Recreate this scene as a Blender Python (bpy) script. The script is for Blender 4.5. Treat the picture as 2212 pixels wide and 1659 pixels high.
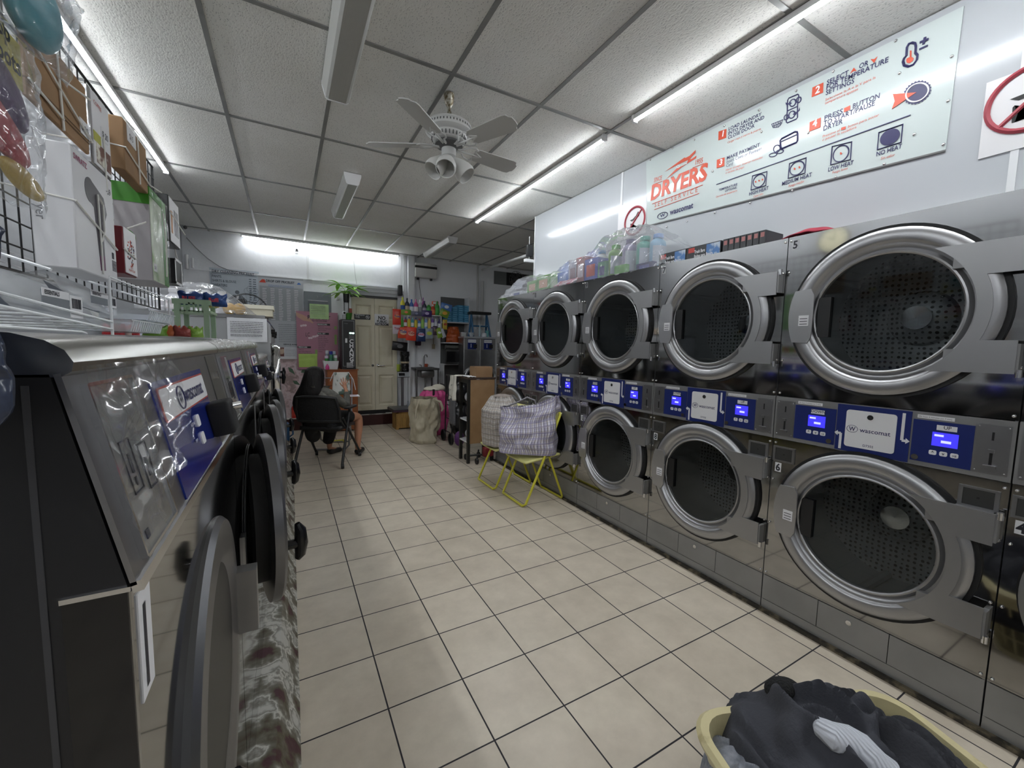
import bpy, bmesh, math, random
from mathutils import Vector, Matrix, noise
PI = math.pi
random.seed(7)
S = bpy.context.scene
for o in list(bpy.data.objects): bpy.data.objects.remove(o)
COL = S.collection
# ---------------- camera ----------------
F = 879.4; W, H = 2212, 1659
yaw, pit, rol = math.radians(29.0355), math.radians(-5.05), math.radians(1.1322)
EYE = Vector((0, 0, 1.394))
fw = Vector((math.sin(yaw)*math.cos(pit), math.cos(yaw)*math.cos(pit), math.sin(pit)))
r0 = Vector((math.cos(yaw), -math.sin(yaw), 0)); u0 = r0.cross(fw)
rt = math.cos(rol)*r0 + math.sin(rol)*u0; up = -math.sin(rol)*r0 + math.cos(rol)*u0
cd = bpy.data.cameras.new('camera'); cam = bpy.data.objects.new('camera', cd); COL.objects.link(cam)
cd.sensor_fit = 'HORIZONTAL'; cd.sensor_width = 36; cd.lens = F/W*36; cd.clip_start = 0.01; cd.clip_end = 60
cam.matrix_world = Matrix(((rt.x, up.x, -fw.x, EYE.x), (rt.y, up.y, -fw.y, EYE.y), (rt.z, up.z, -fw.z, EYE.z), (0, 0, 0, 1)))
S.camera = cam
def P(px, py, ax, v):
    "world point of a measured image point on the plane ax = v"
    d = rt*((px-W/2)/F) + up*((H/2-py)/F) + fw
    i = 'xyz'.index(ax); t = (v-EYE[i])/d[i]
    return EYE + d*t
# ---------------- world, exposure ----------------
wd = bpy.data.worlds.new('world'); S.world = wd; wd.use_nodes = True
wd.node_tree.nodes['Background'].inputs[0].default_value = (.8, .85, 1, 1)
wd.node_tree.nodes['Background'].inputs[1].default_value = 0.05
S.view_settings.view_transform = 'Standard'; S.view_settings.look = 'None'
S.view_settings.gamma = 1; S.view_settings.exposure = 1.2; S.view_settings.use_curve_mapping = False
LED = 34.0      # emission strength of the LED tubes
# ---------------- materials ----------------
MATS = {}
def mat(name, col=(.8, .8, .8), rough=.5, metal=0, emit=None, es=1, alpha=None, spec=.5, noise_=None, bump=None, trans=0, coat=0, ior=None):
    "noise_=(scale, second colour, contrast lo, hi[, stretch])  bump=(scale, strength[, stretch])"
    if name in MATS: return MATS[name]
    m = bpy.data.materials.new(name); m.use_nodes = True; nt = m.node_tree; b = nt.nodes['Principled BSDF']
    b.inputs['Base Color'].default_value = (*col, 1); b.inputs['Roughness'].default_value = rough
    b.inputs['Metallic'].default_value = metal; b.inputs['Specular IOR Level'].default_value = spec
    if coat: b.inputs['Coat Weight'].default_value = coat; b.inputs['Coat Roughness'].default_value = .08
    if trans: b.inputs['Transmission Weight'].default_value = trans
    if ior: b.inputs['IOR'].default_value = ior
    if alpha is not None: b.inputs['Alpha'].default_value = alpha
    if emit: b.inputs['Emission Color'].default_value = (*emit, 1); b.inputs['Emission Strength'].default_value = es
    if noise_ or bump:
        tc = nt.nodes.new('ShaderNodeTexCoord')
    if noise_:
        mp = nt.nodes.new('ShaderNodeMapping'); nt.links.new(tc.outputs['Object'], mp.inputs[0])
        if len(noise_) > 4: mp.inputs['Scale'].default_value = noise_[4]
        n = nt.nodes.new('ShaderNodeTexNoise'); n.inputs['Scale'].default_value = noise_[0]; n.inputs['Detail'].default_value = 5
        nt.links.new(mp.outputs[0], n.inputs[0])
        r = nt.nodes.new('ShaderNodeValToRGB'); r.color_ramp.elements[0].position = noise_[2]; r.color_ramp.elements[1].position = noise_[3]
        r.color_ramp.elements[0].color = (*col, 1); r.color_ramp.elements[1].color = (*noise_[1], 1)
        nt.links.new(n.outputs[0], r.inputs[0]); nt.links.new(r.outputs[0], b.inputs['Base Color'])
    if bump:
        mp = nt.nodes.new('ShaderNodeMapping'); nt.links.new(tc.outputs['Object'], mp.inputs[0])
        if len(bump) > 2: mp.inputs['Scale'].default_value = bump[2]
        n = nt.nodes.new('ShaderNodeTexNoise'); n.inputs['Scale'].default_value = bump[0]; n.inputs['Detail'].default_value = 3
        nt.links.new(mp.outputs[0], n.inputs[0])
        bp = nt.nodes.new('ShaderNodeBump'); bp.inputs['Strength'].default_value = bump[1]; bp.inputs['Distance'].default_value = .02
        nt.links.new(n.outputs[0], bp.inputs['Height']); nt.links.new(bp.outputs[0], b.inputs['Normal'])
    MATS[name] = m; return m
def film(name, tint=(1, 1, 1), gloss=.35, rough=.12, bump=None, haze=0.0):
    "thin clear plastic film: see-through with glossy highlights and a little milkiness"
    if name in MATS: return MATS[name]
    m = bpy.data.materials.new(name); m.use_nodes = True; nt = m.node_tree; nt.nodes.clear()
    o = nt.nodes.new('ShaderNodeOutputMaterial'); t = nt.nodes.new('ShaderNodeBsdfTransparent'); t.inputs[0].default_value = (*tint, 1)
    g = nt.nodes.new('ShaderNodeBsdfGlossy'); g.inputs['Roughness'].default_value = rough
    d = nt.nodes.new('ShaderNodeBsdfDiffuse'); d.inputs[0].default_value = (.85, .87, .9, 1)
    lw = nt.nodes.new('ShaderNodeLayerWeight'); lw.inputs[0].default_value = gloss
    mx = nt.nodes.new('ShaderNodeMixShader'); m2 = nt.nodes.new('ShaderNodeMixShader'); m2.inputs[0].default_value = haze
    mr = nt.nodes.new('ShaderNodeMapRange'); mr.inputs['To Min'].default_value = .03; mr.inputs['To Max'].default_value = gloss; nt.links.new(lw.outputs['Fresnel'], mr.inputs[0]); lw.inputs[0].default_value = .4; nt.links.new(mr.outputs[0], mx.inputs[0]); nt.links.new(m2.outputs[0], mx.inputs[1]); nt.links.new(g.outputs[0], mx.inputs[2])
    nt.links.new(t.outputs[0], m2.inputs[1]); nt.links.new(d.outputs[0], m2.inputs[2]); nt.links.new(mx.outputs[0], o.inputs[0])
    if bump:
        tc = nt.nodes.new('ShaderNodeTexCoord'); n = nt.nodes.new('ShaderNodeTexNoise'); n.inputs['Scale'].default_value = bump[0]; n.inputs['Detail'].default_value = 2
        bp = nt.nodes.new('ShaderNodeBump'); bp.inputs['Strength'].default_value = bump[1]; bp.inputs['Distance'].default_value = .03
        nt.links.new(tc.outputs['Object'], n.inputs[0]); nt.links.new(n.outputs[0], bp.inputs['Height'])
        nt.links.new(bp.outputs[0], g.inputs['Normal'])
    MATS[name] = m; return m
def C(hexs):
    v = [int(hexs[i:i+2], 16)/255 for i in (0, 2, 4)]
    return tuple(x/12.92 if x < .04045 else ((x+.055)/1.055)**2.4 for x in v)
def paint(hexs, rough=.5, **k): return mat('paint_%s_%d' % (hexs, rough*100), C(hexs), rough, **k)
# ---------------- mesh helpers: everything is given in room coordinates ----------------
class MB:
    def __init__(s): s.v = []; s.f = []; s.m = []; s.sm = []
    def add(s, vs, fs, mi=0, smooth=False):
        b = len(s.v); s.v += [Vector(v) for v in vs]
        for f in fs: s.f.append([b+i for i in f]); s.m.append(mi); s.sm.append(smooth)
        return s
    def box(s, x0, x1, y0, y1, z0, z1, mi=0, M=None):
        vs = [Vector((x, y, z)) for x in (x0, x1) for y in (y0, y1) for z in (z0, z1)]
        if M: vs = [M @ v for v in vs]
        return s.add(vs, [(0, 1, 3, 2), (4, 6, 7, 5), (0, 4, 5, 1), (2, 3, 7, 6), (0, 2, 6, 4), (1, 5, 7, 3)], mi)
    def rbox(s, x0, x1, y0, y1, z0, z1, r=.01, mi=0, M=None, n=3):
        "box with rounded edges"
        bm = bmesh.new(); bmesh.ops.create_cube(bm, size=1)
        for v in bm.verts: v.co = Vector((x0+(v.co.x+.5)*(x1-x0), y0+(v.co.y+.5)*(y1-y0), z0+(v.co.z+.5)*(z1-z0)))
        bmesh.ops.bevel(bm, geom=bm.edges[:], offset=r, segments=n, profile=.5, affect='EDGES')
        return s.bm(bm, mi, True, M)
    def bm(s, bm, mi=0, smooth=False, M=None):
        bm.verts.ensure_lookup_table(); bm.verts.index_update()
        vs = [(M @ v.co) if M else v.co.copy() for v in bm.verts]
        fs = [[v.index for v in f.verts] for f in bm.faces]; bm.free()
        return s.add(vs, fs, mi, smooth)
    def tube(s, pts, r, n=8, mi=0, cap=True, closed=False):
        pts = [Vector(p) for p in pts]; m = len(pts); rs = r if isinstance(r, (list, tuple)) else [r]*m
        vs = []; T0 = None; nx = None
        for i, p in enumerate(pts):
            a = pts[i-1] if (i > 0 or closed) else p; b = pts[(i+1) % m] if (i < m-1 or closed) else p
            t = (b-a).normalized() if (b-a).length > 1e-9 else Vector((0, 0, 1))
            if nx is None:
                nx = t.orthogonal().normalized()
            else:
                nx = (nx - t*nx.dot(t)); nx = nx.normalized() if nx.length > 1e-6 else t.orthogonal().normalized()
            ny = t.cross(nx)
            for k in range(n):
                a_ = 2*PI*k/n; vs.append(p + (nx*math.cos(a_)+ny*math.sin(a_))*rs[i])
        fs = []
        for i in range(m if closed else m-1):
            j = (i+1) % m
            for k in range(n): fs.append((i*n+k, i*n+(k+1) % n, j*n+(k+1) % n, j*n+k))
        if cap and not closed: fs.append(tuple(range(n))[::-1]); fs.append(tuple((m-1)*n+k for k in range(n)))
        return s.add(vs, fs, mi, n > 4)
    def lathe(s, prof, c, axis='z', n=32, mi=0, a0=0, a1=2*PI, M=None, sx=1, sy=1):
        "prof = [(radius, along axis)...] around axis through c"
        full = abs(a1-a0-2*PI) < 1e-6; k_ = n if full else n+1; vs = []
        for (r, h) in prof:
            for k in range(k_):
                a = a0+(a1-a0)*k/n; x, y = r*math.cos(a)*sx, r*math.sin(a)*sy
                v = {'z': (x, y, h), 'x': (h, x, y), 'y': (x, h, y)}[axis]
                v = Vector(v)
                if M: v = M @ v
                vs.append(Vector(c)+v)
        fs = []
        for i in range(len(prof)-1):
            for k in range(n):
                k2 = (k+1) % k_
                fs.append((i*k_+k, i*k_+k2, (i+1)*k_+k2, (i+1)*k_+k))
        return s.add(vs, fs, mi, True)
    def prism(s, poly, d, o=(0, 0, 0), u=(1, 0, 0), v=(0, 1, 0), n=None, mi=0, back=True):
        "polygon (a, b) in the plane o+u*a+v*b, thickness d along n"
        o, u, v = Vector(o), Vector(u), Vector(v); n = Vector(n) if n else u.cross(v)
        k = len(poly); vs = [o+u*a+v*b for a, b in poly]+[o+u*a+v*b+n*d for a, b in poly]
        fs = [tuple(range(k, 2*k))]+([tuple(range(k))[::-1]] if back else [])
        fs += [(i, (i+1) % k, k+(i+1) % k, k+i) for i in range(k)]
        return s.add(vs, fs, mi)
    def sphere(s, c, r, mi=0, n=12, sz=(1, 1, 1), M=None):
        bm = bmesh.new(); bmesh.ops.create_uvsphere(bm, u_segments=n*2, v_segments=n, radius=r)
        for v in bm.verts: v.co = Vector((v.co.x*sz[0], v.co.y*sz[1], v.co.z*sz[2]))
        T = Matrix.Translation(c) @ (M or Matrix()); return s.bm(bm, mi, True, T)
    def sheet(s, fn, nu, nv, mi=0, wrap=False):
        vs = [Vector(fn(i/nu, j/nv)) for i in range(nu+1) for j in range(nv+1)]
        fs = [(i*(nv+1)+j, (i+1)*(nv+1)+j, (i+1)*(nv+1)+j+1, i*(nv+1)+j+1) for i in range(nu) for j in range(nv)]
        return s.add(vs, fs, mi, True)
    def text(s, st, size, o, u=(1, 0, 0), v=(0, 0, 1), d=.0008, mi=0, bold=.0, align='LEFT', sx=1, shear=0):
        me = textmesh(st, bold, align, shear); o, u, v = Vector(o), Vector(u), Vector(v); n = u.cross(v)
        vs = [o+u*(p[0]*size*sx)+v*(p[1]*size)+n*d for p in me[0]]
        return s.add(vs, me[1], mi)
    def build(s, name, mats, parent=None, kind=None, solid=0, sub=0):
        me = bpy.data.meshes.new(name)
        inv = PM[parent.name].inverted() if parent else Matrix()
        me.from_pydata([inv @ v for v in s.v], [], s.f)
        if not isinstance(mats, (list, tuple)): mats = [mats]
        for m in mats: me.materials.append(m)
        me.polygons.foreach_set('material_index', s.m); me.polygons.foreach_set('use_smooth', s.sm)
        bm = bmesh.new(); bm.from_mesh(me); bmesh.ops.remove_doubles(bm, verts=bm.verts, dist=1e-5)
        if not kind == 'open': bmesh.ops.recalc_face_normals(bm, faces=bm.faces)
        bm.to_mesh(me); bm.free()
        if any(s.sm) :
            try: me.set_sharp_from_angle(angle=math.radians(38))
            except Exception: pass
        o = bpy.data.objects.new(name, me); COL.objects.link(o)
        PM[o.name] = PM[parent.name].copy() if parent else Matrix()
        if parent: o.parent = parent
        if solid:
            md = o.modifiers.new('thickness', 'SOLIDIFY'); md.thickness = solid; md.offset = 0
        if sub:
            md = o.modifiers.new('smooth', 'SUBSURF'); md.levels = sub; md.render_levels = sub
        return o
def build_split(mb, name, mats, parent, **k):
    "one object for each connected piece (pieces whose bounds touch count as one)"
    par = list(range(len(mb.v)))
    def find(i):
        while par[i] != i: par[i] = par[par[i]]; i = par[i]
        return i
    for f in mb.f:
        for i in f[1:]: par[find(i)] = find(f[0])
    g = {}
    for fi, f in enumerate(mb.f): g.setdefault(find(f[0]), []).append(fi)
    it = []
    for fs in g.values():
        vs = [mb.v[i] for fi in fs for i in mb.f[fi]]
        lo = [min(v[a] for v in vs)-.0015 for a in range(3)]; hi = [max(v[a] for v in vs)+.0015 for a in range(3)]
        it.append([fs, lo, hi])
    again = True
    while again:
        again = False; out = []
        for x in it:
            for y in out:
                if all(x[1][a] <= y[2][a] and y[1][a] <= x[2][a] for a in range(3)):
                    y[0] += x[0]; y[1] = [min(p, q) for p, q in zip(x[1], y[1])]; y[2] = [max(p, q) for p, q in zip(x[2], y[2])]; again = True; break
            else: out.append(x)
        it = out
    r = []
    for fs, _, _ in it:
        m2 = MB(); ix = {}
        for fi in fs:
            f = []
            for i in mb.f[fi]:
                if i not in ix: ix[i] = len(m2.v); m2.v.append(mb.v[i])
                f.append(ix[i])
            m2.f.append(f); m2.m.append(mb.m[fi]); m2.sm.append(mb.sm[fi])
        r.append(m2.build(name, mats, parent, **k))
    return r
PM = {}
TXT = {}
def textmesh(st, bold=0., align='LEFT', shear=0):
    k = (st, bold, align, shear)
    if k not in TXT:
        cu = bpy.data.curves.new('t', 'FONT'); cu.body = st; cu.size = 1; cu.offset = bold; cu.align_x = align; cu.resolution_u = 2; cu.shear = shear
        ob = bpy.data.objects.new('t', cu); COL.objects.link(ob)
        dg = bpy.context.evaluated_depsgraph_get(); me = bpy.data.meshes.new_from_object(ob.evaluated_get(dg))
        TXT[k] = ([v.co.copy() for v in me.vertices], [tuple(p.vertices) for p in me.polygons])
        bpy.data.objects.remove(ob); bpy.data.curves.remove(cu); bpy.data.meshes.remove(me)
    return TXT[k]
def tag(o, label, cat, group=None):
    o['label'] = label; o['category'] = cat
    if group: o['group'] = group
    return o
def thing(name, label, cat, loc=(0, 0, 0), rz=0, group=None):
    o = bpy.data.objects.new(name, None); COL.objects.link(o); o.location = loc; o.rotation_euler = (0, 0, rz)
    o.empty_display_size = .05
    PM[o.name] = Matrix.Translation(loc) @ Matrix.Rotation(rz, 4, 'Z')
    return tag(o, label, cat, group)
def struct(name, mb, m, **k):
    o = mb.build(name, m, **k); o['kind'] = 'structure'; return o
def copy_tree(o, parent=None):
    c = o.copy(); COL.objects.link(c)
    if parent: c.parent = parent
    PM[c.name] = Matrix()
    for ch in list(o.children): copy_tree(ch, c)
    return c
def dup(o, loc, label=None, rz=None):
    c = copy_tree(o); c.location = loc
    if rz is not None: c.rotation_euler = (0, 0, rz)
    PM[c.name] = Matrix.Translation(loc) @ Matrix.Rotation(c.rotation_euler.z, 4, 'Z')
    if label: c['label'] = label
    return c
def arc(cx, cy, r, a0, a1, n): return [(cx+r*math.cos(a0+(a1-a0)*i/n), cy+r*math.sin(a0+(a1-a0)*i/n)) for i in range(n+1)]
def rrect(x0, x1, y0, y1, r, n=4):
    return arc(x1-r, y1-r, r, 0, PI/2, n)+arc(x0+r, y1-r, r, PI/2, PI, n)+arc(x0+r, y0+r, r, PI, 1.5*PI, n)+arc(x1-r, y0+r, r, 1.5*PI, 2*PI, n)
def Rz(a): return Matrix.Rotation(a, 4, 'Z')
# common materials
STEEL = mat('mirror_steel', (.38, .377, .372), .06, 1, bump=(1.6, .05, (1, 1, .5)))
BRUSH = mat('brushed_steel', (.40, .40, .41), .34, 1, noise_=(8, (.33, .33, .34), .3, .7))
RING = mat('door_ring_metal', (.41, .41, .42), .36, .85)
TOE = mat('satin_grey_panel', (.31, .31, .31), .42, .5, noise_=(5, (.25, .25, .25), .35, .75))
CHROME = mat('chrome', (.75, .75, .76), .12, 1)
BLACK = mat('black_plastic', (.012, .012, .013), .42)
RUBBER = mat('black_rubber', (.008, .008, .009), .6)
BLUE = mat('panel_blue', C('1b2a6b'), .35)
WHITE = mat('white_paint', (.78, .78, .79), .45)
OFFW = mat('label_white', (.8, .8, .82), .5)
PAPER = mat('paper_white', (.72, .73, .76), .7, bump=(14, .3))
INK = mat('ink_dark', (.02, .02, .03), .6)
NAVY = mat('ink_navy', C('2b2a5c'), .5)
REDI = mat('ink_red', C('c8452f'), .5)
# ---------------- room shell ----------------
CZ = 2.987; WL = -1.25; WB = 7.43; WR = 4.9; WF = -3.2; FX = 2.235
GX, GY = -.931, 2.408   # ceiling grid lines
def nodes(name):
    m = bpy.data.materials.new(name); m.use_nodes = True; nt = m.node_tree
    return m, nt, nt.nodes['Principled BSDF'], nt.nodes.new('ShaderNodeTexCoord')
def N(nt, t, **k):
    n = nt.nodes.new(t)
    for a, b in k.items():
        if a.startswith('i_'): n.inputs[a[2:].replace('_', ' ')].default_value = b
        else: setattr(n, a, b)
    return n
# floor tiles
m, nt, b, tc = nodes('ceramic_floor_tiles'); L = nt.links.new
mp = N(nt, 'ShaderNodeMapping'); mp.inputs['Location'].default_value = (-.3099, -3.3186, 0); L(tc.outputs['Object'], mp.inputs[0])
br = N(nt, 'ShaderNodeTexBrick', offset=0.0, squash=1.0); br.inputs['Scale'].default_value = 1; br.inputs['Brick Width'].default_value = .305; br.inputs['Row Height'].default_value = .305
br.inputs['Mortar Size'].default_value = .0031; br.inputs['Mortar Smooth'].default_value = .1; br.inputs['Bias'].default_value = 0
br.inputs['Color1'].default_value = (*C('d3c8b6'), 1); br.inputs['Color2'].default_value = (*C('cbc0ae'), 1); br.inputs['Mortar'].default_value = (.022, .020, .024, 1)
L(mp.outputs[0], br.inputs[0])
n1 = N(nt, 'ShaderNodeTexNoise'); n1.inputs['Scale'].default_value = 5; n1.inputs['Detail'].default_value = 7; n1.inputs['Roughness'].default_value = .65; L(tc.outputs['Object'], n1.inputs[0])
cr = N(nt, 'ShaderNodeValToRGB'); cr.color_ramp.elements[0].position = .32; cr.color_ramp.elements[1].position = .68
cr.color_ramp.elements[0].color = (.80, .79, .78, 1); cr.color_ramp.elements[1].color = (1.0, 1.0, 1.0, 1); L(n1.outputs[0], cr.inputs[0])
mx = N(nt, 'ShaderNodeMix', data_type='RGBA', blend_type='MULTIPLY'); mx.inputs[0].default_value = 1; L(br.outputs[0], mx.inputs[6]); L(cr.outputs[0], mx.inputs[7])
L(mx.outputs[2], b.inputs['Base Color'])
rr = N(nt, 'ShaderNodeMapRange'); rr.inputs['To Min'].default_value = .38; rr.inputs['To Max'].default_value = .8; L(br.outputs['Fac'], rr.inputs[0]); L(rr.outputs[0], b.inputs['Roughness'])
bp = N(nt, 'ShaderNodeBump'); bp.inputs['Strength'].default_value = .35; bp.inputs['Distance'].default_value = .002; bp.invert = True; L(br.outputs['Fac'], bp.inputs['Height']); L(bp.outputs[0], b.inputs['Normal'])
struct('floor', MB().box(WL, WR, WF, WB+.15, -.1, 0), m)
# ceiling tiles
m, nt, b, tc = nodes('fissured_ceiling_tiles'); L = nt.links.new
n0 = N(nt, 'ShaderNodeTexNoise'); n0.inputs['Scale'].default_value = 9; L(tc.outputs['Object'], n0.inputs[0])
mpc = N(nt, 'ShaderNodeMapping'); mpc.inputs['Scale'].default_value = (1, 1, 0); L(tc.outputs['Object'], mpc.inputs[0])
mixv = N(nt, 'ShaderNodeMix', data_type='VECTOR'); mixv.inputs[0].default_value = .035; L(mpc.outputs[0], mixv.inputs[4]); L(n0.outputs['Color'], mixv.inputs[5])
vo = N(nt, 'ShaderNodeTexVoronoi', feature='F1'); vo.inputs['Scale'].default_value = 135; L(mixv.outputs[1], vo.inputs[0])
w1 = N(nt, 'ShaderNodeMapping'); w1.inputs['Scale'].default_value = (1, .45, 0); L(mixv.outputs[1], w1.inputs[0]); L(w1.outputs[0], vo.inputs[0])
c1 = N(nt, 'ShaderNodeValToRGB'); c1.color_ramp.elements[0].position = .14; c1.color_ramp.elements[1].position = .26
c1.color_ramp.elements[0].color = (.42, .42, .42, 1); c1.color_ramp.elements[1].color = (.86, .855, .83, 1); L(vo.outputs[0], c1.inputs[0])
n2 = N(nt, 'ShaderNodeTexNoise'); n2.inputs['Scale'].default_value = 1.3; n2.inputs['Detail'].default_value = 4; L(tc.outputs['Object'], n2.inputs[0])
c2 = N(nt, 'ShaderNodeValToRGB'); c2.color_ramp.elements[0].position = .3; c2.color_ramp.elements[1].position = .7; c2.color_ramp.elements[0].color = (.88, .87, .85, 1); L(n2.outputs[0], c2.inputs[0])
mx = N(nt, 'ShaderNodeMix', data_type='RGBA', blend_type='MULTIPLY'); mx.inputs[0].default_value = 1; L(c1.outputs[0], mx.inputs[6]); L(c2.outputs[0], mx.inputs[7]); L(mx.outputs[2], b.inputs['Base Color'])
b.inputs['Roughness'].default_value = .9
bp = N(nt, 'ShaderNodeBump'); bp.inputs['Strength'].default_value = .25; bp.inputs['Distance'].default_value = .003; L(vo.outputs[0], bp.inputs['Height']); L(bp.outputs[0], b.inputs['Normal'])
struct('ceiling', MB().box(WL, WR, WF, WB+.15, CZ+.006, CZ+.1), m)
g = MB(); gm = mat('ceiling_grid_metal', (.20, .20, .195), .34, 0, noise_=(3, (.30, .30, .29), .4, .7))
for i in range(-1, 11):
    x = GX+.61*i
    if WL < x < WR: g.box(x-.0125, x+.0125, WF, WB, CZ, CZ+.012)
for j in range(-5, 5):
    y = GY+1.2232*j
    if WF < y < WB: g.box(WL, WR, y-.0125, y+.0125, CZ-.0005, CZ+.012)
struct('trim_1', g, gm)
# walls
wallm = mat('painted_wall', (.84, .85, .87), .5, noise_=(2.2, (.78, .80, .83), .35, .7), bump=(7, .25))
struct('wall_back', MB().box(WL-.12, WR+.1, WB, WB+.15, 0, CZ+.1), wallm)
struct('wall_left', MB().box(WL-.12, WL, WF, WB, 0, CZ+.1), mat('darkened_side_wall', (.36, .37, .39), .5, bump=(7, .25)))  # colour darkened to dim this wall's reflection in the dryer steel
struct('wall_front', MB().box(WL-.12, WR+.1, WF-.12, WF, 0, CZ+.1), mat('front_wall', (.35, .35, .36), .5))  # unseen wall, likewise coloured dark to tone down the reflections
struct('wall_right', MB().box(WR, WR+.12, WF, WB, 0, CZ+.1), wallm)
frp = mat('glossy_wall_panel', (.47, .49, .515), .16, bump=(1.2, .10, (1, .35, 1.6)))
g = MB().box(2.69, 2.75, WF, 4.34, 0, CZ)
struct('wall_partition', g, frp)
g = MB()
for y in (.55, 1.77+1.1): g.box(2.686, 2.69, y-.012, y+.012, 1.9, CZ)
g.box(2.682, 2.70, 4.325, 4.345, 1.9, CZ)
struct('trim_2', g, mat('white_trim', (.72, .73, .74), .35))
# step in front of the back wall: dark red face, white worn top
st = MB().box(WL, 1.95, 7.34, WB, 0, .185).box(WL, 1.95, 7.33, WB, .185, .2, mi=1)
struct('trim_3', st, [mat('dark_red_step_paint', C('3a1414'), .4, noise_=(14, C('6b4a42'), .66, .74)), mat('worn_step_top', (.5, .48, .45), .5, noise_=(9, (.2, .19, .18), .5, .6))])
# lower part of the back wall: raised plaster up to 2.43 m with the floral sheet below
struct('trim_4', MB().box(WL, 1.72, WB-.012, WB, 2.42, 2.44), wallm)
# painted concrete pad under the left washers
cm, nt, b, tc = nodes('worn_painted_concrete'); L = nt.links.new
n1 = N(nt, 'ShaderNodeTexNoise'); n1.inputs['Scale'].default_value = 10; n1.inputs['Detail'].default_value = 4; n1.inputs['Roughness'].default_value = .5; L(tc.outputs['Object'], n1.inputs[0])
c1 = N(nt, 'ShaderNodeValToRGB'); e = c1.color_ramp.elements
e[0].position = .36; e[0].color = (*C('4a2a30'), 1); e[1].position = .64; e[1].color = (.50, .49, .45, 1)
for p_, c_ in ((.40, C('57513f')), (.47, C('6e6a5f')), (.50, C('8a887e')), (.535, C('c9c7bf')), (.57, C('7d7a70'))):
    q = e.new(p_); q.color = (*c_, 1)
L(n1.outputs[0], c1.inputs[0]); L(c1.outputs[0], b.inputs['Base Color']); b.inputs['Roughness'].default_value = .5
bp = N(nt, 'ShaderNodeBump'); bp.inputs['Strength'].default_value = .6; bp.inputs['Distance'].default_value = .01; L(n1.outputs[0], bp.inputs['Height']); L(bp.outputs[0], b.inputs['Normal'])
CONC = cm
cb = MB(); sec = []
prof = [(-.95, 0), (-.95, .13), (-.075, .13), (-.056, .126), (-.045, .112), (-.02, .05), (.002, .012), (.01, 0)]
ys = [.1+.18*i for i in range(34)]
vs = []
for y in ys:
    sk = (y-1.5)*.0085
    for (x, z) in prof:
        w = .006*noise.noise(Vector((y*5, z*9, 3))) if x > -.9 else 0
        vs.append((x+(sk if x > -.1 else 0)+w, y, z))
k = len(prof); fs = [(i*k+j, i*k+j+1, (i+1)*k+j+1, (i+1)*k+j) for i in range(len(ys)-1) for j in range(k-1)]
fs += [tuple(range(k)), tuple((len(ys)-1)*k+j for j in range(k))[::-1], ]
cb.add(vs, fs, 0, True)
struct('trim_5', cb, CONC)
# thin dirty plinth strip under the dryers
struct('trim_6', MB().box(2.215, 2.25, -2, 4.43, 0, .018), mat('dirty_plinth', C('2e2a22'), .7, noise_=(20, C('6b6250'), .5, .62)))
# ---------------- LED strips ----------------
EM = mat('led_tube_glow', (1, 1, 1), .4, emit=(.93, .97, 1.0), es=LED)
EM2 = mat('led_tube_glow_soft', (1, 1, 1), .4, emit=(.93, .97, 1.0), es=LED*.45)
def led(name, a, b, label, z=CZ, em=None):
    a, b = Vector(a), Vector(b); t = thing(name, label, 'light', ((a+b)/2)[:], 0, 'LED strip lights under the ceiling')
    d = (b-a).normalized(); s = Vector((0, 0, 1)); w = d.cross(s)
    c = [(.016*math.cos(x), .016*math.sin(x)) for x in [PI*(1.09+.82*i/8) for i in range(9)]]
    MB().prism([(-.017, -.0055), (-.017, .024), (.017, .024), (.017, -.0055)], (b-a).length, a, w, s, d).build('housing', WHITE, t)
    MB().prism([(x, y*1.1) for x, y in c], (b-a).length-.04, a+d*.02, w, s, d).build('diffuser', em or EM, t)
    mb = MB()
    for e_ in (a, b-d*.02): mb.prism([(-.019, -.019), (-.019, .026), (.019, .026), (.019, -.019)], .02, e_, w, s, d)
    build_split(mb, 'end_cap', WHITE, t)
    return t
lz = CZ-.026
led('led_strip_light', (-.931, 2.6, lz), (-.931, 5.02, lz), 'lit LED strip above the hanging boxes, its end in front of the price lists wall')
led('led_strip_light', (-.931, .1, lz), (-.931, 2.55, lz), 'lit LED strip above the washers with stickers, joining the one over the boxes')
led('led_strip_light', (2.11, 2.45, lz), (2.13, 4.84, lz), 'lit LED strip beside the ceiling fan, ending where the dryer wall ends')
led('led_strip_light', (2.14, -.3, lz), (2.12, 2.18, lz), 'lit LED strip running out of the top edge above the dryer instruction sign')
led('led_strip_light', (-.54, 7.30, lz), (1.77, 7.33, lz), 'lit LED strip along the top of the back wall above the price lists', em=EM2)
led('led_strip_light', (-.931, -2.8, lz), (-.931, -.1, lz), 'added LED fill strip, unseen behind the camera on the washer side')  # unseen fill lamp added behind the camera to brighten the room
led('led_strip_light', (2.12, -2.9, lz), (2.12, -.5, lz), 'added LED fill strip, unseen behind the camera on the dryer side')  # second added fill lamp, out of view, along the dryer row
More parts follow.
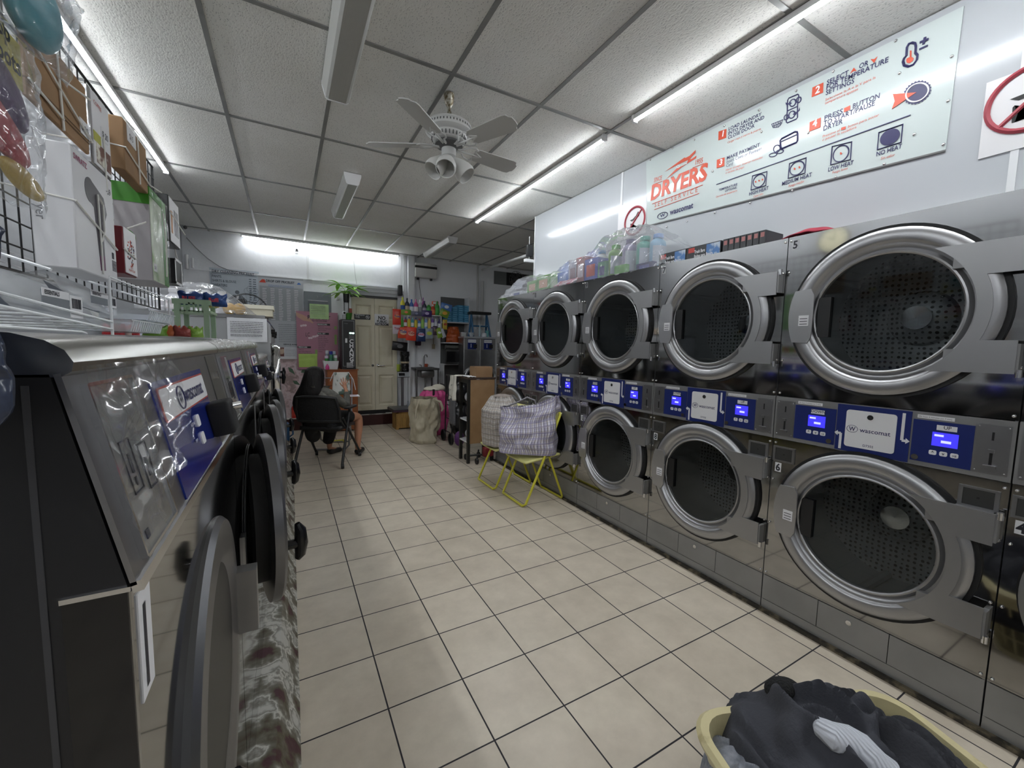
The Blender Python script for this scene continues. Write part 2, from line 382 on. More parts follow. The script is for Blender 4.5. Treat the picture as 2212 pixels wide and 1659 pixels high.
# unlit wraparound fluorescent fixtures
WRAP = mat('ribbed_acrylic', (.42, .42, .40), .35, bump=(60, .1, (1, 0, 1)))
def wrapfix(x0, y0, y1, w, label, lens, hgt=.075):
    t = thing('fluorescent_fixture', label, 'light', (x0, (y0+y1)/2, CZ-hgt), 0, 'switched-off wraparound fixtures')
    p = [(-w/2, 0), (-w/2, -.02), (-w/2+.02, -hgt+.01), (-w/2+.035, -hgt), (w/2-.035, -hgt), (w/2-.02, -hgt+.01), (w/2, -.02), (w/2, 0)]
    MB().prism(p, y1-y0, (x0, y0, CZ), (1, 0, 0), (0, 0, 1), (0, 1, 0)).build('diffuser', lens, t)
    mb = MB()
    for y in (y0-.008, y1-.002): mb.prism([(a*1.02, b_*1.04) for a, b_ in p], .01, (x0, y, CZ), (1, 0, 0), (0, 0, 1), (0, 1, 0))
    build_split(mb, 'end_cap', WHITE, t)
wrapfix(.315, 1.64, 2.86, .17, 'large unlit wraparound ceiling fixture cut by the top edge of the picture', WRAP, .1)
wrapfix(.585, 4.2, 5.38, .15, 'small unlit wraparound ceiling fixture over the aisle between the fan and the price lists', WRAP, .1)
wrapfix(2.16, 5.75, 6.95, .15, 'unlit wraparound fixture on the dim ceiling beyond the end of the lit strip', WRAP, .09)
# ---------------- stacked dryers along the right wall ----------------
def drum_mat(name, spots):
    m, nt, b, tc = nodes(name); L = nt.links.new
    b.inputs['Base Color'].default_value = (.45, .46, .46, 1); b.inputs['Roughness'].default_value = .45; b.inputs['Metallic'].default_value = .55
    if spots:
        sp = N(nt, 'ShaderNodeSeparateXYZ'); L(tc.outputs['Object'], sp.inputs[0])
        cmb = N(nt, 'ShaderNodeCombineXYZ'); L(sp.outputs['Y'], cmb.inputs[0]); L(sp.outputs['Z'], cmb.inputs[1])
        v = N(nt, 'ShaderNodeTexVoronoi', feature='F1'); v.inputs['Scale'].default_value = 42; v.inputs['Randomness'].default_value = .25; L(cmb.outputs[0], v.inputs[0])
        r = N(nt, 'ShaderNodeValToRGB'); r.color_ramp.elements[0].position = .26; r.color_ramp.elements[1].position = .32
        r.color_ramp.elements[0].color = (.004, .004, .004, 1); r.color_ramp.elements[1].color = (.5, .51, .51, 1)
        L(v.outputs[0], r.inputs[0]); L(r.outputs[0], b.inputs['Base Color'])
    return m
DR_S = drum_mat('drum_wall', False); DR_P = drum_mat('perforated_drum_back', True)
GLASS = film('dark_door_glass', (.50, .53, .54), .28, .02)
LCD = mat('lcd_blue', (.02, .02, .4), .3, emit=C('3a33f0'), es=.6)
LCDT = mat('lcd_text', (.5, .5, .9), .3, emit=(.45, .5, 1), es=.55)
FILMB = film('silvery_handle_film', (.95, .95, .95), .3, .15)
UW = .808
def ringpanel(mb, y0, y1, z0, z1, cy, cz, r, x, n=48):
    "flat panel at x with a round hole"
    vs = []; fs = []
    for k in range(n):
        a = 2*PI*k/n; c, s = math.cos(a), math.sin(a)
        vs.append((x, cy+r*c, cz+r*s))
        t = min(((y1-cy) if c > 0 else (cy-y0))/max(abs(c), 1e-6), ((z1-cz) if s > 0 else (cz-z0))/max(abs(s), 1e-6))
        vs.append((x, cy+t*c, cz+t*s))
    for k in range(n): fs.append((2*k, 2*k+1, (2*k+3) % (2*n), (2*k+2) % (2*n)))
    mb.add(vs, fs)
    for (yy, zz) in ((y0, z0), (y0, z1), (y1, z0), (y1, z1)):   # corner fillers
        a = math.atan2(zz-cz, yy-cy) % (2*PI); k = int(a/(2*PI)*n)
        mb.add([vs[2*k+1], vs[(2*k+3) % (2*n)], (x, yy, zz)], [(0, 1, 2)])
def dryer_door(t, y0, cz):
    cy = y0+.404; X = FX
    dr = MB()
    prof = [(.348, .004), (.348, .026), (.338, .036), (.326, .040), (.300, .041), (.291, .036), (.284, .022), (.276, .014), (.268, .012), (.262, .016), (.256, .026), (.250, .028), (.245, .024), (.243, .010)]
    dr.lathe([(r, -h) for r, h in prof], (X, cy, cz), 'x', 64)
    d = dr.build('door', RING, t)
    MB().lathe([(.362, 0), (.362, -.016), (.346, -.016), (.346, 0)], (X, cy, cz), 'x', 64).build('gasket', RUBBER, d)
    g = MB().lathe([(.001, -.0105), (.2435, -.0105)], (X, cy, cz), 'x', 48); g.build('glass', GLASS, d)
    # hinge plate on the right (towards -y): two arms joined by the rim
    a0 = math.asin(.118/.318); P_ = [(-.15, .235), (-.385, .235), (-.385, .118), (-.318*math.cos(a0), .118)]
    P_ += [(-.318*math.cos(a), .318*math.sin(a)) for a in [a0-2*a0*i/10 for i in range(1, 10)]]
    P_ += [(-.318*math.cos(a0), -.118), (-.385, -.118), (-.385, -.235), (-.15, -.235)]
    P_ += [(-.279*math.cos(a), .279*math.sin(a)) for a in [-1.0+2.0*i/16 for i in range(17)]]
    MB().prism(P_, .007, (X-.0375, cy, cz), (0, 1, 0), (0, 0, 1), (-1, 0, 0)).build('hinge_plate', mat('hinge_plate_metal', (.36, .36, .365), .38, .8), d)
    mb = MB()
    for s in (1, -1):
        mb.box(X-.040, X-.0, y0+.012, y0+.026, cz+s*.18-.05, cz+s*.18+.05)
    mb.box(X-.036, X-.0, y0+.03, y0+.2, cz-.232, cz-.15); mb.box(X-.036, X-.0, y0+.03, y0+.2, cz+.15, cz+.232)
    build_split(mb, 'hinge_block', TOE, d)
    mb = MB()
    for s in (1, -1): mb.tube([(X-.034, y0+.010, cz+s*.232-.015), (X-.034, y0+.010, cz+s*.232+.012)], .009, 10)
    build_split(mb, 'hinge_pin', CHROME, d)
    # grip plate on the left side of the ring
    q = [(.352*math.cos(a), .352*math.sin(a)) for a in [-.36+.72*i/10 for i in range(11)]]+[(.262, .128), (.248, .10), (.245, 0), (.248, -.10), (.262, -.128)]
    MB().prism(q, .008, (X-.040, cy, cz), (0, 1, 0), (0, 0, 1), (-1, 0, 0)).build('grip_plate', mat('grip_metal', (.42, .42, .43), .3, .8), d)
    MB().box(X-.026, X+.0, cy+.185, cy+.236, cz-.10, cz+.085).build('latch_box', BLACK, d)  # black block at the latch, inside the door ring
    lb = MB().box(X-.0495, X-.048, cy+.262, cy+.305, cz-.045, cz+.005)
    for k in range(3): lb.box(X-.0500, X-.0494, cy+.267, cy+.300, cz-.012-.013*k, cz-.009-.013*k, mi=1)
    lb.build('small_label', [OFFW, INK], d)
    # drum behind
    mb = MB().lathe([(.262, -.004), (.262, .02), (.335, .03), (.335, .43)], (X, cy, cz), 'x', 40)
    mb.build('drum_wall', DR_S, t)
    mb = MB().lathe([(.335, .43), (.13, .43), (.12, .40), (.06, .37), (.001, .37)], (X, cy, cz), 'x', 40); mb.build('drum_back', DR_P, t)
    mb = MB().lathe([(.055, .365), (.055, .35), (.001, .348)], (X, cy, cz), 'x', 24); mb.build('drum_hub', CHROME, t)
    # lifter ribs
    mb = MB()
    for a in (.6, 2.7, 4.8):
        c, s = math.cos(a), math.sin(a); mb.tube([(X+.05, cy+c*.325, cz+s*.325), (X+.42, cy+c*.325, cz+s*.325)], .022, 8)
    build_split(mb, 'drum_lifter', DR_S, t)
def arrow(mb, X, y, z, up_, mi):
    # L-shaped white arrow; up_ picks the direction it points (+y and down, or -y and up)
    s = 1 if up_ else -1
    mb.box(X-.001, X, y-.005, y+.005, z-.05 if not up_ else z-.05, z+.05 if up_ else z+.05, mi)
def dryer_unit(y0, label):
    X = FX; t = thing('stacked_dryer', label, 'dryer', (X, y0+.404, 0), 0, 'stainless stacked dryers on the right wall')
    a, b = y0+.002, y0+UW-.002; ZT = 1.975; ZM0, ZM1 = .953, 1.172
    up_c, lo_c = 1.573, .603
    bd = MB()
    bd.box(X+.001, 2.68, a, a+.008, .02, ZT-.002).box(X+.001, 2.68, b-.008, b, .02, ZT-.002).box(X+.001, 2.68, a, b, ZT-.01, ZT-.002).box(X+.02, 2.68, a, b, .02, .03)
    bd.build('cabinet', mat('cabinet_grey', (.2, .2, .21), .4, .5), t)
    for nm, z0, z1, cz in (('upper_front_panel', ZM1+.003, ZT, up_c), ('lower_front_panel', .205, ZM0-.003, lo_c)):
        mb = MB(); ringpanel(mb, a, b, z0, z1, y0+.404, cz, .26, X); mb.build(nm, STEEL, t, kind='open')
    dryer_door(t, y0, up_c); dryer_door(t, y0, lo_c)
    # screws
    mb = MB()
    for yy in (a+.012, b-.012):
        for z in (1.19, 1.36, 1.80, 1.955, .22, .50, .735, .93): mb.sphere((X-.002, yy, z), .006, n=5)
    build_split(mb, 'screw', CHROME, t)
    # control strip
    cp = MB().box(X-.006, X+.02, a, b, ZM0, ZM1).build('control_panel', TOE, t)
    yt = y0+UW
    U = lambda o: yt-o       # offset measured from the left edge as seen from the aisle
    def plate(mb, o0, o1, z0, z1, th, mi=0): mb.box(X-.006-th, X-.006, U(o1), U(o0), z0, z1, mi)
    for side in (0, 1):
        mb = MB(); o0, o1 = (.012, .094) if side == 0 else (.712, .796)
        plate(mb, o0, o1, .972, 1.152, .003)
        oc = (o0+o1)/2
        plate(mb, oc-.003, oc+.003, 1.095, 1.125, .0036, 1); plate(mb, oc-.004, oc+.004, 1.005, 1.05, .0036, 1)
        plate(mb, oc-.008, oc+.008, 1.05, 1.062, .014); plate(mb, oc-.016, oc+.016, .994, 1.003, .016)
        for q in (o0+.006, o1-.006):
            for z in (.98, 1.144): mb.sphere((X-.009, U(q), z), .003, n=4)
        mb.build('coin_slot', [BRUSH, BLACK], cp)
        # display block
        o0, o1 = (.098, .272) if side == 0 else (.538, .708)
        mb = MB(); plate(mb, o0, o1, .972, 1.140, .003); 
        if side == 0: o_b0, o_b1 = o0+.006, o1-.004
        mb.build('display_panel', BLUE, cp)
        mb = MB(); oc = (o0+o1)/2+.01
        plate(mb, oc-.036, oc+.036, 1.044, 1.098, .0042)
        mb.build('screen', LCD, cp)
        mb = MB(); plate(mb, oc-.030, oc-.004, 1.082, 1.090, .0046); plate(mb, oc-.010, oc+.018, 1.058, 1.068, .0046)
        mb.build('screen_lettering', LCDT, cp)
        mb = MB()
        for k in (-1, 0, 1):
            mb.prism(rrect(-.011, .011, -.009, .009, .005, 3), .0015, (X-.009, U(oc+.030*k), 1.016), (0, -1, 0), (0, 0, 1), (-1, 0, 0))
        build_split(mb, 'button', OFFW, cp)
        mb = MB()
        for k, s_ in ((-1, '^'), (0, 'v'), (1, '>II')):
            mb.text(s_, .016 if k < 1 else .011, (X-.0107, U(oc+.030*k), 1.011 if k else 1.0115), (0, -1, 0), (0, 0, 1), 0, align='CENTER', bold=.02)
        mb.text('UP' if side else 'DOWN', .018, (X-.0107, U(oc+.004), 1.113), (0, -1, 0), (0, 0, 1), .0, align='CENTER', bold=.01)
        mb.build('button_lettering', INK, cp)
        mb = MB(); plate(mb, oc-.026, oc+.030, 1.107, 1.127, .0042); mb.build('name_label', OFFW, cp)
        mb = MB(); plate(mb, o0+.01, o0+.115, 1.1465, 1.160, .0015); mb.build('price_label', OFFW, cp)
        mb = MB(); mb.text('25c buys 3 minutes (or 7 min)', .0078, (X-.0076, U(o0+.013), 1.1505), (0, -1, 0), (0, 0, 1), 0); mb.build('price_lettering', INK, cp)
        ko = o1-.018 if side == 0 else o0+.016
        MB().lathe([(.011, -.012), (.011, -.018), (.001, -.018)], (X, U(ko), .988), 'x', 16).build('lock', CHROME, cp)
    lg = MB().box(X-.009, X-.006, U(.532), U(.276), .957, 1.168).build('logo_panel', BLUE, cp)
    mb = MB().prism(rrect(-.088, .088, -.082, .085, .012), .0025, (X-.009, U(.400), 1.062), (0, -1, 0), (0, 0, 1), (-1, 0, 0))
    mb.build('white_plate', OFFW, cp)
    mb = MB(); o_ = (X-.0118, U(.366), 1.053)
    mb.text('wascomat', .0265, o_, (0, -1, 0), (0, 0, 1), 0, bold=.012, sx=.98)
    mb.text('D735S', .014, (X-.0118, U(.40), .990), (0, -1, 0), (0, 0, 1), 0, align='CENTER', bold=.01)
    for r_ in (1,):
        mb.tube([(X-.0118, U(.338)+.020*math.cos(a), 1.062+.016*math.sin(a)) for a in [2*PI*i/24 for i in range(24)]], .0011, 4, closed=True)
    mb.text('W', .026, (X-.0118, U(.338)+.0, 1.053), (0, -1, 0), (0, 0, 1), 0, align='CENTER', bold=.02, sx=.85)
    mb.build('brand_lettering', NAVY, cp)
    MB().lathe([(.011, -.011), (.011, -.016), (.001, -.016)], (X, U(.40), 1.122), 'x', 16).build('plate_lock', CHROME, cp)
    mb = MB()   # white L arrows beside the plate
    def arr(o, z0, z1, left):
        s = -1 if left else 1
        q = X-.0100; base, tip = (z0, z1)
        mb.box(q, q+.001, U(o+.005), U(o-.005), min(base, tip), max(base, tip))
        mb.box(q, q+.001, min(U(o), U(o+s*.012)), max(U(o), U(o+s*.012)), tip-.006, tip+.004)
        mb.prism([(0, -.012), (.013, 0), (0, .012)], .001, (q+.001, U(o+s*.012), tip-.001), (0, -s, 0), (0, 0, 1), (-1, 0, 0))
    arr(.296, .963, 1.035, True); arr(.508, 1.158, 1.045, False)
    build_split(mb, 'arrow_marking', OFFW, cp)
    # coin returns
    for o in (.058, .735):
        mb = MB(); cy = U(o); w, z0, z1 = .040, .842, .905
        mb.box(X-.006, X, cy-w-.012, cy+w+.012, z0-.008, z0).box(X-.006, X, cy-w-.012, cy+w+.012, z1, z1+.008)
        mb.box(X-.006, X, cy-w-.012, cy-w, z0, z1).box(X-.006, X, cy+w, cy+w+.012, z0, z1)
        mb.build('coin_return', BRUSH, t)
        MB().box(X-.003, X-.0005, cy-w, cy+w, z0, z1).box(X-.0036, X-.003, cy-.004, cy+.004, (z0+z1)/2-.004, (z0+z1)/2+.004, mi=1).build('coin_return_recess', [mat('recess_grey', (.07, .07, .068), .4, .5), BLACK], t)
    # toe kick: three hatches and a lower rail
    tk = MB()
    for o0, o1 in ((0.003, .262), (.265, .530), (.533, .805)): tk.box(X-.0, X+.02, U(o1), U(o0), .068, .200)
    tk.box(X, X+.02, a, b, .018, .065)
    tk = tk.build('toe_panel', TOE, t)
    MB().lathe([(.011, 0), (.011, -.006), (.001, -.006)], (X, U(.39), .165), 'x', 14).build('toe_lock', CHROME, tk)
    return t
num = {5: ('5', '6'), 7: ('7', '8'), 9: ('9', '10'), 11: ('11', '12'), 13: ('13', '14'), 3: ('3', '4')}
Y0 = lambda k: .369+.8085*k
DL = {0: 'stainless stacked dryer with stickers 5 above and 6 below, beside the one numbered 4',
      1: 'stainless stacked dryer with stickers 7 above and 8 below, between those numbered 5 and 9',
      2: 'stainless stacked dryer with stickers 9 and 10, just clear of the plaid bags',
      3: 'stainless stacked dryer with stickers 11 and 12, its lower door behind the plaid bags',
      4: 'stainless stacked dryer with stickers 13 and 14, last of the row beside the black cabinet',
      -1: 'stainless stacked dryer with sticker 4, mostly outside the picture beyond the one numbered 6'}
proto = dryer_unit(Y0(0), DL[0])
units = {0: proto}
for k in (1, 2, 3, 4, -1):
    units[k] = dup(proto, (FX, Y0(k)+.404, 0), DL[k])
for k, t in units.items():
    n1_, n2_ = num[5+2*k]; yt = Y0(k)+UW
    for s_, z, bg in ((n1_, 1.935, BRUSH), (n2_, .802, OFFW)):
        off = .034; zz = z
        mb = MB().box(FX-.0015, FX-.0002, yt-off-.015, yt-off+.015, zz-.024, zz+.024).text(s_, .052, (FX-.0018, yt-off, zz-.018), (0, -1, 0), (0, 0, 1), 0, mi=1, align='CENTER', bold=.03, sx=.62 if len(s_) > 1 else .9)
        mb.build('number_sticker', [bg if k < 4 else OFFW, INK], t)
# ---------------- front-loading washers on the left ----------------
VW = .745; WX = -.115
DARK = mat('dark_washer_side', (.020, .020, .022), .38, .2)
def WZ(y): return y
FB = (WX, 1.195)      # fascia bottom edge  x, z
FT = (-.150, 1.368)   # fascia top edge
fu = Vector((0, -1, 0)); fv = (Vector((FT[0], 0, FT[1]))-Vector((FB[0], 0, FB[1]))); FL = fv.length; fv = fv.normalized(); fn = Vector((fv.z, 0, -fv.x))
def washer(y0, label, tilt, plastic, num_=None, sd=0, off=.006):
    t = thing('front_load_washer', label, 'washer', (WX-.35, y0+VW/2, .13), 0, 'stainless front-loading washers on the concrete pad')
    a, b = y0+.003, y0+VW-.003
    ZB = .135
    body = [(WX-.002, ZB), (WX-.002, FB[1]), (FT[0]-.002, FT[1]), (-.85, FT[1]), (-.85, ZB)]
    MB().prism(body, b-a, (0, a, 0), (1, 0, 0), (0, 0, 1), (0, 1, 0)).build('cabinet', DARK, t)
    # front panel with a round opening
    cy, cz = y0+VW/2, .825
    mb = MB().box(WX-.002, WX, a, b, .30, FB[1]-.004); mb.box(WX-.002, WX-.0, a, b, ZB, .297); mb.build('front_panel', STEEL, t)
    MB().lathe([(.215, .004), (.215, .001), (.24, .001), (.24, .004), (.215, .004)], (WX, cy, cz), 'x', 40).lathe([(.001, .0012), (.215, .0012)], (WX, cy, cz), 'x', 40).build('drum_opening', BLACK, t)
    # slanted control fascia
    o = Vector((FB[0], b, FB[1])); 
    fa = MB().prism([(0, 0), (b-a, 0), (b-a, FL), (0, FL)], .004, o, fu*1.0, fv, fn)
    fa = fa.build('control_fascia', BRUSH, t)
    MB().prism([(0, -.006), (b-a, -.006), (b-a, .003), (0, .003)], .007, o, fu, fv, fn).build('fascia_edge', CHROME, fa)
    def fp(o0, o1, h0, h1, th, off=.004): return [(o0, h0), (o1, h0), (o1, h1), (o0, h1)], off, th
    def plate(mb, o0, o1, h0, h1, th, off=.004, mi=0):
        # o measured from the left (near) edge of the machine towards the back
        mb.prism([(b-a-o1, h0), (b-a-o0, h0), (b-a-o0, h1), (b-a-o1, h1)], th, o+fn*off, fu, fv, fn, mi)
    # left-to-right seen from the front: soap box window, blue panel, lock plate
    mb = MB()
    plate(mb, .024, .130, .012, .165, .003)
    sb = mb.build('detergent_lid', mat('grey_clear_lid', (.16, .16, .16), .12, .0, coat=.6, noise_=(9, (.28, .28, .27), .35, .7)), fa)
    mb = MB()
    for q in ((.024, .130, .010, .013), (.024, .130, .163, .166), (.022, .025, .012, .165), (.129, .132, .012, .165)): plate(mb, *q, .005)
    mb.build('lid_rim', CHROME, sb)
    mb = MB()
    for q in ((.045, .070, .062, .0632), (.045, .070, .110, .1112), (.045, .0462, .062, .111), (.069, .0702, .062, .111), (.085, .108, .055, .0562), (.085, .0862, .055, .10), (.107, .1082, .055, .10), (.085, .108, .099, .1002), (.055, .0602, .08, .098), (.056, .0595, .068, .076), (.094, .0985, .066, .085), (.038, .046, .022, .030)): plate(mb, *q, .0008, .0072)
    build_split(mb, 'lid_marking', INK, sb)
    mb = MB(); plate(mb, .190, .505, .006, .152, .002); bp_ = mb.build('blue_panel', mat('glossy_navy', C('1a2c86'), .12, coat=.5), fa)
    mb = MB(); mb.prism(rrect(b-a-.500, b-a-.203, .100, .144, .006), .001, o+fn*.006, fu, fv, fn); mb.build('badge_rim', mat('badge_red', C('b5483c'), .4), bp_)
    mb = MB(); mb.prism(rrect(b-a-.496, b-a-.207, .1025, .1415, .005), .001, o+fn*.0066, fu, fv, fn); mb.build('badge', OFFW, bp_)
    # lettering reads along +y (left to right seen from the aisle)
    ru = Vector((0, 1, 0)); 
    def at(o_, h, off=.0085): return Vector((FB[0], a, FB[1]))+ru*o_+fv*h+fn*off
    mb = MB().text('wascomat', .034, at(.325, .112), ru, fv, 0, bold=.012)
    mb.text('W', .024, at(.300, .113), ru, fv, 0, align='CENTER', bold=.02, sx=.8)
    mb.tube([at(.300, .1215)+ru*.020*math.cos(x)+fv*.016*math.sin(x) for x in [2*PI*i/24 for i in range(24)]], .0011, 4, closed=True)
    mb.build('badge_lettering', NAVY, bp_)
    mb = MB(); mb.prism(rrect(b-a-.375, b-a-.350, .068, .086, .005), .002, o+fn*.006, fu, fv, fn).prism(rrect(b-a-.375, b-a-.350, .040, .058, .005), .002, o+fn*.006, fu, fv, fn)
    build_split(mb, 'push_button', OFFW, bp_)
    mb = MB()
    for (h, s_) in ((.076, 'NORMAL'), (.052, 'PERM')): mb.text(s_, .007, at(.305, h), ru, fv, 0)
    mb.build('panel_lettering', OFFW, bp_)
    mb = MB(); plate(mb, .595, .700, .012, .172, .002); lp = mb.build('lock_plate', mat('lock_plate_metal', (.22, .22, .21), .3, .8), fa)
    mb = MB(); p = at(.645, .13, .0); mb.tube([p+fn*.004, p+fn*.012], .008, 12); mb.tube([at(.645, .06, .004), at(.645, .06, .016)], .009, 12); build_split(mb, 'lock', CHROME, lp)
    # black coin/card box hanging at the right side of the panel
    kb = MB(); p0 = at(.450, .055, .004)
    R_ = Matrix(((fn.x, 0, fv.x, p0.x), (fn.y, 1, fv.y, p0.y), (fn.z, 0, fv.z, p0.z), (0, 0, 0, 1)))
    kb.rbox(0, .036, -.0, .070, -.026, .034, .006, M=R_).build('black_coin_box', mat('black_fabric_box', (.009, .009, .010), .7), fa)
    MB().tube([p0+fn*.039+ru*.03+fv*.02, p0+fn*.052+ru*.03+fv*.02], .007, 12).tube([p0+fn*.02+ru*.046, p0+fn*.024+ru*.056], .008, 12).build('coin_box_lock', CHROME, fa)
    # curved lid
    LT = 1.4; prof = [(FT[0]+.004, 1.366), (FT[0]+.010, 1.370), (FT[0]+.0115, 1.377), (FT[0]+.007, 1.386), (FT[0]-.003, 1.393), (FT[0]-.02, 1.398), (FT[0]-.06, 1.3995), (-.82, 1.3995), (-.85, 1.39), (-.85, 1.366)]
    mb = MB(); k = len(prof); vs = [(x, y, z) for y in (a, b) for x, z in prof]
    mb.add(vs, [(i, i+1, k+i+1, k+i) for i in range(k-1)]+[(k-1, 0, k, 2*k-1)], 0, True); mb.add(vs[:k], [tuple(range(k))]); mb.add(vs[k:], [tuple(range(k))])
    lid = mb.build('top_lid', mat('lid_steel', (.50, .49, .46), .24, 1), t)
    # door standing ajar, hinged on the far side
    hy = cy+.235; ang = math.radians(tilt)
    T = Matrix.Translation((WX+off, hy, cz)) @ Rz(ang) @ Matrix.Translation((0, -.235, 0))
    mb = MB(); 
    def L2(prof, n=56): 
        m2 = MB().lathe(prof, (0, 0, 0), 'x', n); return [T @ v for v in m2.v], m2.f
    v_, f_ = L2([(.188, .012), (.21, .022), (.262, .022), (.270, .014), (.270, -.010), (.255, -.014), (.19, -.014)]); mb.add(v_, f_, 0, True)
    d = mb.build('door', mat('door_satin_metal', (.20, .20, .21), .33, .9), t)
    mb = MB(); v_, f_ = L2([(.19, .012), (.165, -.004), (.145, -.06), (.13, -.105)]); mb.add(v_, f_, 0, True)
    v_, f_ = L2([(.205, -.014), (.205, -.05), (.196, -.058), (.186, -.05), (.19, -.012)]); mb.add(v_, f_, 0, True); mb.build('door_gasket', RUBBER, d)
    mb = MB(); v_, f_ = L2([(.13, -.105), (.10, -.125), (.05, -.135), (.001, -.137)]); mb.add(v_, f_, 0, True); mb.build('door_bowl', film('smoky_bowl_glass', (.12, .13, .14), .3, .05), d)
    # latch knob at the near side
    mb = MB(); mb.tube([T @ Vector((.016, -.232, -.02)), T @ Vector((.050, -.232, -.02))], .014, 12)
    mb.tube([T @ Vector(q) for q in ((.052, -.232, .040), (.060, -.232, .020), (.062, -.232, -.02), (.058, -.232, -.055), (.050, -.232, -.068))], [.008, .016, .019, .015, .008], 12)
    mb.build('door_knob', mat('glossy_black', (.006, .006, .007), .15), d)
    mb = MB().box(WX, WX+.045, hy-.005, hy+.03, cz-.07, cz+.07); mb.build('door_hinge', BRUSH, t)
    MB().box(WX, WX+.006, y0+.095, y0+.13, cz-.05, cz+.05).build('latch_plate', BRUSH, t)
    if y0 < .5:
        MB().box(-.155, WX-.002, a-.0015, a, .30, 1.192).build('side_glass_panel', mat('gloss_black_side', (.010, .010, .011), .08), t)
        MB().box(-.156, WX, a-.002, a, 1.192, 1.196).build('side_edge', CHROME, t)
        MB().box(-.1665, -.1625, a-.001, a, .2, 1.36).build('side_seam', mat('seam_grey', (.05, .05, .055), .4), t)
    if num_:
        mb = MB().box(WX, WX+.0012, y0+.012, y0+.045, 1.085, 1.182).text(num_, .105, (WX+.0015, y0+.026, 1.094), (0, 1, 0), (0, 0, 1), 0, mi=1, align='CENTER', bold=.02, sx=.5)
        mb.build('number_sticker', [OFFW, INK], t)
    MB().box(WX, WX+.002, b-.010, b+.003, .96, 1.15).build('lock_tab', BRUSH, t) if sd else None
    # clear film stretched over the lid
    if plastic:
        rr = random.Random(y0)
        def fn_(u, v):
            y = a+.01+(b-a-.02)*u; i = v*(len(pf)-1); j = min(int(i), len(pf)-2); f = i-j
            x = pf[j][0]*(1-f)+pf[j+1][0]*f; z = pf[j][1]*(1-f)+pf[j+1][1]*f
            w = .0035*noise.noise(Vector((y*22, v*10, y0)))+.002*noise.noise(Vector((y*60, v*30, 2)))
            return (x+w, y, z+w+.003)
        pf = [(-.50, 1.402), (-.30, 1.402), (FT[0]-.03, 1.401), (FT[0]-.004, 1.3965), (FT[0]+.009, 1.389), (FT[0]+.0155, 1.378), (FT[0]+.014, 1.367)]
        MB().sheet(fn_, 70, 26).build('plastic_wrap', film('crinkled_film', (1, 1, 1), .25, .12, (16, .6), .05), lid, kind='open')
    return t
ws = [washer(.42, 'stainless washer with the number 1 sticker on its front corner', 1, False, '1', 0, -.014),
      washer(.42+VW, 'second stainless washer in the row, its round door ajar in the middle', 9, True, None, 1),
      washer(.42+2*VW, 'third stainless washer in the row, last under the wrapped rounded lids', 9, True, None, 1)]
# loose film hanging at the near end of washer 1
def fn_(u, v):
    y = .419+.30*u*(1-.35*v); h = v*.15
    x = FT[0]+.013+h*.20+.010*noise.noise(Vector((u*7, v*5, 1)))+.004*noise.noise(Vector((u*22, v*8, 5)))+.004
    return (x, y, 1.374-h*(1-.4*u))
_f = (MB().sheet(fn_, 50, 40).build('plastic_film', film('loose_film', (.97, .97, .97), .16, .12, (9, .5), .03), ws[0], kind='open'))

m4 = washer(.42+3*VW+.02, 'lower stainless washer behind the three tall ones, its round door standing open', 9, True, None, 1)
m5 = washer(.42+4*VW+.02, 'lower stainless washer, last before the tall washers with the taped notice', 9, False, None, 1)
for q in (m4, m5): q.scale = (1, 1, .93)
# ---------------- tall washers beyond, and the goods standing on the washers ----------------
def tall_washer(y0, label):
    t = thing('tall_washer', label, 'washer', (-.5, y0+.4, .13), 0, 'tall washers against the wall')
    w = .79; side = mat('washer_side_grey', (.36, .37, .38), .45, .3)
    MB().prism([(-.12, .135), (-.12, 1.40), (-.115, 1.40), (-.118, 1.56), (-.16, 1.61), (-1.15, 1.61), (-1.15, .135)], w, (0, y0, 0), (1, 0, 0), (0, 0, 1), (0, 1, 0)).build('cabinet', side, t)
    MB().box(-1.15, -.155, y0-.008, y0+w, 1.605, 1.635).build('top_plate', BRUSH, t)
    MB().box(-.119, -.112, y0+.005, y0+w-.005, .14, 1.39).build('front_panel', STEEL, t)
    MB().box(-1.1, -.86, y0-.002, y0, 1.36, 1.60).build('side_cover', mat('lavender_cover', (.52, .54, .62), .5), t)
    cy, cz = y0+.4, 1.08
    mb = MB().lathe([(.19, -.03), (.20, .015), (.235, .05), (.29, .05), (.30, .035), (.30, .01), (.29, .0)], (-.112, cy, cz), 'x', 48)
    d = mb.build('door', CHROME, t)
    MB().lathe([(.19, .03), (.12, .015), (.001, .01)], (-.112, cy, cz), 'x', 32).build('door_glass', GLASS, d)
    MB().tube([(-.07, cy-.27, cz), (-.03, cy-.27, cz)], .013, 10).tube([(-.03, cy-.27, cz+.05), (-.025, cy-.27, cz), (-.03, cy-.27, cz-.06)], [.01, .018, .01], 10).build('door_knob', MATS['glossy_black'], d)
    c = MB().prism([(.10, 0), (.70, 0), (.70, .055), (.10, .055)], .006, (-.116, y0, 1.555), (0, 1, 0), Vector((-.6, 0, .75)).normalized(), Vector((.75, 0, .6)).normalized()).build('control_panel', BLUE, t)
    mb = MB().tube([(-.13, y0+.2, 1.50), (-.085, y0+.2, 1.50)], .022, 12).tube([(-.13, y0+.3, 1.47), (-.09, y0+.3, 1.47)], .02, 12); build_split(mb, 'control_knob', BLACK, t)
    return t
tall_washer(4.22, 'tall grey-sided washer with a printed notice taped to its side')
tall_washer(5.03, 'tall washer with chrome door rim behind the one carrying the taped notice')
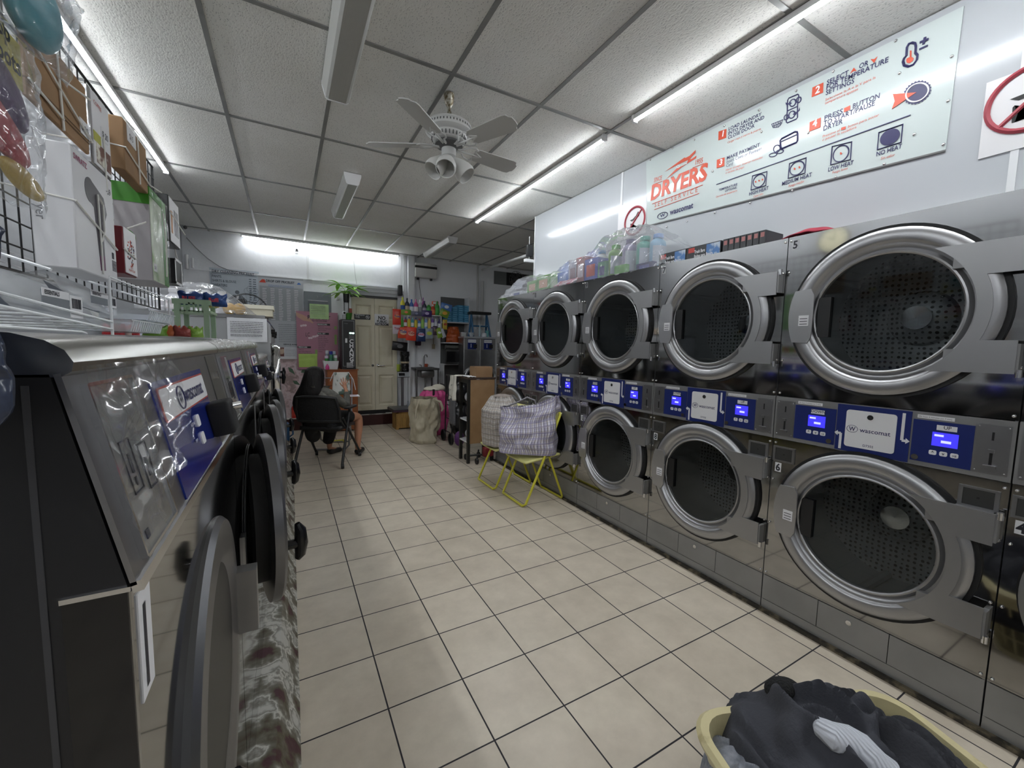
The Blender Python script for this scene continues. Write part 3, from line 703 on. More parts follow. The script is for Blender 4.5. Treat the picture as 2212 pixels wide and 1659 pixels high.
n = MB().sheet(lambda u, v: (-.432+.29*u, 4.212-.004*noise.noise(Vector((u*6, v*5, 0))), 1.402+.205*v), 16, 10).build('paper_notice', PAPER, kind='open'); tag(n, 'crinkled white printed notice taped on the side of the tall washer', 'notice', 'taped paper notices')
def lines(mb, o, u, v, w, rows, size=.01, mi=0, seed=1, gap=.35, thick=.45):
    "rows of small unreadable print: dashes of word length"
    rr = random.Random(seed)
    for r in rows:
        x = 0
        while x < w-size:
            l = min(rr.uniform(1.5, 6)*size*.55, w-x); mb.prism([(x, 0), (x+l, 0), (x+l, size*thick), (x, size*thick)], .0004, Vector(o)+Vector(v)*r, u, v, Vector(u).cross(Vector(v)), mi); x += l+size*gap
    return mb
q = MB(); lines(q, (-.41, 4.203, 1.42), (1, 0, 0), (0, 0, 1), .24, [.15, .135, .12, .105, .09, .075, .062, .04, .03], .008, seed=3); q.build('printed_text_lettering', INK, n)
# beige carton and black floor fan lying on the tall washer
t = thing('beige_carton', 'flat beige carton in front of the black fan on the tall washer', 'box', (-.24, 4.5, 1.635))
MB().box(-.37, -.10, 4.36, 4.66, 1.636, 1.70).build('box_body', mat('beige_card', C('cfc9b4'), .7), t)
MB().prism([(-.385, 1.70), (-.09, 1.70), (-.09, 1.735), (-.36, 1.735)], .31, (0, 4.35, 0), (1, 0, 0), (0, 0, 1), (0, 1, 0)).build('box_lid', mat('beige_lid', C('dedac8'), .7), t)
t = thing('black_fan', 'round black wire fan lying behind the beige carton on the tall washer', 'fan', (-.33, 4.95, 1.636))
mb = MB(); c = Vector((-.33, 4.93, 1.70)); R_ = .185
for rr_ in (R_, R_*.96, R_*.6, R_*.25): mb.tube([c+Vector((rr_*math.cos(a), .03*(rr_ < R_*.9), rr_*math.sin(a))) for a in [2*PI*i/36 for i in range(36)]], .003, 5, closed=True)
for i in range(26):
    a = 2*PI*i/26; mb.tube([c+Vector((R_*.1*math.cos(a), -.05, R_*.1*math.sin(a))), c+Vector((R_*.7*math.cos(a+.15), -.04, R_*.7*math.sin(a+.15))), c+Vector((R_*math.cos(a+.2), 0, R_*math.sin(a+.2)))], .0018, 4)
mb.build('grille', BLACK, t)
MB().box(-.37, -.29, 4.90, 4.99, 1.675, 1.725).build('motor', BLACK, t)
mb = MB()
for i in range(4):
    a = i*PI/2+.5; mb.prism([(0, -.02), (.13, -.05), (.15, .03), (.02, .02)], .004, c, (math.cos(a), 0, math.sin(a)), (-math.sin(a)*.9, .3, math.cos(a)*.9))
build_split(mb, 'blade', mat('fan_blade_grey', (.05, .05, .05), .4), t)
MB().box(-.43, -.23, 4.88, 5.0, 1.636, 1.65).tube([(-.33, 4.96, 1.64), (-.33, 4.96, 1.70)], .012).build('stand', BLACK, t)
# white jugs under a plastic sheet on the tall washer
def bottle(name, base, r, h, hexs, cap, label, cat, group, parent=None, sq=.75, neck=.3, capr=.35, lab=None, jug=False):
    t = thing(name, label, cat, base, 0, group)
    b0 = Vector(base)+Vector((0, 0, .001)); hb = h*.84
    MB().lathe([(.001, 0), (r*.92, 0), (r, h*.04), (r, h*.72), (r*.93, h*.79), (r*.65, h*.85), (r*neck, h*.87), (r*neck, hb*1.07)] if jug else [(.001, 0), (r*.92, 0), (r, h*.04), (r, h*.55), (r*.93, h*.66), (r*.55, h*.77), (r*neck, h*.82), (r*neck, hb)], b0, 'z', 20, sy=sq).build('bottle_body', paint(hexs, .35), t)
    MB().lathe([(r*capr, hb*(1.06 if jug else 1)-.002), (r*capr, h*.985), (r*capr*.85, h), (.001, h)], b0, 'z', 16).build('cap', paint(cap, .35), t)
    if lab: MB().lathe([(r*1.012, h*.14), (r*1.012, h*(.66 if jug else .50))], b0, 'z', 20, sy=sq, a0=-PI+.25, a1=-.25).build('label', paint(lab, .5), t)
    return t
for i in range(5):
    x = -.93+.112*i
    bottle('white_jug', (x, 4.42, 1.636), .052, .20, 'e3e3e8', 'f0f0f2', 'white plastic jug under the clear sheet on the tall washer', 'jug', 'white jugs under the sheet', sq=1, neck=.5, capr=.6, lab='d8c8ca' if i % 2 else None)
for i, (x, z) in enumerate(((-.40, 1.636), (-.33, 1.636))):
    tag(MB().sphere((x-.02, 4.32, z+.05), .05, sz=(1, .7, 1)).build('yellow_snack_bag', mat('yellow_snack', C('d8a83c'), .3, bump=(20, .6))), 'yellow crumpled snack bag under the sheet beside the white jugs', 'snack bag', 'yellow snack bags under the sheet')
def fn_(u, v):
    x = -1.02+.80*u; d = v*1.0
    top = 1.875-.01*math.sin(u*9) if u < .62 else 1.875-.24*((u-.62)/.38)**1.3
    if d < .35: y = 4.56-.28*d/.35; z = top
    else: y = 4.27-.06*(d-.35)/.65; z = top+(1.64-top)*(d-.35)/.65
    k = Vector((x*9, v*7, 2)); return (x, y+.02*noise.noise(k)+.01*noise.noise(k*3), z+.008*noise.noise(k*2))
tag(MB().sheet(fn_, 60, 40).build('plastic_sheet', film('clear_sheet', (.97, .97, .98), .35, .15, (14, .7), .22), kind='open'), 'clear plastic sheet draped over the white jugs on the tall washer', 'plastic sheet')
# green slatted rack with snack packs
GR = mat('pale_green_plastic', C('9fb89b'), .4)
t = thing('green_rack', 'pale green plastic tray rack on thin posts standing on the washers', 'rack', (-.52, 2.9, 1.312))
x0, x1, y0, y1 = P(384, 700, 'y', 2.86).x, P(447, 700, 'y', 2.86).x, 2.86, 3.10
for (x, y) in ((x0, y0), (x1, y0), (x0, y1), (x1, y1)): MB().box(x-.012, x+.012, y-.01, y+.01, 1.312, 1.61).build('post', GR, t)
mb = MB().box(x0, x1, y0, y1, 1.555, 1.56)
for (xa, xb, ya, yb) in ((x0-.02, x1+.02, y0-.008, y0), (x0-.02, x1+.02, y1, y1+.008), (x0-.02, x0-.012, y0, y1), (x1+.012, x1+.02, y0, y1)):
    mb.box(xa, xb, ya, yb, 1.60, 1.628).box(xa, xb, ya, yb, 1.555, 1.568)
for i in range(int((x1-x0)/.02)): mb.box(x0+.01+i*.02, x0+.018+i*.02, y0-.008, y0, 1.56, 1.61)
mb.box(x0-.02, x0+.05, y0-.009, y0, 1.6, 1.61).box(x1-.05, x1+.02, y0-.009, y0, 1.6, 1.61)
mb.build('tray', GR, t)
def pack(name, c, w, h, hexs, label, cat, group, txt=None, tc='c43a44', yaw_=0, d=.03, two=None):
    t = thing(name, label, cat, c, yaw_, group); T = Matrix.Translation(c) @ Rz(yaw_)
    def f(s):
        return lambda u, v: T @ Vector((w*(u-.5)*(1+.05*math.sin(v*9)), s*d*(4*u*(1-u))**.6*(4*v*(1-v))**.7+.003*noise.noise(Vector((u*9, v*9, c[1]))), h*v+.006*math.sin(u*14)*(v > .9)))
    MB().sheet(f(-1), 14, 12).sheet(f(1), 14, 12).build('wrapper', mat('foil_'+hexs, C(hexs), .28, .1, bump=(30, .4)), t)
    if txt: MB().text(txt, h*.42, T @ Vector((-w*.33, -d-.004, h*.33)), T.to_3x3() @ Vector((1, 0, 0)), (0, 0, 1), 0, bold=.03, sx=.85).build('lettering', paint(tc), t)
    if two: MB().sheet(lambda u, v: T @ Vector((w*(u*.6-.3), -d*1.08-.003, h*(.2+.5*v))), 2, 2).build('print', paint(two), t)
    return t
pack('snack_bag', (x0+.06, 2.93, 1.60), .13, .075, '23407e', 'blue crinkled snack bag on the green rack, with red RUFF lettering', 'snack bag', 'snack bags', 'RUFF')
pack('snack_bag', (x0+.165, 2.93, 1.60), .11, .072, '294a86', 'blue snack bag on the green rack beside the one lettered RUFF', 'snack bag', 'snack bags', 'Ruffl', yaw_=.25)
pack('snack_bag', (x1-.0, 3.02, 1.60), .08, .06, 'caa03c', 'yellow snack bag at the end of the green rack', 'snack bag', 'snack bags')
for i, (x, y, hx, lb, w) in enumerate(((-.75, 2.75, 'b02a32', 'red snack bag on the washer top beside the wire shelf', .10), (-.70, 2.80, 'c23a40', 'red and white snack bag leaning against the other red one', .08), (-.58, 2.7, '6f9a35', 'green snack bag on the washer top under the green rack', .10), (-.53, 2.73, 'c46a3a', 'orange snack bag between the green ones under the rack', .09), (-.47, 2.72, '8a3a34', 'brown-red snack bag lying under the green rack', .08), (-.42, 2.74, '7da23e', 'light green snack bag lying last under the green rack', .07))):
    pack('snack_bag', (x*.935, y*.935, 1.402), w*.935, .065, hx, lb, 'snack bag', 'snack bags', yaw_=.2*i-.4, two='e0d8d0' if i == 1 else None)
# ---------------- wire grid with goods tied to it ----------------
GXX = -.72; t = thing('wire_grid_panel', 'black wire grid panel hanging above the washers behind the tied boxes', 'grid panel', (GXX, 2.2, 1.62)); mb = MB()
BW = mat('black_wire', (.012, .012, .012), .4)
ya, yb, za, zb = 1.0, 3.5, 1.60, 2.50
for i in range(int((yb-ya)/.075)+1): mb.tube([(GXX, ya+.075*i, za), (GXX, ya+.075*i, zb)], .0028, 5)
for i in range(13): mb.tube([(GXX+.004, ya, za+.075*i), (GXX+.004, yb, za+.075*i)], .0028, 5)
mb.tube([(GXX, ya, za), (GXX, yb, za), (GXX, yb, zb), (GXX, ya, zb)], .005, 6, closed=True)
for y in (1.2, 2.2): mb.tube([(GXX, y, 2.30), (WL+.012, y, 2.30)], .006, 5)
mb.build('wire_lattice', BW, t)
CARD = mat('cardboard', C('9b7a58'), .75, noise_=(6, C('8a6b4b'), .4, .7)); STR = mat('white_string', (.75, .74, .7), .7)
def carton(name, label, x0, x1, y0, y1, z0, z1, m, cat='box', group='boxes tied to the wire grid', tape=None):
    t = thing(name, label, cat, ((x0+x1)/2, (y0+y1)/2, z0), 0, group)
    b = MB().rbox(x0, x1, y0, y1, z0, z1, .003, n=1).build('box_body', m, t); return t, b
def string(t, pts, r=.0028): MB().tube(pts, r, 6).build('tie_string', STR, t)
def sticker(t, b, x, y0, y1, z0, z1, txt=None, s=.03, name='price_sticker', col=OFFW, ic=INK):
    o = MB().box(x, x+.0012, y0, y1, z0, z1).build(name, col, b if b else t)
    return o
XA = -.50
t, b = carton('brown_carton', 'large brown carton tied with white string at the top of the grid', P(46, 200, 'y', 1.40).x, XA, 1.40, 1.735, 1.945, 2.135, CARD)
MB().box(P(46, 200, 'y', 1.40).x, XA+.001, 1.399, 1.736, 1.985, 1.988).box(XA, XA+.0015, 1.40, 1.735, 1.975, 1.979).build('flap_edge', mat('card_dark', C('6b5138'), .8), b)
MB().box(XA, XA+.002, 1.675, 1.725, 1.985, 2.028).text('$ 20', .026, (XA+.0025, 1.68, 1.997), (0, 1, 0), (0, 0, 1), 0, mi=1).build('price_sticker', [OFFW, INK], b)
string(t, [(XA+.004, 1.56, 1.94), (XA+.004, 1.555, 2.04), (XA+.004, 1.55, 2.14), (-.60, 1.55, 2.14)])
string(t, [(-.66, 1.396, 2.10), (XA+.004, 1.40, 2.09), (XA+.006, 1.58, 2.03), (XA+.006, 1.74, 1.985), (-.60, 1.74, 1.985)])
string(t, [(XA+.003, 1.40, 1.985), (XA+.008, 1.55, 1.965)])
string(t, [(XA+.004, 1.56, 2.07), (XA+.04, 1.63, 2.06)])
t, b = carton('silver_box', 'tall silver and white coffee box between the brown cartons', -.66, XA-.005, 1.77, 1.925, 1.935, 2.165, mat('silver_foil', (.45, .45, .46), .22, .8, bump=(10, .5)))
mb = MB().box(XA-.005, XA-.003, 1.785, 1.925, 1.94, 2.16); f = mb.build('front_card', OFFW, b)
MB().box(XA-.003, XA-.001, 1.80, 1.915, 1.95, 2.01).build('food_picture', mat('food_print', C('6b4030'), .5, noise_=(22, C('e0dccf'), .5, .6)), f)
MB().box(XA-.003, XA-.0015, 1.785, 1.84, 2.012, 2.04).build('yellow_print', mat('lime', C('b9b84a'), .5), f)
MB().text('COFFEE', .018, (XA-.002, 1.80, 2.125), (0, 1, 0), (0, 0, 1), 0).build('lettering', REDI, f)
MB().box(XA-.003, XA-.001, 1.845, 1.905, 2.04, 2.075).text('$ 20', .028, (XA, 1.85, 2.048), (0, 1, 0), (0, 0, 1), 0, mi=1).build('price_sticker', [OFFW, INK], f)
string(t, [(XA, 1.86, 1.88), (XA, 1.86, 2.05)])
t, b = carton('brown_carton', 'smaller brown carton tied to the grid beyond the silver coffee box', P(238, 340, 'y', 2.06).x, XA, 2.06, 2.345, 2.02, 2.205, CARD)
MB().box(XA, XA+.002, 2.10, 2.20, 2.14, 2.20).text('$15', .03, (XA+.0025, 2.12, 2.155), (0, 1, 0), (0, 0, 1), 0, mi=1).build('price_sticker', [OFFW, INK], b)
string(t, [(-.66, 2.056, 2.11), (XA+.004, 2.06, 2.10), (XA+.006, 2.35, 2.06), (XA+.03, 2.42, 2.055)])
string(t, [(XA+.004, 2.22, 2.02), (XA+.004, 2.215, 2.205)])
string(t, [(-.66, 2.05, 2.21), (XA+.004, 2.1, 2.208), (XA+.02, 2.28, 2.205)])
WB_ = mat('white_box_card', (.72, .72, .74), .45)
t, b = carton('hair_dryer_box', 'tall white box with a grey hair dryer picture hanging from the grid', P(74, 560, 'y', 1.60).x, XA, 1.60, 1.905, 1.59, 1.925, WB_)
pic = MB(); GD = mat('dryer_grey_print', C('4b474e'), .4); PK = mat('dryer_purple_print', C('6b3a5e'), .4)
pic.prism([(p[0], p[1]) for p in arc(1.715, 1.838, .036, 0, 2*PI, 20)[:-1]], .001, (XA, 0, 0), (0, 1, 0), (0, 0, 1), (1, 0, 0))
pic.prism([(p[0]*1.0, p[1]) for p in [(1.715, 1.874), (1.82, 1.845), (1.84, 1.80), (1.815, 1.765), (1.72, 1.802)]], .0008, (XA, 0, 0), (0, 1, 0), (0, 0, 1), (1, 0, 0))
pic.prism([(1.735, 1.82), (1.80, 1.80), (1.80, 1.66), (1.757, 1.655)], .0009, (XA, 0, 0), (0, 1, 0), (0, 0, 1), (1, 0, 0))
pic.prism([(1.757, 1.655), (1.80, 1.66), (1.80, 1.615), (1.762, 1.61)], .001, (XA, 0, 0), (0, 1, 0), (0, 0, 1), (1, 0, 0), mi=1)
pic.build('hair_dryer_print', [GD, PK], b)
MB().text('SWRATZ', .022, (XA+.001, 1.615, 1.893), (0, 1, 0), (0, 0, 1), 0, bold=.02).build('brand_lettering', mat('magenta_print', C('a04a6c'), .5), b)
mb = MB()
for i in range(9): mb.box(XA, XA+.001, 1.862, 1.900, 1.625+.004*i, 1.627+.004*i)
mb.box(XA, XA+.001, 1.865, 1.88, 1.665, 1.685); mb.build('barcode_print', INK, b)
MB().text('-59', .03, (XA+.001, 1.845, 1.87), (0, 1, 0), (0, 0, 1), 0).build('price_lettering', INK, b)
MB().text('dryer', .03, (-.575, 1.599, 1.78), (0, 0, -1), (1, 0, 0), 0).build('side_lettering', mat('grey_print', (.2, .2, .22), .5), b)
string(t, [(-.69, 1.596, 1.80), (XA+.004, 1.60, 1.775), (XA+.005, 1.90, 1.70)])
string(t, [(XA+.004, 1.766, 1.60), (XA+.004, 1.762, 1.84), (XA+.004, 1.80, 1.82), (XA+.004, 1.80, 1.74), (XA+.004, 1.77, 1.70)])
GB = mat('green_box_print', C('3f8a22'), .4); GYB = mat('grey_box_card', C('a8a4a6'), .5)
t, b = carton('green_white_box', 'large box with green top band, wrapped in clear film, hanging from the grid', P(247, 500, 'y', 2.35).x, XA, 2.35, 2.62, 1.655, 2.055, GYB)
MB().box(P(247, 500, 'y', 2.35).x-.001, XA, 2.348, 2.35, 1.98, 2.056).box(XA, XA+.002, 2.35, 2.62, 2.02, 2.056).box(XA, XA+.002, 2.54, 2.62, 1.66, 2.02).box(P(247, 500, 'y', 2.35).x-.001, XA, 2.349, 2.62, 2.054, 2.0565).build('green_band', GB, b)
MB().box(XA, XA+.0015, 2.352, 2.54, 1.66, 2.018).build('pale_print', mat('pale_green_print', C('c9d3bd'), .4, noise_=(9, C('8fae7a'), .55, .65)), b)
MB().lathe([(.001, 0), (.035, 0), (.035, -.001)], (-.585, 2.348, 1.83), 'y', 24).build('green_roundel', GB, b)
MB().box(XA, XA+.003, 2.36, 2.41, 1.70, 1.735).text('$10', .02, (XA+.0035, 2.365, 1.71), (0, 1, 0), (0, 0, 1), 0, mi=1).build('price_sticker', [OFFW, INK], b)
MB().sheet(lambda u, v: (XA+.010+.006*noise.noise(Vector((u*6, v*4, 7))), 2.35+.27*u, 1.66+.39*v), 20, 20).build('film_wrap', film('box_film', (.97, .97, .97), .3, .1, (12, .8), .06), t, kind='open')
string(t, [(XA+.012, 2.53, 1.70), (XA+.014, 2.54, 1.85), (XA+.012, 2.52, 1.99)]); 
t, b = carton('red_white_box', 'small dark red and white box tied low on the grid beside the hair dryer box', -.60, XA+.0, 1.985, 2.12, 1.635, 1.80, mat('dark_red_card', C('6b1620'), .4))
f = MB().box(XA, XA+.002, 1.99, 2.12, 1.64, 1.80).build('front_card', OFFW, b)
mb = MB(); rr = random.Random(4)
for i in range(46):
    a = rr.random()*2*PI; q = .042*rr.random()**.5; mb.box(XA+.002, XA+.003, 2.055+q*math.cos(a)-.003, 2.055+q*math.cos(a)+.003, 1.715+q*1.1*math.sin(a)-.003, 1.715+q*1.1*math.sin(a)+.003, rr.choice((0, 1, 2)))
mb.build('dotted_print', [REDI, mat('brown_print', C('7a4a33'), .5), mat('navy_dot', C('3a3f5c'), .5)], f)
MB().text('QUIZ\nHEARTSOAP', .013, (XA+.0025, 2.055, 1.662), (0, 1, 0), (0, 0, 1), 0, align='CENTER').build('lettering', REDI, f)
string(t, [(XA+.004, 1.98, 1.72), (XA+.006, 2.1, 1.705)]); string(t, [(XA+.004, 2.02, 1.80), (XA+.05, 2.06, 1.84)])
t, b = carton('black_framed_box', 'white box with black edges hanging high at the far end of the grid', -.60, XA, 2.70, 2.93, 1.90, 2.13, BLACK)
f = MB().box(XA, XA+.002, 2.71, 2.915, 1.905, 2.125).build('front_card', OFFW, b)
MB().box(XA+.002, XA+.003, 2.73, 2.76, 1.95, 2.06).build('orange_print', mat('orange_print', C('c0885a'), .5), f)
mb = MB()
for k in range(5): mb.box(XA+.002, XA+.003, 2.80+.02*k, 2.806+.02*k, 1.95, 2.08)
mb.build('grey_lettering', mat('grey_print', (.2, .2, .22), .5), f)
string(t, [(XA+.004, 2.7, 2.05), (XA+.02, 2.95, 1.99)])
t, b = carton('small_black_case', 'small black case with white frame hanging below the black-edged box', -.60, XA, 2.78, 2.93, 1.70, 1.83, BLACK)
MB().box(XA, XA+.002, 2.775, 2.935, 1.697, 1.71).box(XA, XA+.002, 2.775, 2.935, 1.82, 1.833).box(XA, XA+.002, 2.775, 2.79, 1.70, 1.83).box(XA, XA+.002, 2.92, 2.935, 1.70, 1.83).build('white_frame', OFFW, b)
string(t, [(XA, 2.85, 1.83), (XA-.02, 2.9, 1.90)])
# clear toy bags at the near end
def bulgebag(name, c, w, h, d, m, label, cat, group, seed, amp=.02):
    t = thing(name, label, cat, c, 0, group)
    def f(s):
        def g(u, v):
            e = (max(0, 4*u*(1-u)))**.5*(max(0, 4*v*(1-v)))**.45; k = Vector((u*4, v*4, seed))
            return (c[0]+s*d*e+amp*noise.noise(k)*e+.3*amp*noise.noise(k*4), c[1]+w*(u-.5)+amp*.8*noise.noise(k+Vector((5, 5, 0))), c[2]+h*(v-.5)+amp*.8*noise.noise(k+Vector((9, 0, 0))))
        return g
    MB().sheet(f(1), 40, 40).sheet(f(-1), 30, 30).build('clear_film', m, t, kind='open'); return t
TB = film('toy_bag_film', (.96, .97, .98), .4, .06, (9, .5), .10)
t = bulgebag('toy_bag', (-.47, 1.17, 1.845), .36, .36, .035, TB, 'clear toy bag with yellow header card, purple and red toy shapes inside', 'toy bag', 'clear bags hanging at the front of the grid', 3)
MB().sheet(lambda u, v: (-.475+.01*math.sin(u*5), 1.0+.335*u, 1.925+.095*v), 8, 4).build('header_card', mat('yellow_card', C('c2b332'), .4), t, solid=.002)
MB().text('Soop\nScoots', .045, (-.455, 1.13, 1.965), (0, 1, 0), (0, 0, 1), 0, bold=.03).build('lettering', INK, t)
def blob(t, c, r, sz, hexs, nm, rx=0): 
    MB().sphere(c, r*1.22, n=10, sz=sz, M=Matrix.Rotation(rx, 4, 'X')).build(nm, paint(hexs, .35), t)
blob(t, (-.475, 1.22, 1.885), .05, (.3, 1.7, .75), '4a2f5e', 'purple_toy', -.5)
blob(t, (-.472, 1.17, 1.81), .05, (.3, 2.3, .7), 'b0303c', 'red_toy', -.35)
blob(t, (-.475, 1.28, 1.725), .04, (.3, 1.6, .5), 'c0a040', 'yellow_toy', -.2)
blob(t, (-.475, 1.06, 1.745), .05, (.3, 2.0, .5), '34508a', 'blue_toy', -.3)
blob(t, (-.478, 1.06, 1.88), .04, (.3, 1.6, .8), '8a6a54', 'brown_toy', -.4)
t = bulgebag('toy_bag', (-.40, 1.10, 2.07), .38, .27, .05, TB, 'clear crumpled bag with a turquoise toy and green label, topmost on the grid', 'toy bag', 'clear bags hanging at the front of the grid', 8, .03)
blob(t, (-.41, 1.19, 2.03), .055, (.5, 1.2, 1.0), '3f8f9c', 'turquoise_toy', -.4); blob(t, (-.41, 1.10, 2.10), .05, (.4, 1.0, .8), '8b8f96', 'grey_toy', .4)
MB().box(-.352, -.350, .955, 1.02, 2.045, 2.11).text('5', .06, (-.348, .975, 2.055), (0, 1, 0), (0, 0, 1), 0, mi=1).build('green_label', [paint('a6c43c'), INK], t)
t = bulgebag('toy_bag', (-.48, 1.07, 1.99), .24, .17, .03, TB, 'clear bag of small colourless pieces between the turquoise and the yellow toy bags', 'toy bag', 'clear bags hanging at the front of the grid', 12, .02)
blob(t, (-.49, 1.06, 1.985), .04, (.4, 1.1, .9), '9aa39e', 'grey_toy')
# ---------------- white wire shelf with blister packs ----------------
WW = mat('white_wire', (.82, .84, .86), .3)
t = thing('white_wire_shelf', 'white wire shelf on the washers holding clear packs with barcode labels', 'wire shelf', (-.52, 1.3, 1.40))
def rod(a, b, r=.0035): return MB().tube([a, b], r, 8)
mb = rod((-.50, .80, 1.507), (-.50, 1.823, 1.454)); mb.tube([(-.50, .80, 1.478), (-.50, 1.823, 1.43)], .0035, 8)
mb.tube([(-.50, .82, 1.418), (-.50, 1.59, 1.416), (-.50, 1.62, 1.412), (-.50, 1.625, 1.402)], .003, 8)
mb.tube([(-.50, 1.823, 1.402), (-.50, 1.823, 1.60)], .0042, 8).tube([(-.80, 1.823, 1.402), (-.80, 1.823, 1.55)], .0042, 8)
mb.tube([(-.50, 2.60, 1.402), (-.50, 2.60, 1.60)], .004, 8).tube([(-.50, 1.823, 1.60), (-.50, 2.60, 1.60)], .003, 8)
for i in range(10): mb.tube([(-.50, .86+.1*i, 1.475-.0048*i), (-.82, .86+.1*i, 1.475-.0048*i)], .0025, 6)
mb.tube([(-.82, .80, 1.50), (-.82, 1.823, 1.44)], .0035, 8).tube([(-.82, .80, 1.402), (-.82, .80, 1.60)], .004, 8).tube([(-.50, .80, 1.402), (-.50, .80, 1.52)], .004, 8)
for y in (1.15, 1.5, 2.0, 2.3): mb.tube([(-.52, y, 1.57), (-.78, y+.05, 1.66)], .004, 6)
mb.tube([(-.78, .9, 1.70), (-.78, 2.5, 1.66)], .004, 6).tube([(-.78, .9, 1.66), (-.78, 2.5, 1.62)], .003, 6)
mb.build('wire_frame', WW, t)
CLP = film('clear_pack', (.93, .95, .97), .4, .08, (9, .5), .34)
def blister(y0, w, z0, lb, x=-.53, sl=.0):
    t = thing('clear_pack', lb, 'pack', (x, y0+w/2, z0), 0, 'clear packs on the wire shelf')
    def g(u, v): return (x+.02-.06*v+.004*noise.noise(Vector((u*8, v*6, y0*9))), y0+w*u, z0+.10*math.sin(min(1, (1-u)*1.8)*PI/2)**.8*v+.004*noise.noise(Vector((u*10, v*6, y0)))-.03*u)
    MB().sheet(g, 24, 14).sheet(lambda u, v: (x-.04-.06*v, y0+w*u, z0+.10*math.sin(min(1, (1-u)*1.8)*PI/2)**.8*(1-.2*v)-.03*u), 24, 6).build('shell', CLP, t, kind='open')
    MB().sheet(lambda u, v: (x-.035-.03*v, y0+w*(.1+.8*u), z0+.015+.06*v*(1-u*.7)-.03*u), 8, 4).build('grey_article', mat('grey_article', C('6a717b'), .35), t)
    c = MB().box(x+.021, x+.0225, y0+w*.22, y0+w*.48, z0+.015, z0+.055).build('grey_card', paint('7d8288'), t)
    MB().box(x+.0225, x+.0235, y0+w*.22, y0+w*.48, z0+.040, z0+.06).text('ESSENTIALS', .0145, (x+.024, y0+w*.24, z0+.045), (0, 1, 0), (0, 0, 1), 0, mi=1, bold=.03).build('name_lettering', [OFFW, INK], c)
    mb = MB().box(x+.0235, x+.0245, y0+w*.48, y0+w*.62, z0-.005, z0+.055)
    r_ = random.Random(y0)
    yy = y0+w*.50
    while yy < y0+w*.605:
        q = r_.uniform(.0008, .003); mb.box(x+.0245, x+.025, yy, yy+q, z0+.020, z0+.047, mi=1); yy += q+r_.uniform(.001, .003)
    mb.box(x+.0245, x+.025, y0+w*.50, y0+w*.60, z0+.008, z0+.011, mi=1).build('barcode_label', [OFFW, INK], c)
blister(1.29, .54, 1.458, 'clear pack with ESSENTIALS card lying on the sloping wires before the upright')
blister(1.80, .58, 1.505, 'clear pack with ESSENTIALS card beyond the upright of the wire shelf', -.60)
blister(1.10, .50, 1.43, 'clear pack with grey contents at the back of the wire shelf', -.72)
def tray(y0, z0, lb):
    t = thing('clear_tray', lb, 'tray', (-.55, y0, z0), 0, 'clear ribbed trays')
    mb = MB(); L_ = .42
    pts = [(-.62, y0), (-.48, y0), (-.48, y0+L_), (-.62, y0+L_)]
    for i in range(4):
        a, b_ = Vector((*pts[i], 0)), Vector((*pts[(i+1) % 4], 0)); mb.add([a+Vector((0, 0, z0)), b_+Vector((0, 0, z0)), b_*1.0+Vector((.01, 0, z0+.04)), a*1.0+Vector((.01, 0, z0+.04))], [(0, 1, 2, 3)])
    mb.box(-.62, -.48, y0, y0+L_, z0, z0+.002)
    mb.build('tray_shell', CLP, t, kind='open')
    q = MB().tube([(-.467, y0, z0+.04), (-.467, y0+L_, z0+.04)], .0025, 6)
    for i in range(16): q.tube([(-.478, y0+.02+i*.025, z0+.002), (-.468, y0+.02+i*.025, z0+.04)], .0018, 5)
    q.build('rim_grating', WW, t)
tray(1.90, 1.425, 'clear ribbed plastic tray low beyond the wire shelf upright'); tray(2.12, 1.475, 'clear ribbed plastic tray just above and beyond the other clear tray')
tag(MB().sheet(lambda u, v: (-.875, 1.0+.5*u, 1.52+.12*v+.01*noise.noise(Vector((u*4, v*4, 1)))), 12, 8).build('brown_wrapped_packet', mat('brown_packet', C('8d8378'), .4, bump=(8, .5)), solid=.02), 'brown-grey wrapped packet standing behind the wire shelf', 'packet')
# bluish film bundle at the extreme left
t = thing('film_bundle', 'bluish plastic bundle hanging against the dark side of the washer with sticker 1', 'plastic bag', (-.20, .385, 1.33))
MB().sheet(lambda u, v: (-.30+.146*u+.004*math.sin(v*7)*u-.012*max(0, .15-v)/.15*u+.004*v*u, .375-.008*math.sin(u*7)-.006*noise.noise(Vector((u*9, v*12, 4))), 1.33+.13*v), 24, 30).build('bag_film', mat('bluish_film', C('3a4154'), .22, bump=(30, .8)), t, solid=.004)
t = thing('wall_clock', 'round wall clock high on the side wall, mirrored in the dryer with sticker 5', 'clock', (WL+.01, 2.5, 2.74))
MB().lathe([(.001, .03), (.14, .03), (.14, .04), (.155, .04), (.16, .02), (.16, .0), (.001, 0)], (WL, 2.5, 2.74), 'x', 36).build('case', mat('clock_rim', (.25, .24, .22), .4), t)
fc_ = MB().lathe([(.001, .032), (.138, .032)], (WL, 2.5, 2.74), 'x', 36).build('clock_face', mat('clock_face_cream', C('d8d2b4'), .5), t)
mb = MB()
for i in range(12): a = PI/2-i*PI/6; mb.text(str(i if i else 12), .032, (WL+.034, 2.5+.115*math.cos(a), 2.74+.115*math.sin(a)-.011), (0, 1, 0), (0, 0, 1), 0, align='CENTER', bold=.02)
mb.build('numeral_lettering', INK, fc_); MB().tube([(WL+.036, 2.5, 2.74), (WL+.036, 2.56, 2.78)], .004, 5).tube([(WL+.037, 2.5, 2.74), (WL+.037, 2.49, 2.84)], .003, 5).build('hands', INK, fc_)
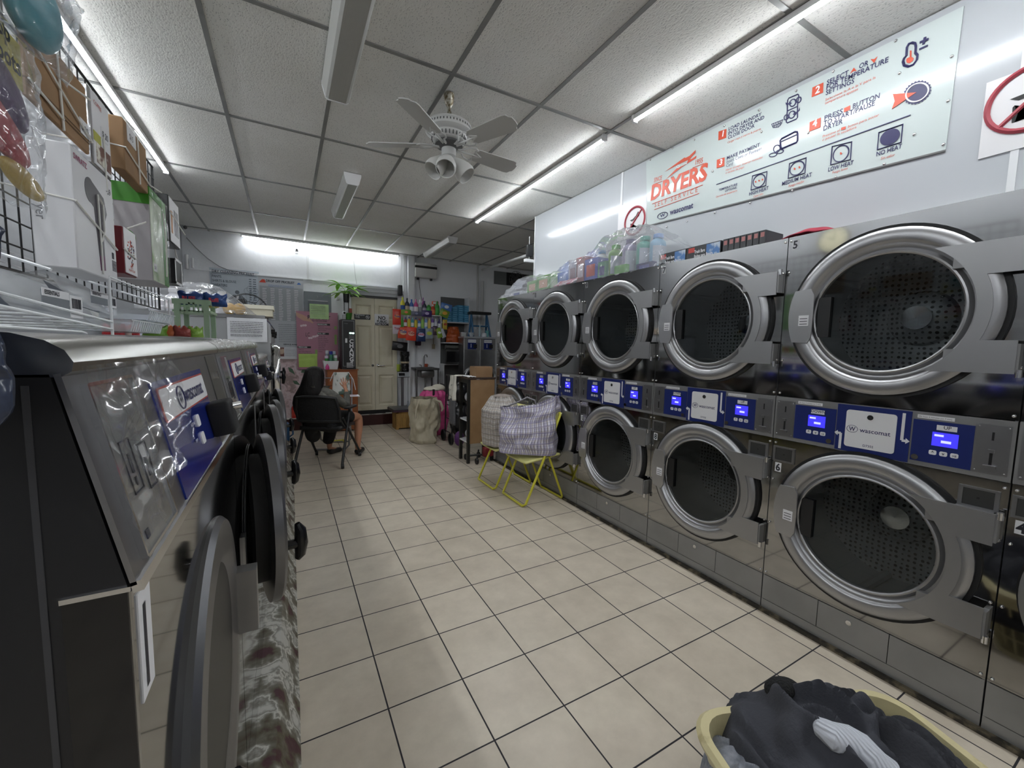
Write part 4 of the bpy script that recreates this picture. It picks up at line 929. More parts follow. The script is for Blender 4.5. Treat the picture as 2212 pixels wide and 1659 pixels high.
# ---------------- back wall ----------------
YB = WB
def wx(px, y=YB, py=700): return P(px, py, 'y', y).x
def R4(x0, y0, x1, y1, y=YB):
    a, b = P(x0, y0, 'y', y), P(x1, y1, 'y', y); return a.x, b.x, b.z, a.z     # x0, x1, z0, z1
WN = Vector((0, -1, 0)); UX = (1, 0, 0); UZ = (0, 0, 1)
def flat(name, x0, x1, z0, z1, m, y=None, th=.004, parent=None, wav=0):
    y = YB-.002 if y is None else y
    if wav: return MB().sheet(lambda u, v: (x0+(x1-x0)*u, y-th-wav*abs(noise.noise(Vector((u*3, v*3, x0)))), z0+(z1-z0)*v), 16, 16).build(name, m, parent, kind='open')
    return MB().box(x0, x1, y-th, y, z0, z1).build(name, m, parent)
def sub(parent, name, m, fn, **k):
    mb = MB(); fn(mb); return mb.build(name, m, parent, **k)
# floral sheet on the lower wall and red-brown band above it
flo, nt, b, tc = nodes('floral_sheet'); L = nt.links.new
v = N(nt, 'ShaderNodeTexVoronoi', feature='SMOOTH_F1'); v.inputs['Scale'].default_value = 4.6; L(tc.outputs['Object'], v.inputs[0])
n1 = N(nt, 'ShaderNodeTexNoise'); n1.inputs['Scale'].default_value = 9; n1.inputs['Distortion'].default_value = 1.5; L(tc.outputs['Object'], n1.inputs[0])
ad = N(nt, 'ShaderNodeMath', operation='ADD'); L(v.outputs[0], ad.inputs[0]); L(n1.outputs[0], ad.inputs[1])
r = N(nt, 'ShaderNodeValToRGB'); e = r.color_ramp.elements; e[0].position = .45; e[0].color = (*C('e8dcdc'), 1); e[1].position = 1.0; e[1].color = (*C('a08c88'), 1)
for p_, c_ in ((.6, C('cbb2b4')), (.72, C('dfd0d2')), (.84, C('d2b6ba'))): q = e.new(p_); q.color = (*c_, 1)
L(ad.outputs[0], r.inputs[0]); L(r.outputs[0], b.inputs['Base Color'])
t = MB().box(-.35, .95, YB-.012, YB, .2, 1.19).build('floral_wall_sheet', flo); tag(t, 'pink and white floral sheet on the lower back wall behind the person', 'wall covering')
MB().box(-.35, .30, YB-.016, YB-.012, 1.19, 1.33).build('red_brown_band', mat('red_brown_band', C('6b3a34'), .5, noise_=(7, C('c8b09a'), .5, .58)), t)
MB().box(-.35, .30, YB-.018, YB-.012, 1.15, 1.19).build('pale_band', WHITE, t)
mb = MB()
for (x, z, a_, s_) in ((.02, 1.02, -.9, .16), (.08, .80, -.6, .13), (.2, .93, .5, .10)): mb.prism([(0, 0), (s_*.4, .03), (s_, 0), (s_*.4, -.03)], .001, (x, YB-.0125, z), (math.cos(a_), 0, math.sin(a_)), (-math.sin(a_), 0, math.cos(a_)), (0, -1, 0))
build_split(mb, 'leaf_print', mat('leaf_print', C('4f6b55'), .6), t)
# dry cleaning price sheet
a0, a1, z0, z1 = R4(452, 582, 562, 672); z0 = 1.80; z1 = P(500, 588, 'y', YB).z+.04
t = tag(flat('price_sheet', a0, a1, z0, z1, mat('pale_sheet', C('b9c3cc'), .35, bump=(5, .3)), wav=.006), 'pale grey-blue dry cleaning price sheet with a grey suit picture on the back wall', 'poster')
mb = MB(); o = (a0+.03, YB-.016, z1-.065); mb.text('DRY CLEANING PRICELIST', .054, o, UX, UZ, 0, bold=.02, sx=.82); 
for i, s_ in enumerate(('PANTS', 'SHIRTS & BLOUSE', 'SWEATERS', 'SCARF', 'TIE & HAT', 'DRESS')): mb.text(s_, .05, (a0+.03, YB-.016, z1-.135-.062*i), UX, UZ, 0, bold=.01, sx=.75)
for i in range(12):
    mb.box(a1-.13, a1-.10, YB-.0165, YB-.016, z1-.13-.034*i, z1-.12-.034*i).box(a1-.08, a1-.04, YB-.0165, YB-.016, z1-.13-.034*i, z1-.12-.034*i)
mb.box(a0+.02, a1-.03, YB-.0165, YB-.016, z1-.082, z1-.079).box(a0+.02, a0+.023, YB-.0165, YB-.016, z0+.1, z1-.08)
mb.build('sheet_lettering', mat('slate_ink', C('46505f'), .5), t)
xs = a0+.33; zb = z1-.50
mb = MB().prism([(-.13, 0), (-.12, .10), (-.05, .17), (.05, .17), (.12, .10), (.13, 0)], .001, (xs, YB-.016, zb-.04), UX, UZ, WN).lathe([(.001, 0), (.028, 0)], (xs, YB-.017, zb+.17), 'y', 16)
mb.build('suit_print', mat('suit_print', C('6d747d'), .5), t)
MB().prism([(-.02, .17), (.02, .17), (0, .03)], .001, (xs, YB-.0172, zb-.04), UX, UZ, WN).build('shirt_print', OFFW, t)
mb = MB()
for (x, z, r_) in ((.13, .20, .045), (.17, .23, .05), (.22, .20, .05)): mb.lathe([(r_, 0), (r_*.93, 0)], (xs+x, YB-.0165, zb+z), 'y', 20)
mb.build('cloud_outline_print', mat('suit_print', C('6d747d'), .5), t)
# drop off price list
a0 = wx(561); a1 = wx(657); z1 = 2.42; z0 = 1.33
t = tag(flat('price_list', a0, a1, z0, z1, mat('price_list_grey', C('b4b8bd'), .4), th=.006), 'tall grey drop off price list poster with columns of print on the back wall', 'poster')
MB().text('DROP OFF PRICELIST', .05, (a0+.10, YB-.009, z1-.085), UX, UZ, 0, bold=.03, sx=.83).build('title_lettering', mat('title_ink', C('2b2f3a'), .5), t)
mb = MB(); mb.prism([(0, 0), (.04, .05), (.075, .05), (.09, 0)], .001, (a0+.01, YB-.008, z1-.10), UX, UZ, WN); mb.build('logo_print', REDI, t)
mb = MB(); mb.prism([(0, 0), (.02, .03), (.04, .03), (.06, 0)], .001, (a1-.09, YB-.008, z1-.09), UX, UZ, WN); lines(mb, (a0+.13, YB-.009, z1-.13), UX, UZ, .35, [0, -.02], .01, seed=5); mb.build('blue_lettering', mat('blue_ink', C('4a73b5'), .5), t)
MB().box(a0+.015, a1-.01, YB-.0085, YB-.008, 1.75, z1-.15).build('table_ground', mat('table_grey', C('9b9fa3'), .5), t)
mb = MB(); 
for c_ in range(5):
    lines(mb, (a0+.05+c_*.108, YB-.010, 1.76), UX, UZ, .055, [.026*i for i in range(19)], .013, seed=c_, gap=.1, thick=.62)
mb.build('white_lettering', OFFW, t)
mb = MB(); lines(mb, (a0+.25, YB-.009, 1.42), UX, UZ, .30, [.03*i for i in range(10)], .010, seed=9)
mb.text('SERVICE AVAILABLE', .03, (a1-.30, YB-.009, 1.37), UX, UZ, 0, bold=.03)
mb.build('dark_lettering', INK, t)
t = tag(flat('paper_notice', wx(612), wx(641), 1.18, 1.335, PAPER, y=YB-.014, wav=.006), 'wrinkled paper notice under the drop off price list', 'notice', 'taped paper notices')
MB().box(0, 0, 0, 0, 0, 0)
mb = MB(); lines(mb, (wx(614), YB-.028, 1.20), UX, UZ, .15, [.018*i for i in range(7)], .008, seed=19); mb.build('printed_text_lettering', mat('grey_print', (.2, .2, .22), .5), t)
# grey electric panel
a0, a1 = wx(658), wx(716); z1 = 2.235; z0 = 1.72
t = thing('electric_panel', 'grey electric panel door on the back wall behind the green note', 'electric panel', ((a0+a1)/2, YB, z0))
GP = mat('panel_grey', C('747b80'), .4)
MB().box(a0, a1, YB-.03, YB, z0, z1).build('frame', GP, t)
MB().box(a0+.055, a1-.055, YB-.042, YB-.03, z0+.03, z1-.14).build('door', mat('panel_grey_dark', C('666d72'), .4), t)
MB().box(a0+.05, a1-.05, YB-.0425, YB-.03, z1-.145, z1-.138).box((a0+a1)/2-.003, (a0+a1)/2+.003, YB-.034, YB-.03, z1-.09, z1-.06).build('handle', CHROME, t)
GN = mat('green_note_paper', C('b7d59a'), .55, bump=(9, .5)); GN2 = mat('lime_note_paper', C('b5d36a'), .5, bump=(6, .5))
# pink price list
a0, a1 = wx(640), wx(729); z1 = 1.915; z0 = .985
t = thing('nail_price_poster', 'pink nail salon price poster with a hand picture on the back wall', 'poster', (a0, YB-.05, z0))
MB().box(a0, a1, YB-.056, YB-.05, z0, z1).build('poster_board', mat('dusty_pink', C('b07c8e'), .4), t)
mb = MB(); yq = YB-.058
mb.text('PRICE LIST', .085, (a0+.16, yq, z1-.12), UX, UZ, 0, bold=.02, sx=.85)
mb.text('Tel: 929-592-0088', .03, (a0+.22, yq, z1-.155), UX, UZ, 0, bold=.01)
for i, (s_) in enumerate(('Manicure', 'Gel Color Manicure', 'Nail Powder')): mb.text(s_, .024, (a0+.31, yq, z1-.245-.028*i), UX, UZ, 0)
for i, (s_) in enumerate(('Acrylic Tip', 'Acrylic Filling', 'Acrylic Overlay', 'Pink and White', 'UV Gel Set', 'UV Gel Fill', 'Solid Gel', 'Cut Down', 'Other')): mb.text(s_, .024, (a0+.31, yq, z1-.40-.031*i), UX, UZ, 0)
for i, (s_) in enumerate(('Pedicure', 'Gel Color Pedicure', 'Deluxe Wild Pedicure', 'Green Tea Spa Pedicure')): mb.text(s_, .022, (a0+.02, yq, z1-.62-.030*i), UX, UZ, 0)
mb.text('LC', .09, (a0+.125, yq, z1-.40), UX, UZ, 0, sx=.6)
mb.build('dark_lettering', INK, t)
mb = MB()
for (x, z, w) in ((a0+.30, z1-.215, .19), (a0+.30, z1-.365, .17), (a0+.01, z1-.59, .19)): mb.box(x, x+w, YB-.0575, YB-.056, z, z+.032)
build_split(mb, 'heading_bar', BLACK, t)
mb = MB()
for s_, x, z in (('MANICURE', a0+.305, z1-.208), ('FULL SET', a0+.305, z1-.358), ('PEDICURE', a0+.02, z1-.583)): mb.text(s_, .028, (x, YB-.0585, z), UX, UZ, 0, bold=.02)
mb.build('white_lettering', OFFW, t)
mb = MB(); rr = random.Random(6)
for (cx, cz, n_) in ((a0+.10, z1-.24, 3), (a0+.21, z1-.42, 5)):
    for i in range(n_): mb.lathe([(.001, 0), (.018, 0)], (cx+.03*i-.03, YB-.058, cz+.02*rr.random()-.01+.008*i), 'y', 10)
mb.build('blossom_print', mat('blossom', C('dcc6d0'), .5), t)
mb = MB()
for i in range(3): mb.box(a1-.055, a1-.02, YB-.0575, YB-.056, z1-.27-.0*i, z1-.22)
for i in range(6): mb.box(a1-.055, a1-.02, YB-.0575, YB-.056, z1-.52, z1-.36)
mb.box(a0+.26, a0+.295, YB-.0575, YB-.056, z1-.72, z1-.61)
build_split(mb, 'green_price_patch', paint('8fae62'), t)
SK = mat('hand_print', C('c49a86'), .5)
mb = MB(); mb.prism([(0, 0), (.12, -.05), (.20, -.10), (.245, -.155), (.235, -.17), (.20, -.15), (.17, -.14), (.10, -.13), (.02, -.08), (0, -.05)], .001, (a0+.0, YB-.056, z1-.02), UX, UZ, WN); mb.build('hand_print', SK, t)
t = tag(MB().sheet(lambda u, v: (wx(669)+(wx(710)-wx(669))*u, YB-.064-.006*noise.noise(Vector((u*4, v*5, 1))), 1.80+.24*v), 14, 12).build('green_note', GN, kind='open'), 'pale green taped note with print over the grey electric panel', 'note', 'green taped notes')
mb = MB(); lines(mb, (wx(671), YB-.074, 1.84), UX, UZ, .22, [.16, .14, .12, .09, .06, .04], .010, seed=2); mb.build('printed_text_lettering', mat('grey_print', (.2, .2, .22), .5), t)
tag(MB().sheet(lambda u, v: (wx(643)+(wx(683)-wx(643))*u, YB-.062-.006*noise.noise(Vector((u*4, v*5, 7))), 1.02+.215*v), 14, 12).build('green_note', GN2, kind='open'), 'blank lime green note taped low on the pink nail poster', 'note', 'green taped notes')
# conduit, camera, sensor, cable
t = tag(MB().box(.325, .355, YB-.012, YB, 2.43, CZ).box(.33, .40, YB-.02, YB, 2.42, 2.435).build('white_conduit', mat('white_trim', (.72, .73, .74), .35)), 'white cable channel running down from the ceiling strip to the plaster ledge', 'conduit')
def seccam(px, py, y, lb, r=.032, ball=True):
    c = P(px, py, 'y', y); t = thing('security_camera', lb, 'camera', c[:])
    MB().sphere(c, r).build('housing', WHITE, t); MB().sphere(c+Vector((0, -r*.75, 0)), r*.5, n=8).build('lens', BLACK, t)
    MB().lathe([(.001, .0), (r*.8, 0), (r*.7, .02), (.3*r, .03)], c-Vector((0, 0, r+.025)), 'z', 16).tube([c, (c.x, YB, c.z)], .008).build('bracket', WHITE, t); return t
seccam(641, 540, YB-.06, 'small round white security camera under the back wall LED strip')
c = P(399, 491, 'y', YB-.35); t = thing('bullet_camera', 'cylindrical grey security camera in the ceiling corner above the tied boxes', 'camera', c[:])
MB().tube([c+Vector((-.16, .12, .02)), c], .03, 14).build('housing', mat('cam_grey', (.4, .4, .4), .4), t); MB().tube([c, c+Vector((.012, -.01, 0))], .022, 12).build('lens', BLACK, t)
MB().tube([c+Vector((-.12, .1, .02)), c+Vector((-.12, .1, CZ-c.z))], .01).build('bracket', WHITE, t)
x = wx(730); t = thing('wall_sensor', 'small white cylinder sensor on the back wall above the change machine', 'sensor', (x, YB, 2.13))
MB().lathe([(.001, 0), (.022, 0), (.024, .01), (.024, .11), (.001, .12)], (x, YB-.02, 2.13), 'z', 16).build('housing', WHITE, t)
MB().tube([(wx(412), YB-.008, 2.86), (wx(430), YB-.008, 2.74), (wx(455), YB-.008, 2.60), (wx(480), YB-.008, 2.50), (wx(500), YB-.008, 2.46), (wx(560), YB-.008, 2.44)], .005, 6)
tag(MB().tube([(wx(412), YB-.008, 2.86), (wx(430), YB-.008, 2.74), (wx(455), YB-.008, 2.60), (wx(480), YB-.008, 2.50), (wx(500), YB-.008, 2.46), (wx(560), YB-.008, 2.44)], .006, 6).build('grey_cable', mat('cable_grey', (.35, .35, .36), .5)), 'grey cable sagging across the upper back wall above the dry cleaning sheet', 'cable')
tag(MB().tube([(wx(766), YB-.01, 2.80), (wx(768), YB-.02, 2.6), (wx(771), YB-.02, 2.42)], .003, 5).build('thin_wire', mat('cable_grey', (.35, .35, .36), .5)), 'thin wire hanging on the white wall above the green plant', 'wire')
# white pipes standing on the ledge at the left corner
tag(MB().tube([(wx(411), YB-.03, 2.42), (wx(411), YB-.03, 2.62)], .02, 10).build('white_pipe_stub', WHITE), 'short white pipe stub on the ledge in the back corner', 'pipe', 'white pipe stubs')
tag(MB().tube([(wx(423), YB-.03, 2.44), (wx(423), YB-.03, 2.58)], .016, 10).build('white_pipe_stub', WHITE), 'shorter white pipe stub beside the other one on the ledge', 'pipe', 'white pipe stubs')
# door (two panelled leaves), frame, roller housing
DX0, DX1, DZ0, DZ1 = .985, 1.735, .225, 2.20
DM = mat('cream_door_paint', C('d2ccb6'), .45, noise_=(3, C('beb69c'), .55, .75))
fr = MB().box(DX0-.03, DX1+.03, YB-.02, YB, DZ1+.02, DZ1+.10).box(DX1+.01, DX1+.10, YB-.03, YB, .2, 2.34).box(DX0-.06, DX1+.12, YB-.05, YB, 2.30, 2.36).box(DX0-.04, DX1+.10, YB-.07, YB, 2.36, 2.40)
struct('trim_7', fr, mat('door_trim', (.58, .60, .63), .45))
struct('trim_8', MB().box(DX0-.02, DX1+.01, YB-.06, YB-.01, 2.20, 2.24), mat('dark_track', (.03, .03, .03), .5))
struct('wall_door_gap', MB().box(DX0-.01, DX1+.01, YB-.012, YB-.006, .2, .26), BLACK)
def leaf(x0, x1, nm):
    mb = MB().box(x0, x1, YB-.045, YB-.012, DZ0+.035, DZ1)
    w = x1-x0
    for z0, z1 in ((DZ0+.12, .88), (1.0, 1.73), (1.84, 2.08)):
        a, b_ = x0+.065, x1-.055; y = YB-.045
        # recessed frame and raised field
        mb.add([(a, y, z0), (b_, y, z0), (b_, y, z1), (a, y, z1), (a+.02, y+.012, z0+.02), (b_-.02, y+.012, z0+.02), (b_-.02, y+.012, z1-.02), (a+.02, y+.012, z1-.02), (a+.045, y-.006, z0+.05), (b_-.045, y-.006, z0+.05), (b_-.045, y-.006, z1-.05), (a+.045, y-.006, z1-.05)],
               [(0, 1, 5, 4), (1, 2, 6, 5), (2, 3, 7, 6), (3, 0, 4, 7), (4, 5, 9, 8), (5, 6, 10, 9), (6, 7, 11, 10), (7, 4, 8, 11), (8, 9, 10, 11)])
    # open the front face behind the recesses by building the door as frame strips
    return mb
def leaf2(x0, x1, name):
    y = YB-.045; mb = MB(); a, b_ = x0+.06, x1-.05
    mb.box(x0, a, y, YB-.012, DZ0+.035, DZ1).box(b_, x1, y, YB-.012, DZ0+.035, DZ1)
    zs = [(DZ0+.035, DZ0+.12), (.88, 1.0), (1.73, 1.84), (2.08, DZ1)]
    for z0, z1 in zs: mb.box(a, b_, y, YB-.012, z0, z1)
    mb.box(a, b_, y+.022, YB-.012, DZ0+.1, 2.1)
    for z0, z1 in ((DZ0+.12, .88), (1.0, 1.73), (1.84, 2.08)):
        mb.add([(a, y, z0), (b_, y, z0), (b_, y, z1), (a, y, z1), (a+.022, y+.016, z0+.022), (b_-.022, y+.016, z0+.022), (b_-.022, y+.016, z1-.022), (a+.022, y+.016, z1-.022), (a+.05, y+.002, z0+.055), (b_-.05, y+.002, z0+.055), (b_-.05, y+.002, z1-.055), (a+.05, y+.002, z1-.055)],
               [(0, 1, 5, 4), (1, 2, 6, 5), (2, 3, 7, 6), (3, 0, 4, 7), (4, 5, 9, 8), (5, 6, 10, 9), (6, 7, 11, 10), (7, 4, 8, 11), (8, 9, 10, 11)])
    return struct(name, mb, DM, kind='open')
xm = 1.355
d1 = leaf2(DX0, xm-.002, 'door_1'); d2 = leaf2(xm+.002, DX1, 'door_2')
PM[d1.name] = Matrix(); PM[d2.name] = Matrix()
MB().lathe([(.001, -.012), (.026, -.010), (.026, 0)], (xm+.045, YB-.045, 1.045), 'y', 16).tube([(xm+.045, YB-.05, 1.045), (xm+.045, YB-.085, 1.045), (xm+.16, YB-.085, 1.04)], .011, 10).build('door_handle', CHROME, d2)
MB().lathe([(.001, -.014), (.02, -.010), (.02, 0)], (xm-.04, YB-.045, 1.045), 'y', 16).build('door_lock', mat('dark_metal', (.12, .12, .12), .3, .9), d1)
t = thing('black_door_mat', 'dark flat mat lying on the worn step before the cream doors', 'mat', (1.3, 7.38, .2)); MB().box(1.05, 1.52, 7.335, 7.40, .2, .208).build('mat_pad', BLACK, t)
# signs on the door
x0, x1, z0, z1 = R4(765, 678, 800, 691, YB-.05); t = thing('employees_sign', 'black Employees Only sign with a white pictogram on the cream door', 'sign', (x0, YB-.05, z0))
MB().box(x0, x1, YB-.052, YB-.048, z0, z1).build('sign_board', BLACK, t)
mb = MB().text('Employees\nOnly', .034, (x0+.02, YB-.0535, z0+.065), UX, UZ, 0); mb.lathe([(.030, 0), (.025, 0)], (x1-.045, YB-.0535, (z0+z1)/2), 'y', 20).tube([(x1-.065, YB-.054, z1-.03), (x1-.025, YB-.054, z0+.03)], .003, 4).tube([(x1-.045, YB-.054, z0+.035), (x1-.045, YB-.054, z1-.03)], .005, 4)
mb.build('white_lettering', OFFW, t)
x0, x1, z0, z1 = R4(809, 678, 840, 703, YB-.05); t = thing('restroom_sign', 'white paper NO PUBLIC RESTROOM sign taped on the cream door', 'sign', (x0, YB-.05, z0))
MB().sheet(lambda u, v: (x0+(x1-x0)*u, YB-.052-.003*noise.noise(Vector((u*4, v*4, 1))), z0+(z1-z0)*v), 10, 8).build('sign_paper', PAPER, t, kind='open')
xc = (x0+x1)/2; mb = MB().text('NO', .088, (xc, YB-.058, z1-.095), UX, UZ, 0, align='CENTER', bold=.03, sx=.9).text('PUBLIC', .058, (xc, YB-.058, z1-.145), UX, UZ, 0, align='CENTER', bold=.03, sx=.9).text('RESTROOM', .058, (xc, YB-.058, z1-.195), UX, UZ, 0, align='CENTER', bold=.03, sx=.75)
mb.build('black_lettering', INK, t)
x = wx(861); t = thing('black_speaker', 'narrow black speaker at the top corner of the door frame', 'speaker', (x, YB-.12, 2.30)); MB().rbox(x-.035, x+.035, YB-.16, YB-.075, 2.27, 2.45, .01).build('speaker_body', BLACK, t)
# pilaster beside the door and the pipes
struct('wall_pilaster', MB().box(1.93, 2.04, YB-.10, YB, 0, CZ), mat('painted_wall', (.72, .73, .75)))
struct('trim_9', MB().box(1.86, 1.90, YB-.03, YB, 0, CZ), mat('white_trim', (.72, .73, .74), .35))
tag(MB().tube([(1.82, YB-.02, CZ), (1.80, YB-.02, 2.5), (1.84, YB-.02, 2.1)], .004, 5).build('hanging_wire', WHITE), 'white wire hanging down between the door frame and the pilaster', 'wire')
# brown cabinet with the change machine
t = thing('brown_cabinet', 'orange-brown wooden drawer cabinet under the change machine', 'cabinet', (.8, 7.15, 0))
OB = mat('orange_brown_wood', C('9c5a2e'), .45, noise_=(6, C('8a4c26'), .4, .7, (1, 1, 6)))
cx0, cx1, cy0 = .555, 1.005, 6.98
MB().box(cx0, cx1, cy0, 7.33, .02, .985).box(cx0-.01, cx1+.015, cy0-.015, 7.335, .985, 1.0).build('body', OB, t)
for i in range(4):
    d = MB().box(cx0+.01, cx1-.01, cy0-.012, cy0, .06+.23*i, .275+.23*i).build('drawer', OB, t)
t = thing('change_machine', 'tall black bill change machine with vertical white CHANGE lettering', 'change machine', (.9, 7.15, 1.0))
mx0, mx1, my = P(738, 750, 'y', 7.0).x, P(768, 750, 'y', 7.0).x, 7.0; mzt = P(750, 690, 'y', 7.0).z
MB().box(mx0, mx1, my, 7.30, 1.0, mzt).build('cabinet', BLACK, t)
mb = MB()
for q in ((mx0+.018, mx0+.022, 1.05, mzt-.02), (mx1-.022, mx1-.018, 1.05, mzt-.02), (mx0+.018, mx1-.018, mzt-.024, mzt-.02), (mx0+.018, mx1-.018, 1.05, 1.054)): mb.box(q[0], q[1], my-.003, my, q[2], q[3])
mb.build('chrome_border', BRUSH, t)
mb = MB()
zt = mzt-.33
for i, ch in enumerate('CHANGE'): mb.text(ch, .088, (mx1-.062, my-.004, zt-.072*i-.045), UX, UZ, 0, align='CENTER', bold=.045, sx=1.0)
mb.build('change_lettering', OFFW, t)
MB().box(mx1-.095, mx1-.02, my-.012, my, mzt-.31, mzt-.19).build('bill_acceptor', mat('dark_metal', (.12, .12, .12), .3, .9), t)
mb = MB(); 
for i in range(2): mb.box(mx1-.09+.04*i, mx1-.06+.04*i, my-.014, my-.012, mzt-.225, mzt-.205)
mb.build('green_display_light', mat('green_led', (.1, .8, .4), .5, emit=(.55, 1, .8), es=3), t)
MB().box(mx0+.055, mx0+.085, my-.006, my, mzt-.37, mzt-.30).build('white_label', OFFW, t)
MB().box(mx0+.07, mx1-.05, my-.01, my, 1.055, 1.11).box(mx0+.07, mx1-.04, my-.02, my, 1.03, 1.045).build('coin_cup', BRUSH, t)
MB().text('change', .02, (mx0+.04, my-.003, mzt-.07), UX, UZ, 0).build('small_lettering', mat('grey_print', (.2, .2, .22), .5), t)
# plant in a glass on the change machine, green pot, little things
px_ = P(752, 650, 'y', 7.12).x
t = thing('green_pot', 'small green plant pot on top of the change machine', 'pot', (px_, 7.12, mzt)); MB().lathe([(.001, 0), (.045, 0), (.058, .095), (.062, .10), (.062, .11), (.055, .11), (.05, .09), (.001, .085)], (px_, 7.12, mzt), 'z', 20).build('pot', paint('3f7a2a', .4), t)
MB().box(px_+.01, px_+.055, 7.10, 7.12, mzt+.09, mzt+.185).build('red_packet', paint('8c3a28'), t)
t = thing('tall_plant', 'green leafy plant standing in a dark vase on the change machine', 'plant', (px_-.03, 7.16, mzt))
vx = px_-.035; MB().tube([(vx-.02, 7.18, mzt), (vx-.02, 7.18, mzt+.36)], .006, 6).tube([(vx+.05, 7.18, mzt), (vx+.05, 7.18, mzt+.36)], .006, 6).lathe([(.04, mzt+.28), (.045, mzt+.30), (.048, mzt+.42), (.001, mzt+.42)], (vx+.015, 7.18, 0), 'z', 16).build('dark_stand', BLACK, t)
MB().lathe([(.001, mzt), (.028, mzt), (.03, mzt+.28)], (vx+.015, 7.18, 0), 'z', 16).build('glass_tube', mat('pale_glass', (.75, .78, .8), .1, trans=.3), t)
rr = random.Random(11); lf = MB(); st_ = MB(); LG = mat('plant_leaf', C('84cc34'), .4, noise_=(30, C('a6e048'), .35, .65)); top = Vector((vx+.015, 7.16, mzt+.42))
def leafm(mb, o, d, L_, w, droop):
    d = d.normalized(); s = d.cross(Vector((0, 0, 1))).normalized(); k = 7; L0 = []; 
    for i in range(k+1):
        f = i/k; c_ = o+d*L_*f-Vector((0, 0, droop*f*f*L_)); ww = w*math.sin(PI*min(1, f*.93+.05))**.9
        L0 += [c_-s*ww, c_+Vector((0, 0, -.25*ww)), c_+s*ww]
    mb.add(L0, [(3*i+j, 3*i+j+1, 3*i+j+4, 3*i+j+3) for i in range(k) for j in (0, 1)], 0, True)
for (dx, dy, dz, n_) in ((-.13, -.02, .16, 5), (.02, -.05, .10, 6), (.16, -.02, .12, 6), (-.05, .0, .03, 5), (.07, -.06, -.0, 5), (-.12, -.05, .0, 4)):
    h = top+Vector((dx*.85, dy, dz*.9)); st_.tube([top-Vector((0, 0, .06)), top+Vector((dx*.2, dy*.5, dz*.4)), h], .003, 5)
    for i in range(n_):
        a = 2*PI*i/n_+rr.random()*.6; d = Vector((math.cos(a), math.sin(a)*.8, rr.uniform(-.1, .45))); leafm(lf, h, d, rr.uniform(.17, .27), rr.uniform(.024, .038), rr.uniform(.1, .5))
lf.build('leaves', LG, t, kind='open'); st_.build('stems', paint('5a7a30'), t)
c = P(744, 679, 'y', 7.08); t = thing('mini_camera', 'small black and white indoor camera beside the green pot', 'camera', (c.x, 7.08, mzt)); MB().rbox(c.x-.03, c.x+.02, 7.06, 7.10, mzt+.001, mzt+.075, .006).build('base', mat('cam_grey', (.4, .4, .4), .4), t); MB().sphere((c.x-.002, 7.08, mzt+.105), .032).build('head', OFFW, t); MB().sphere((c.x-.002, 7.055, mzt+.105), .018, n=8).build('lens', BLACK, t)
# white bin of bottles on the cabinet
bx0, bx1 = P(698, 780, 'y', 7.03).x, P(731, 780, 'y', 7.03).x
t = thing('white_bin', 'white plastic bin holding clear and green bottles beside the change machine', 'bin', ((bx0+bx1)/2, 7.1, 1.0))
w = bx1-bx0; mb = MB(); bs = [(bx0+.02, 6.995), (bx1-.02, 6.995), (bx1-.02, 7.17), (bx0+.02, 7.17)]; tp = [(bx0, 6.975), (bx1, 6.975), (bx1, 7.19), (bx0, 7.19)]
for i in range(4):
    j = (i+1) % 4; mb.add([(*bs[i], 1.001), (*bs[j], 1.001), (*tp[j], 1.135), (*tp[i], 1.135)], [(0, 1, 2, 3)])
mb.add([(*q, 1.001) for q in bs], [(0, 1, 2, 3)]); mb.build('bin_shell', mat('bin_white', (.74, .74, .76), .35), t, kind='open', solid=.003)
CB = lambda h: mat('clear_bottle_'+h, C(h), .12, trans=.35)
for i, (fx, y, z, h, col, cap, lb) in enumerate(((.22, 7.03, 1.10, .20, '4fae52', 'd9c8de', 'bottle with green liquid and pale lilac cap in the white bin'), (.52, 7.04, 1.10, .27, '3c8a68', '26308f', 'bottle with dark blue cap, tallest in the white bin'), (.82, 7.03, 1.10, .21, '9fc8a8', 'e0e2e8', 'pale bottle with clear cap in the white bin next to the machine'), (.30, 7.12, 1.12, .26, 'a9b8c0', 'd0d4da', 'clear bottle behind the green one in the white bin'), (.75, 7.12, 1.12, .25, '8fc0a0', 'b8c4d8', 'pale green bottle at the back of the white bin'))):
    x = bx0+w*fx; b_ = (x, y, z-.097)
    t = thing('clear_bottle', lb, 'bottle', b_, 0, 'bottles in the white bin'); MB().lathe([(.001, 0), (.032, 0), (.034, .02), (.034, h*.55), (.024, h*.62), (.026, h*.8), (.018, h*.9)], b_, 'z', 16).build('bottle_body', CB(col), t)
    MB().lathe([(.026, h*.86), (.026, h*1.05), (.001, h*1.06)], b_, 'z', 16).build('cap', paint(cap, .35), t)
c = P(707, 795, 'y', 6.99); bottle('pink_bottle', (c.x, 6.955+.04, 1.0), .028, .085, 'd23c8c', 'd23c8c', 'small bright pink bottle in front of the white bin', 'bottle', None, sq=.6) if False else None
t = thing('pink_bottle', 'small bright pink bottle hooked on the front of the white bin', 'bottle', (c.x, 6.98, 1.0)); MB().lathe([(.001, 0), (.026, .0), (.030, .03), (.022, .06), (.010, .07), (.010, .085), (.001, .088)], (c.x, 6.975, 1.0+.001), 'z', 16, sy=.35).build('bottle_body', paint('d23c8c', .3), t)
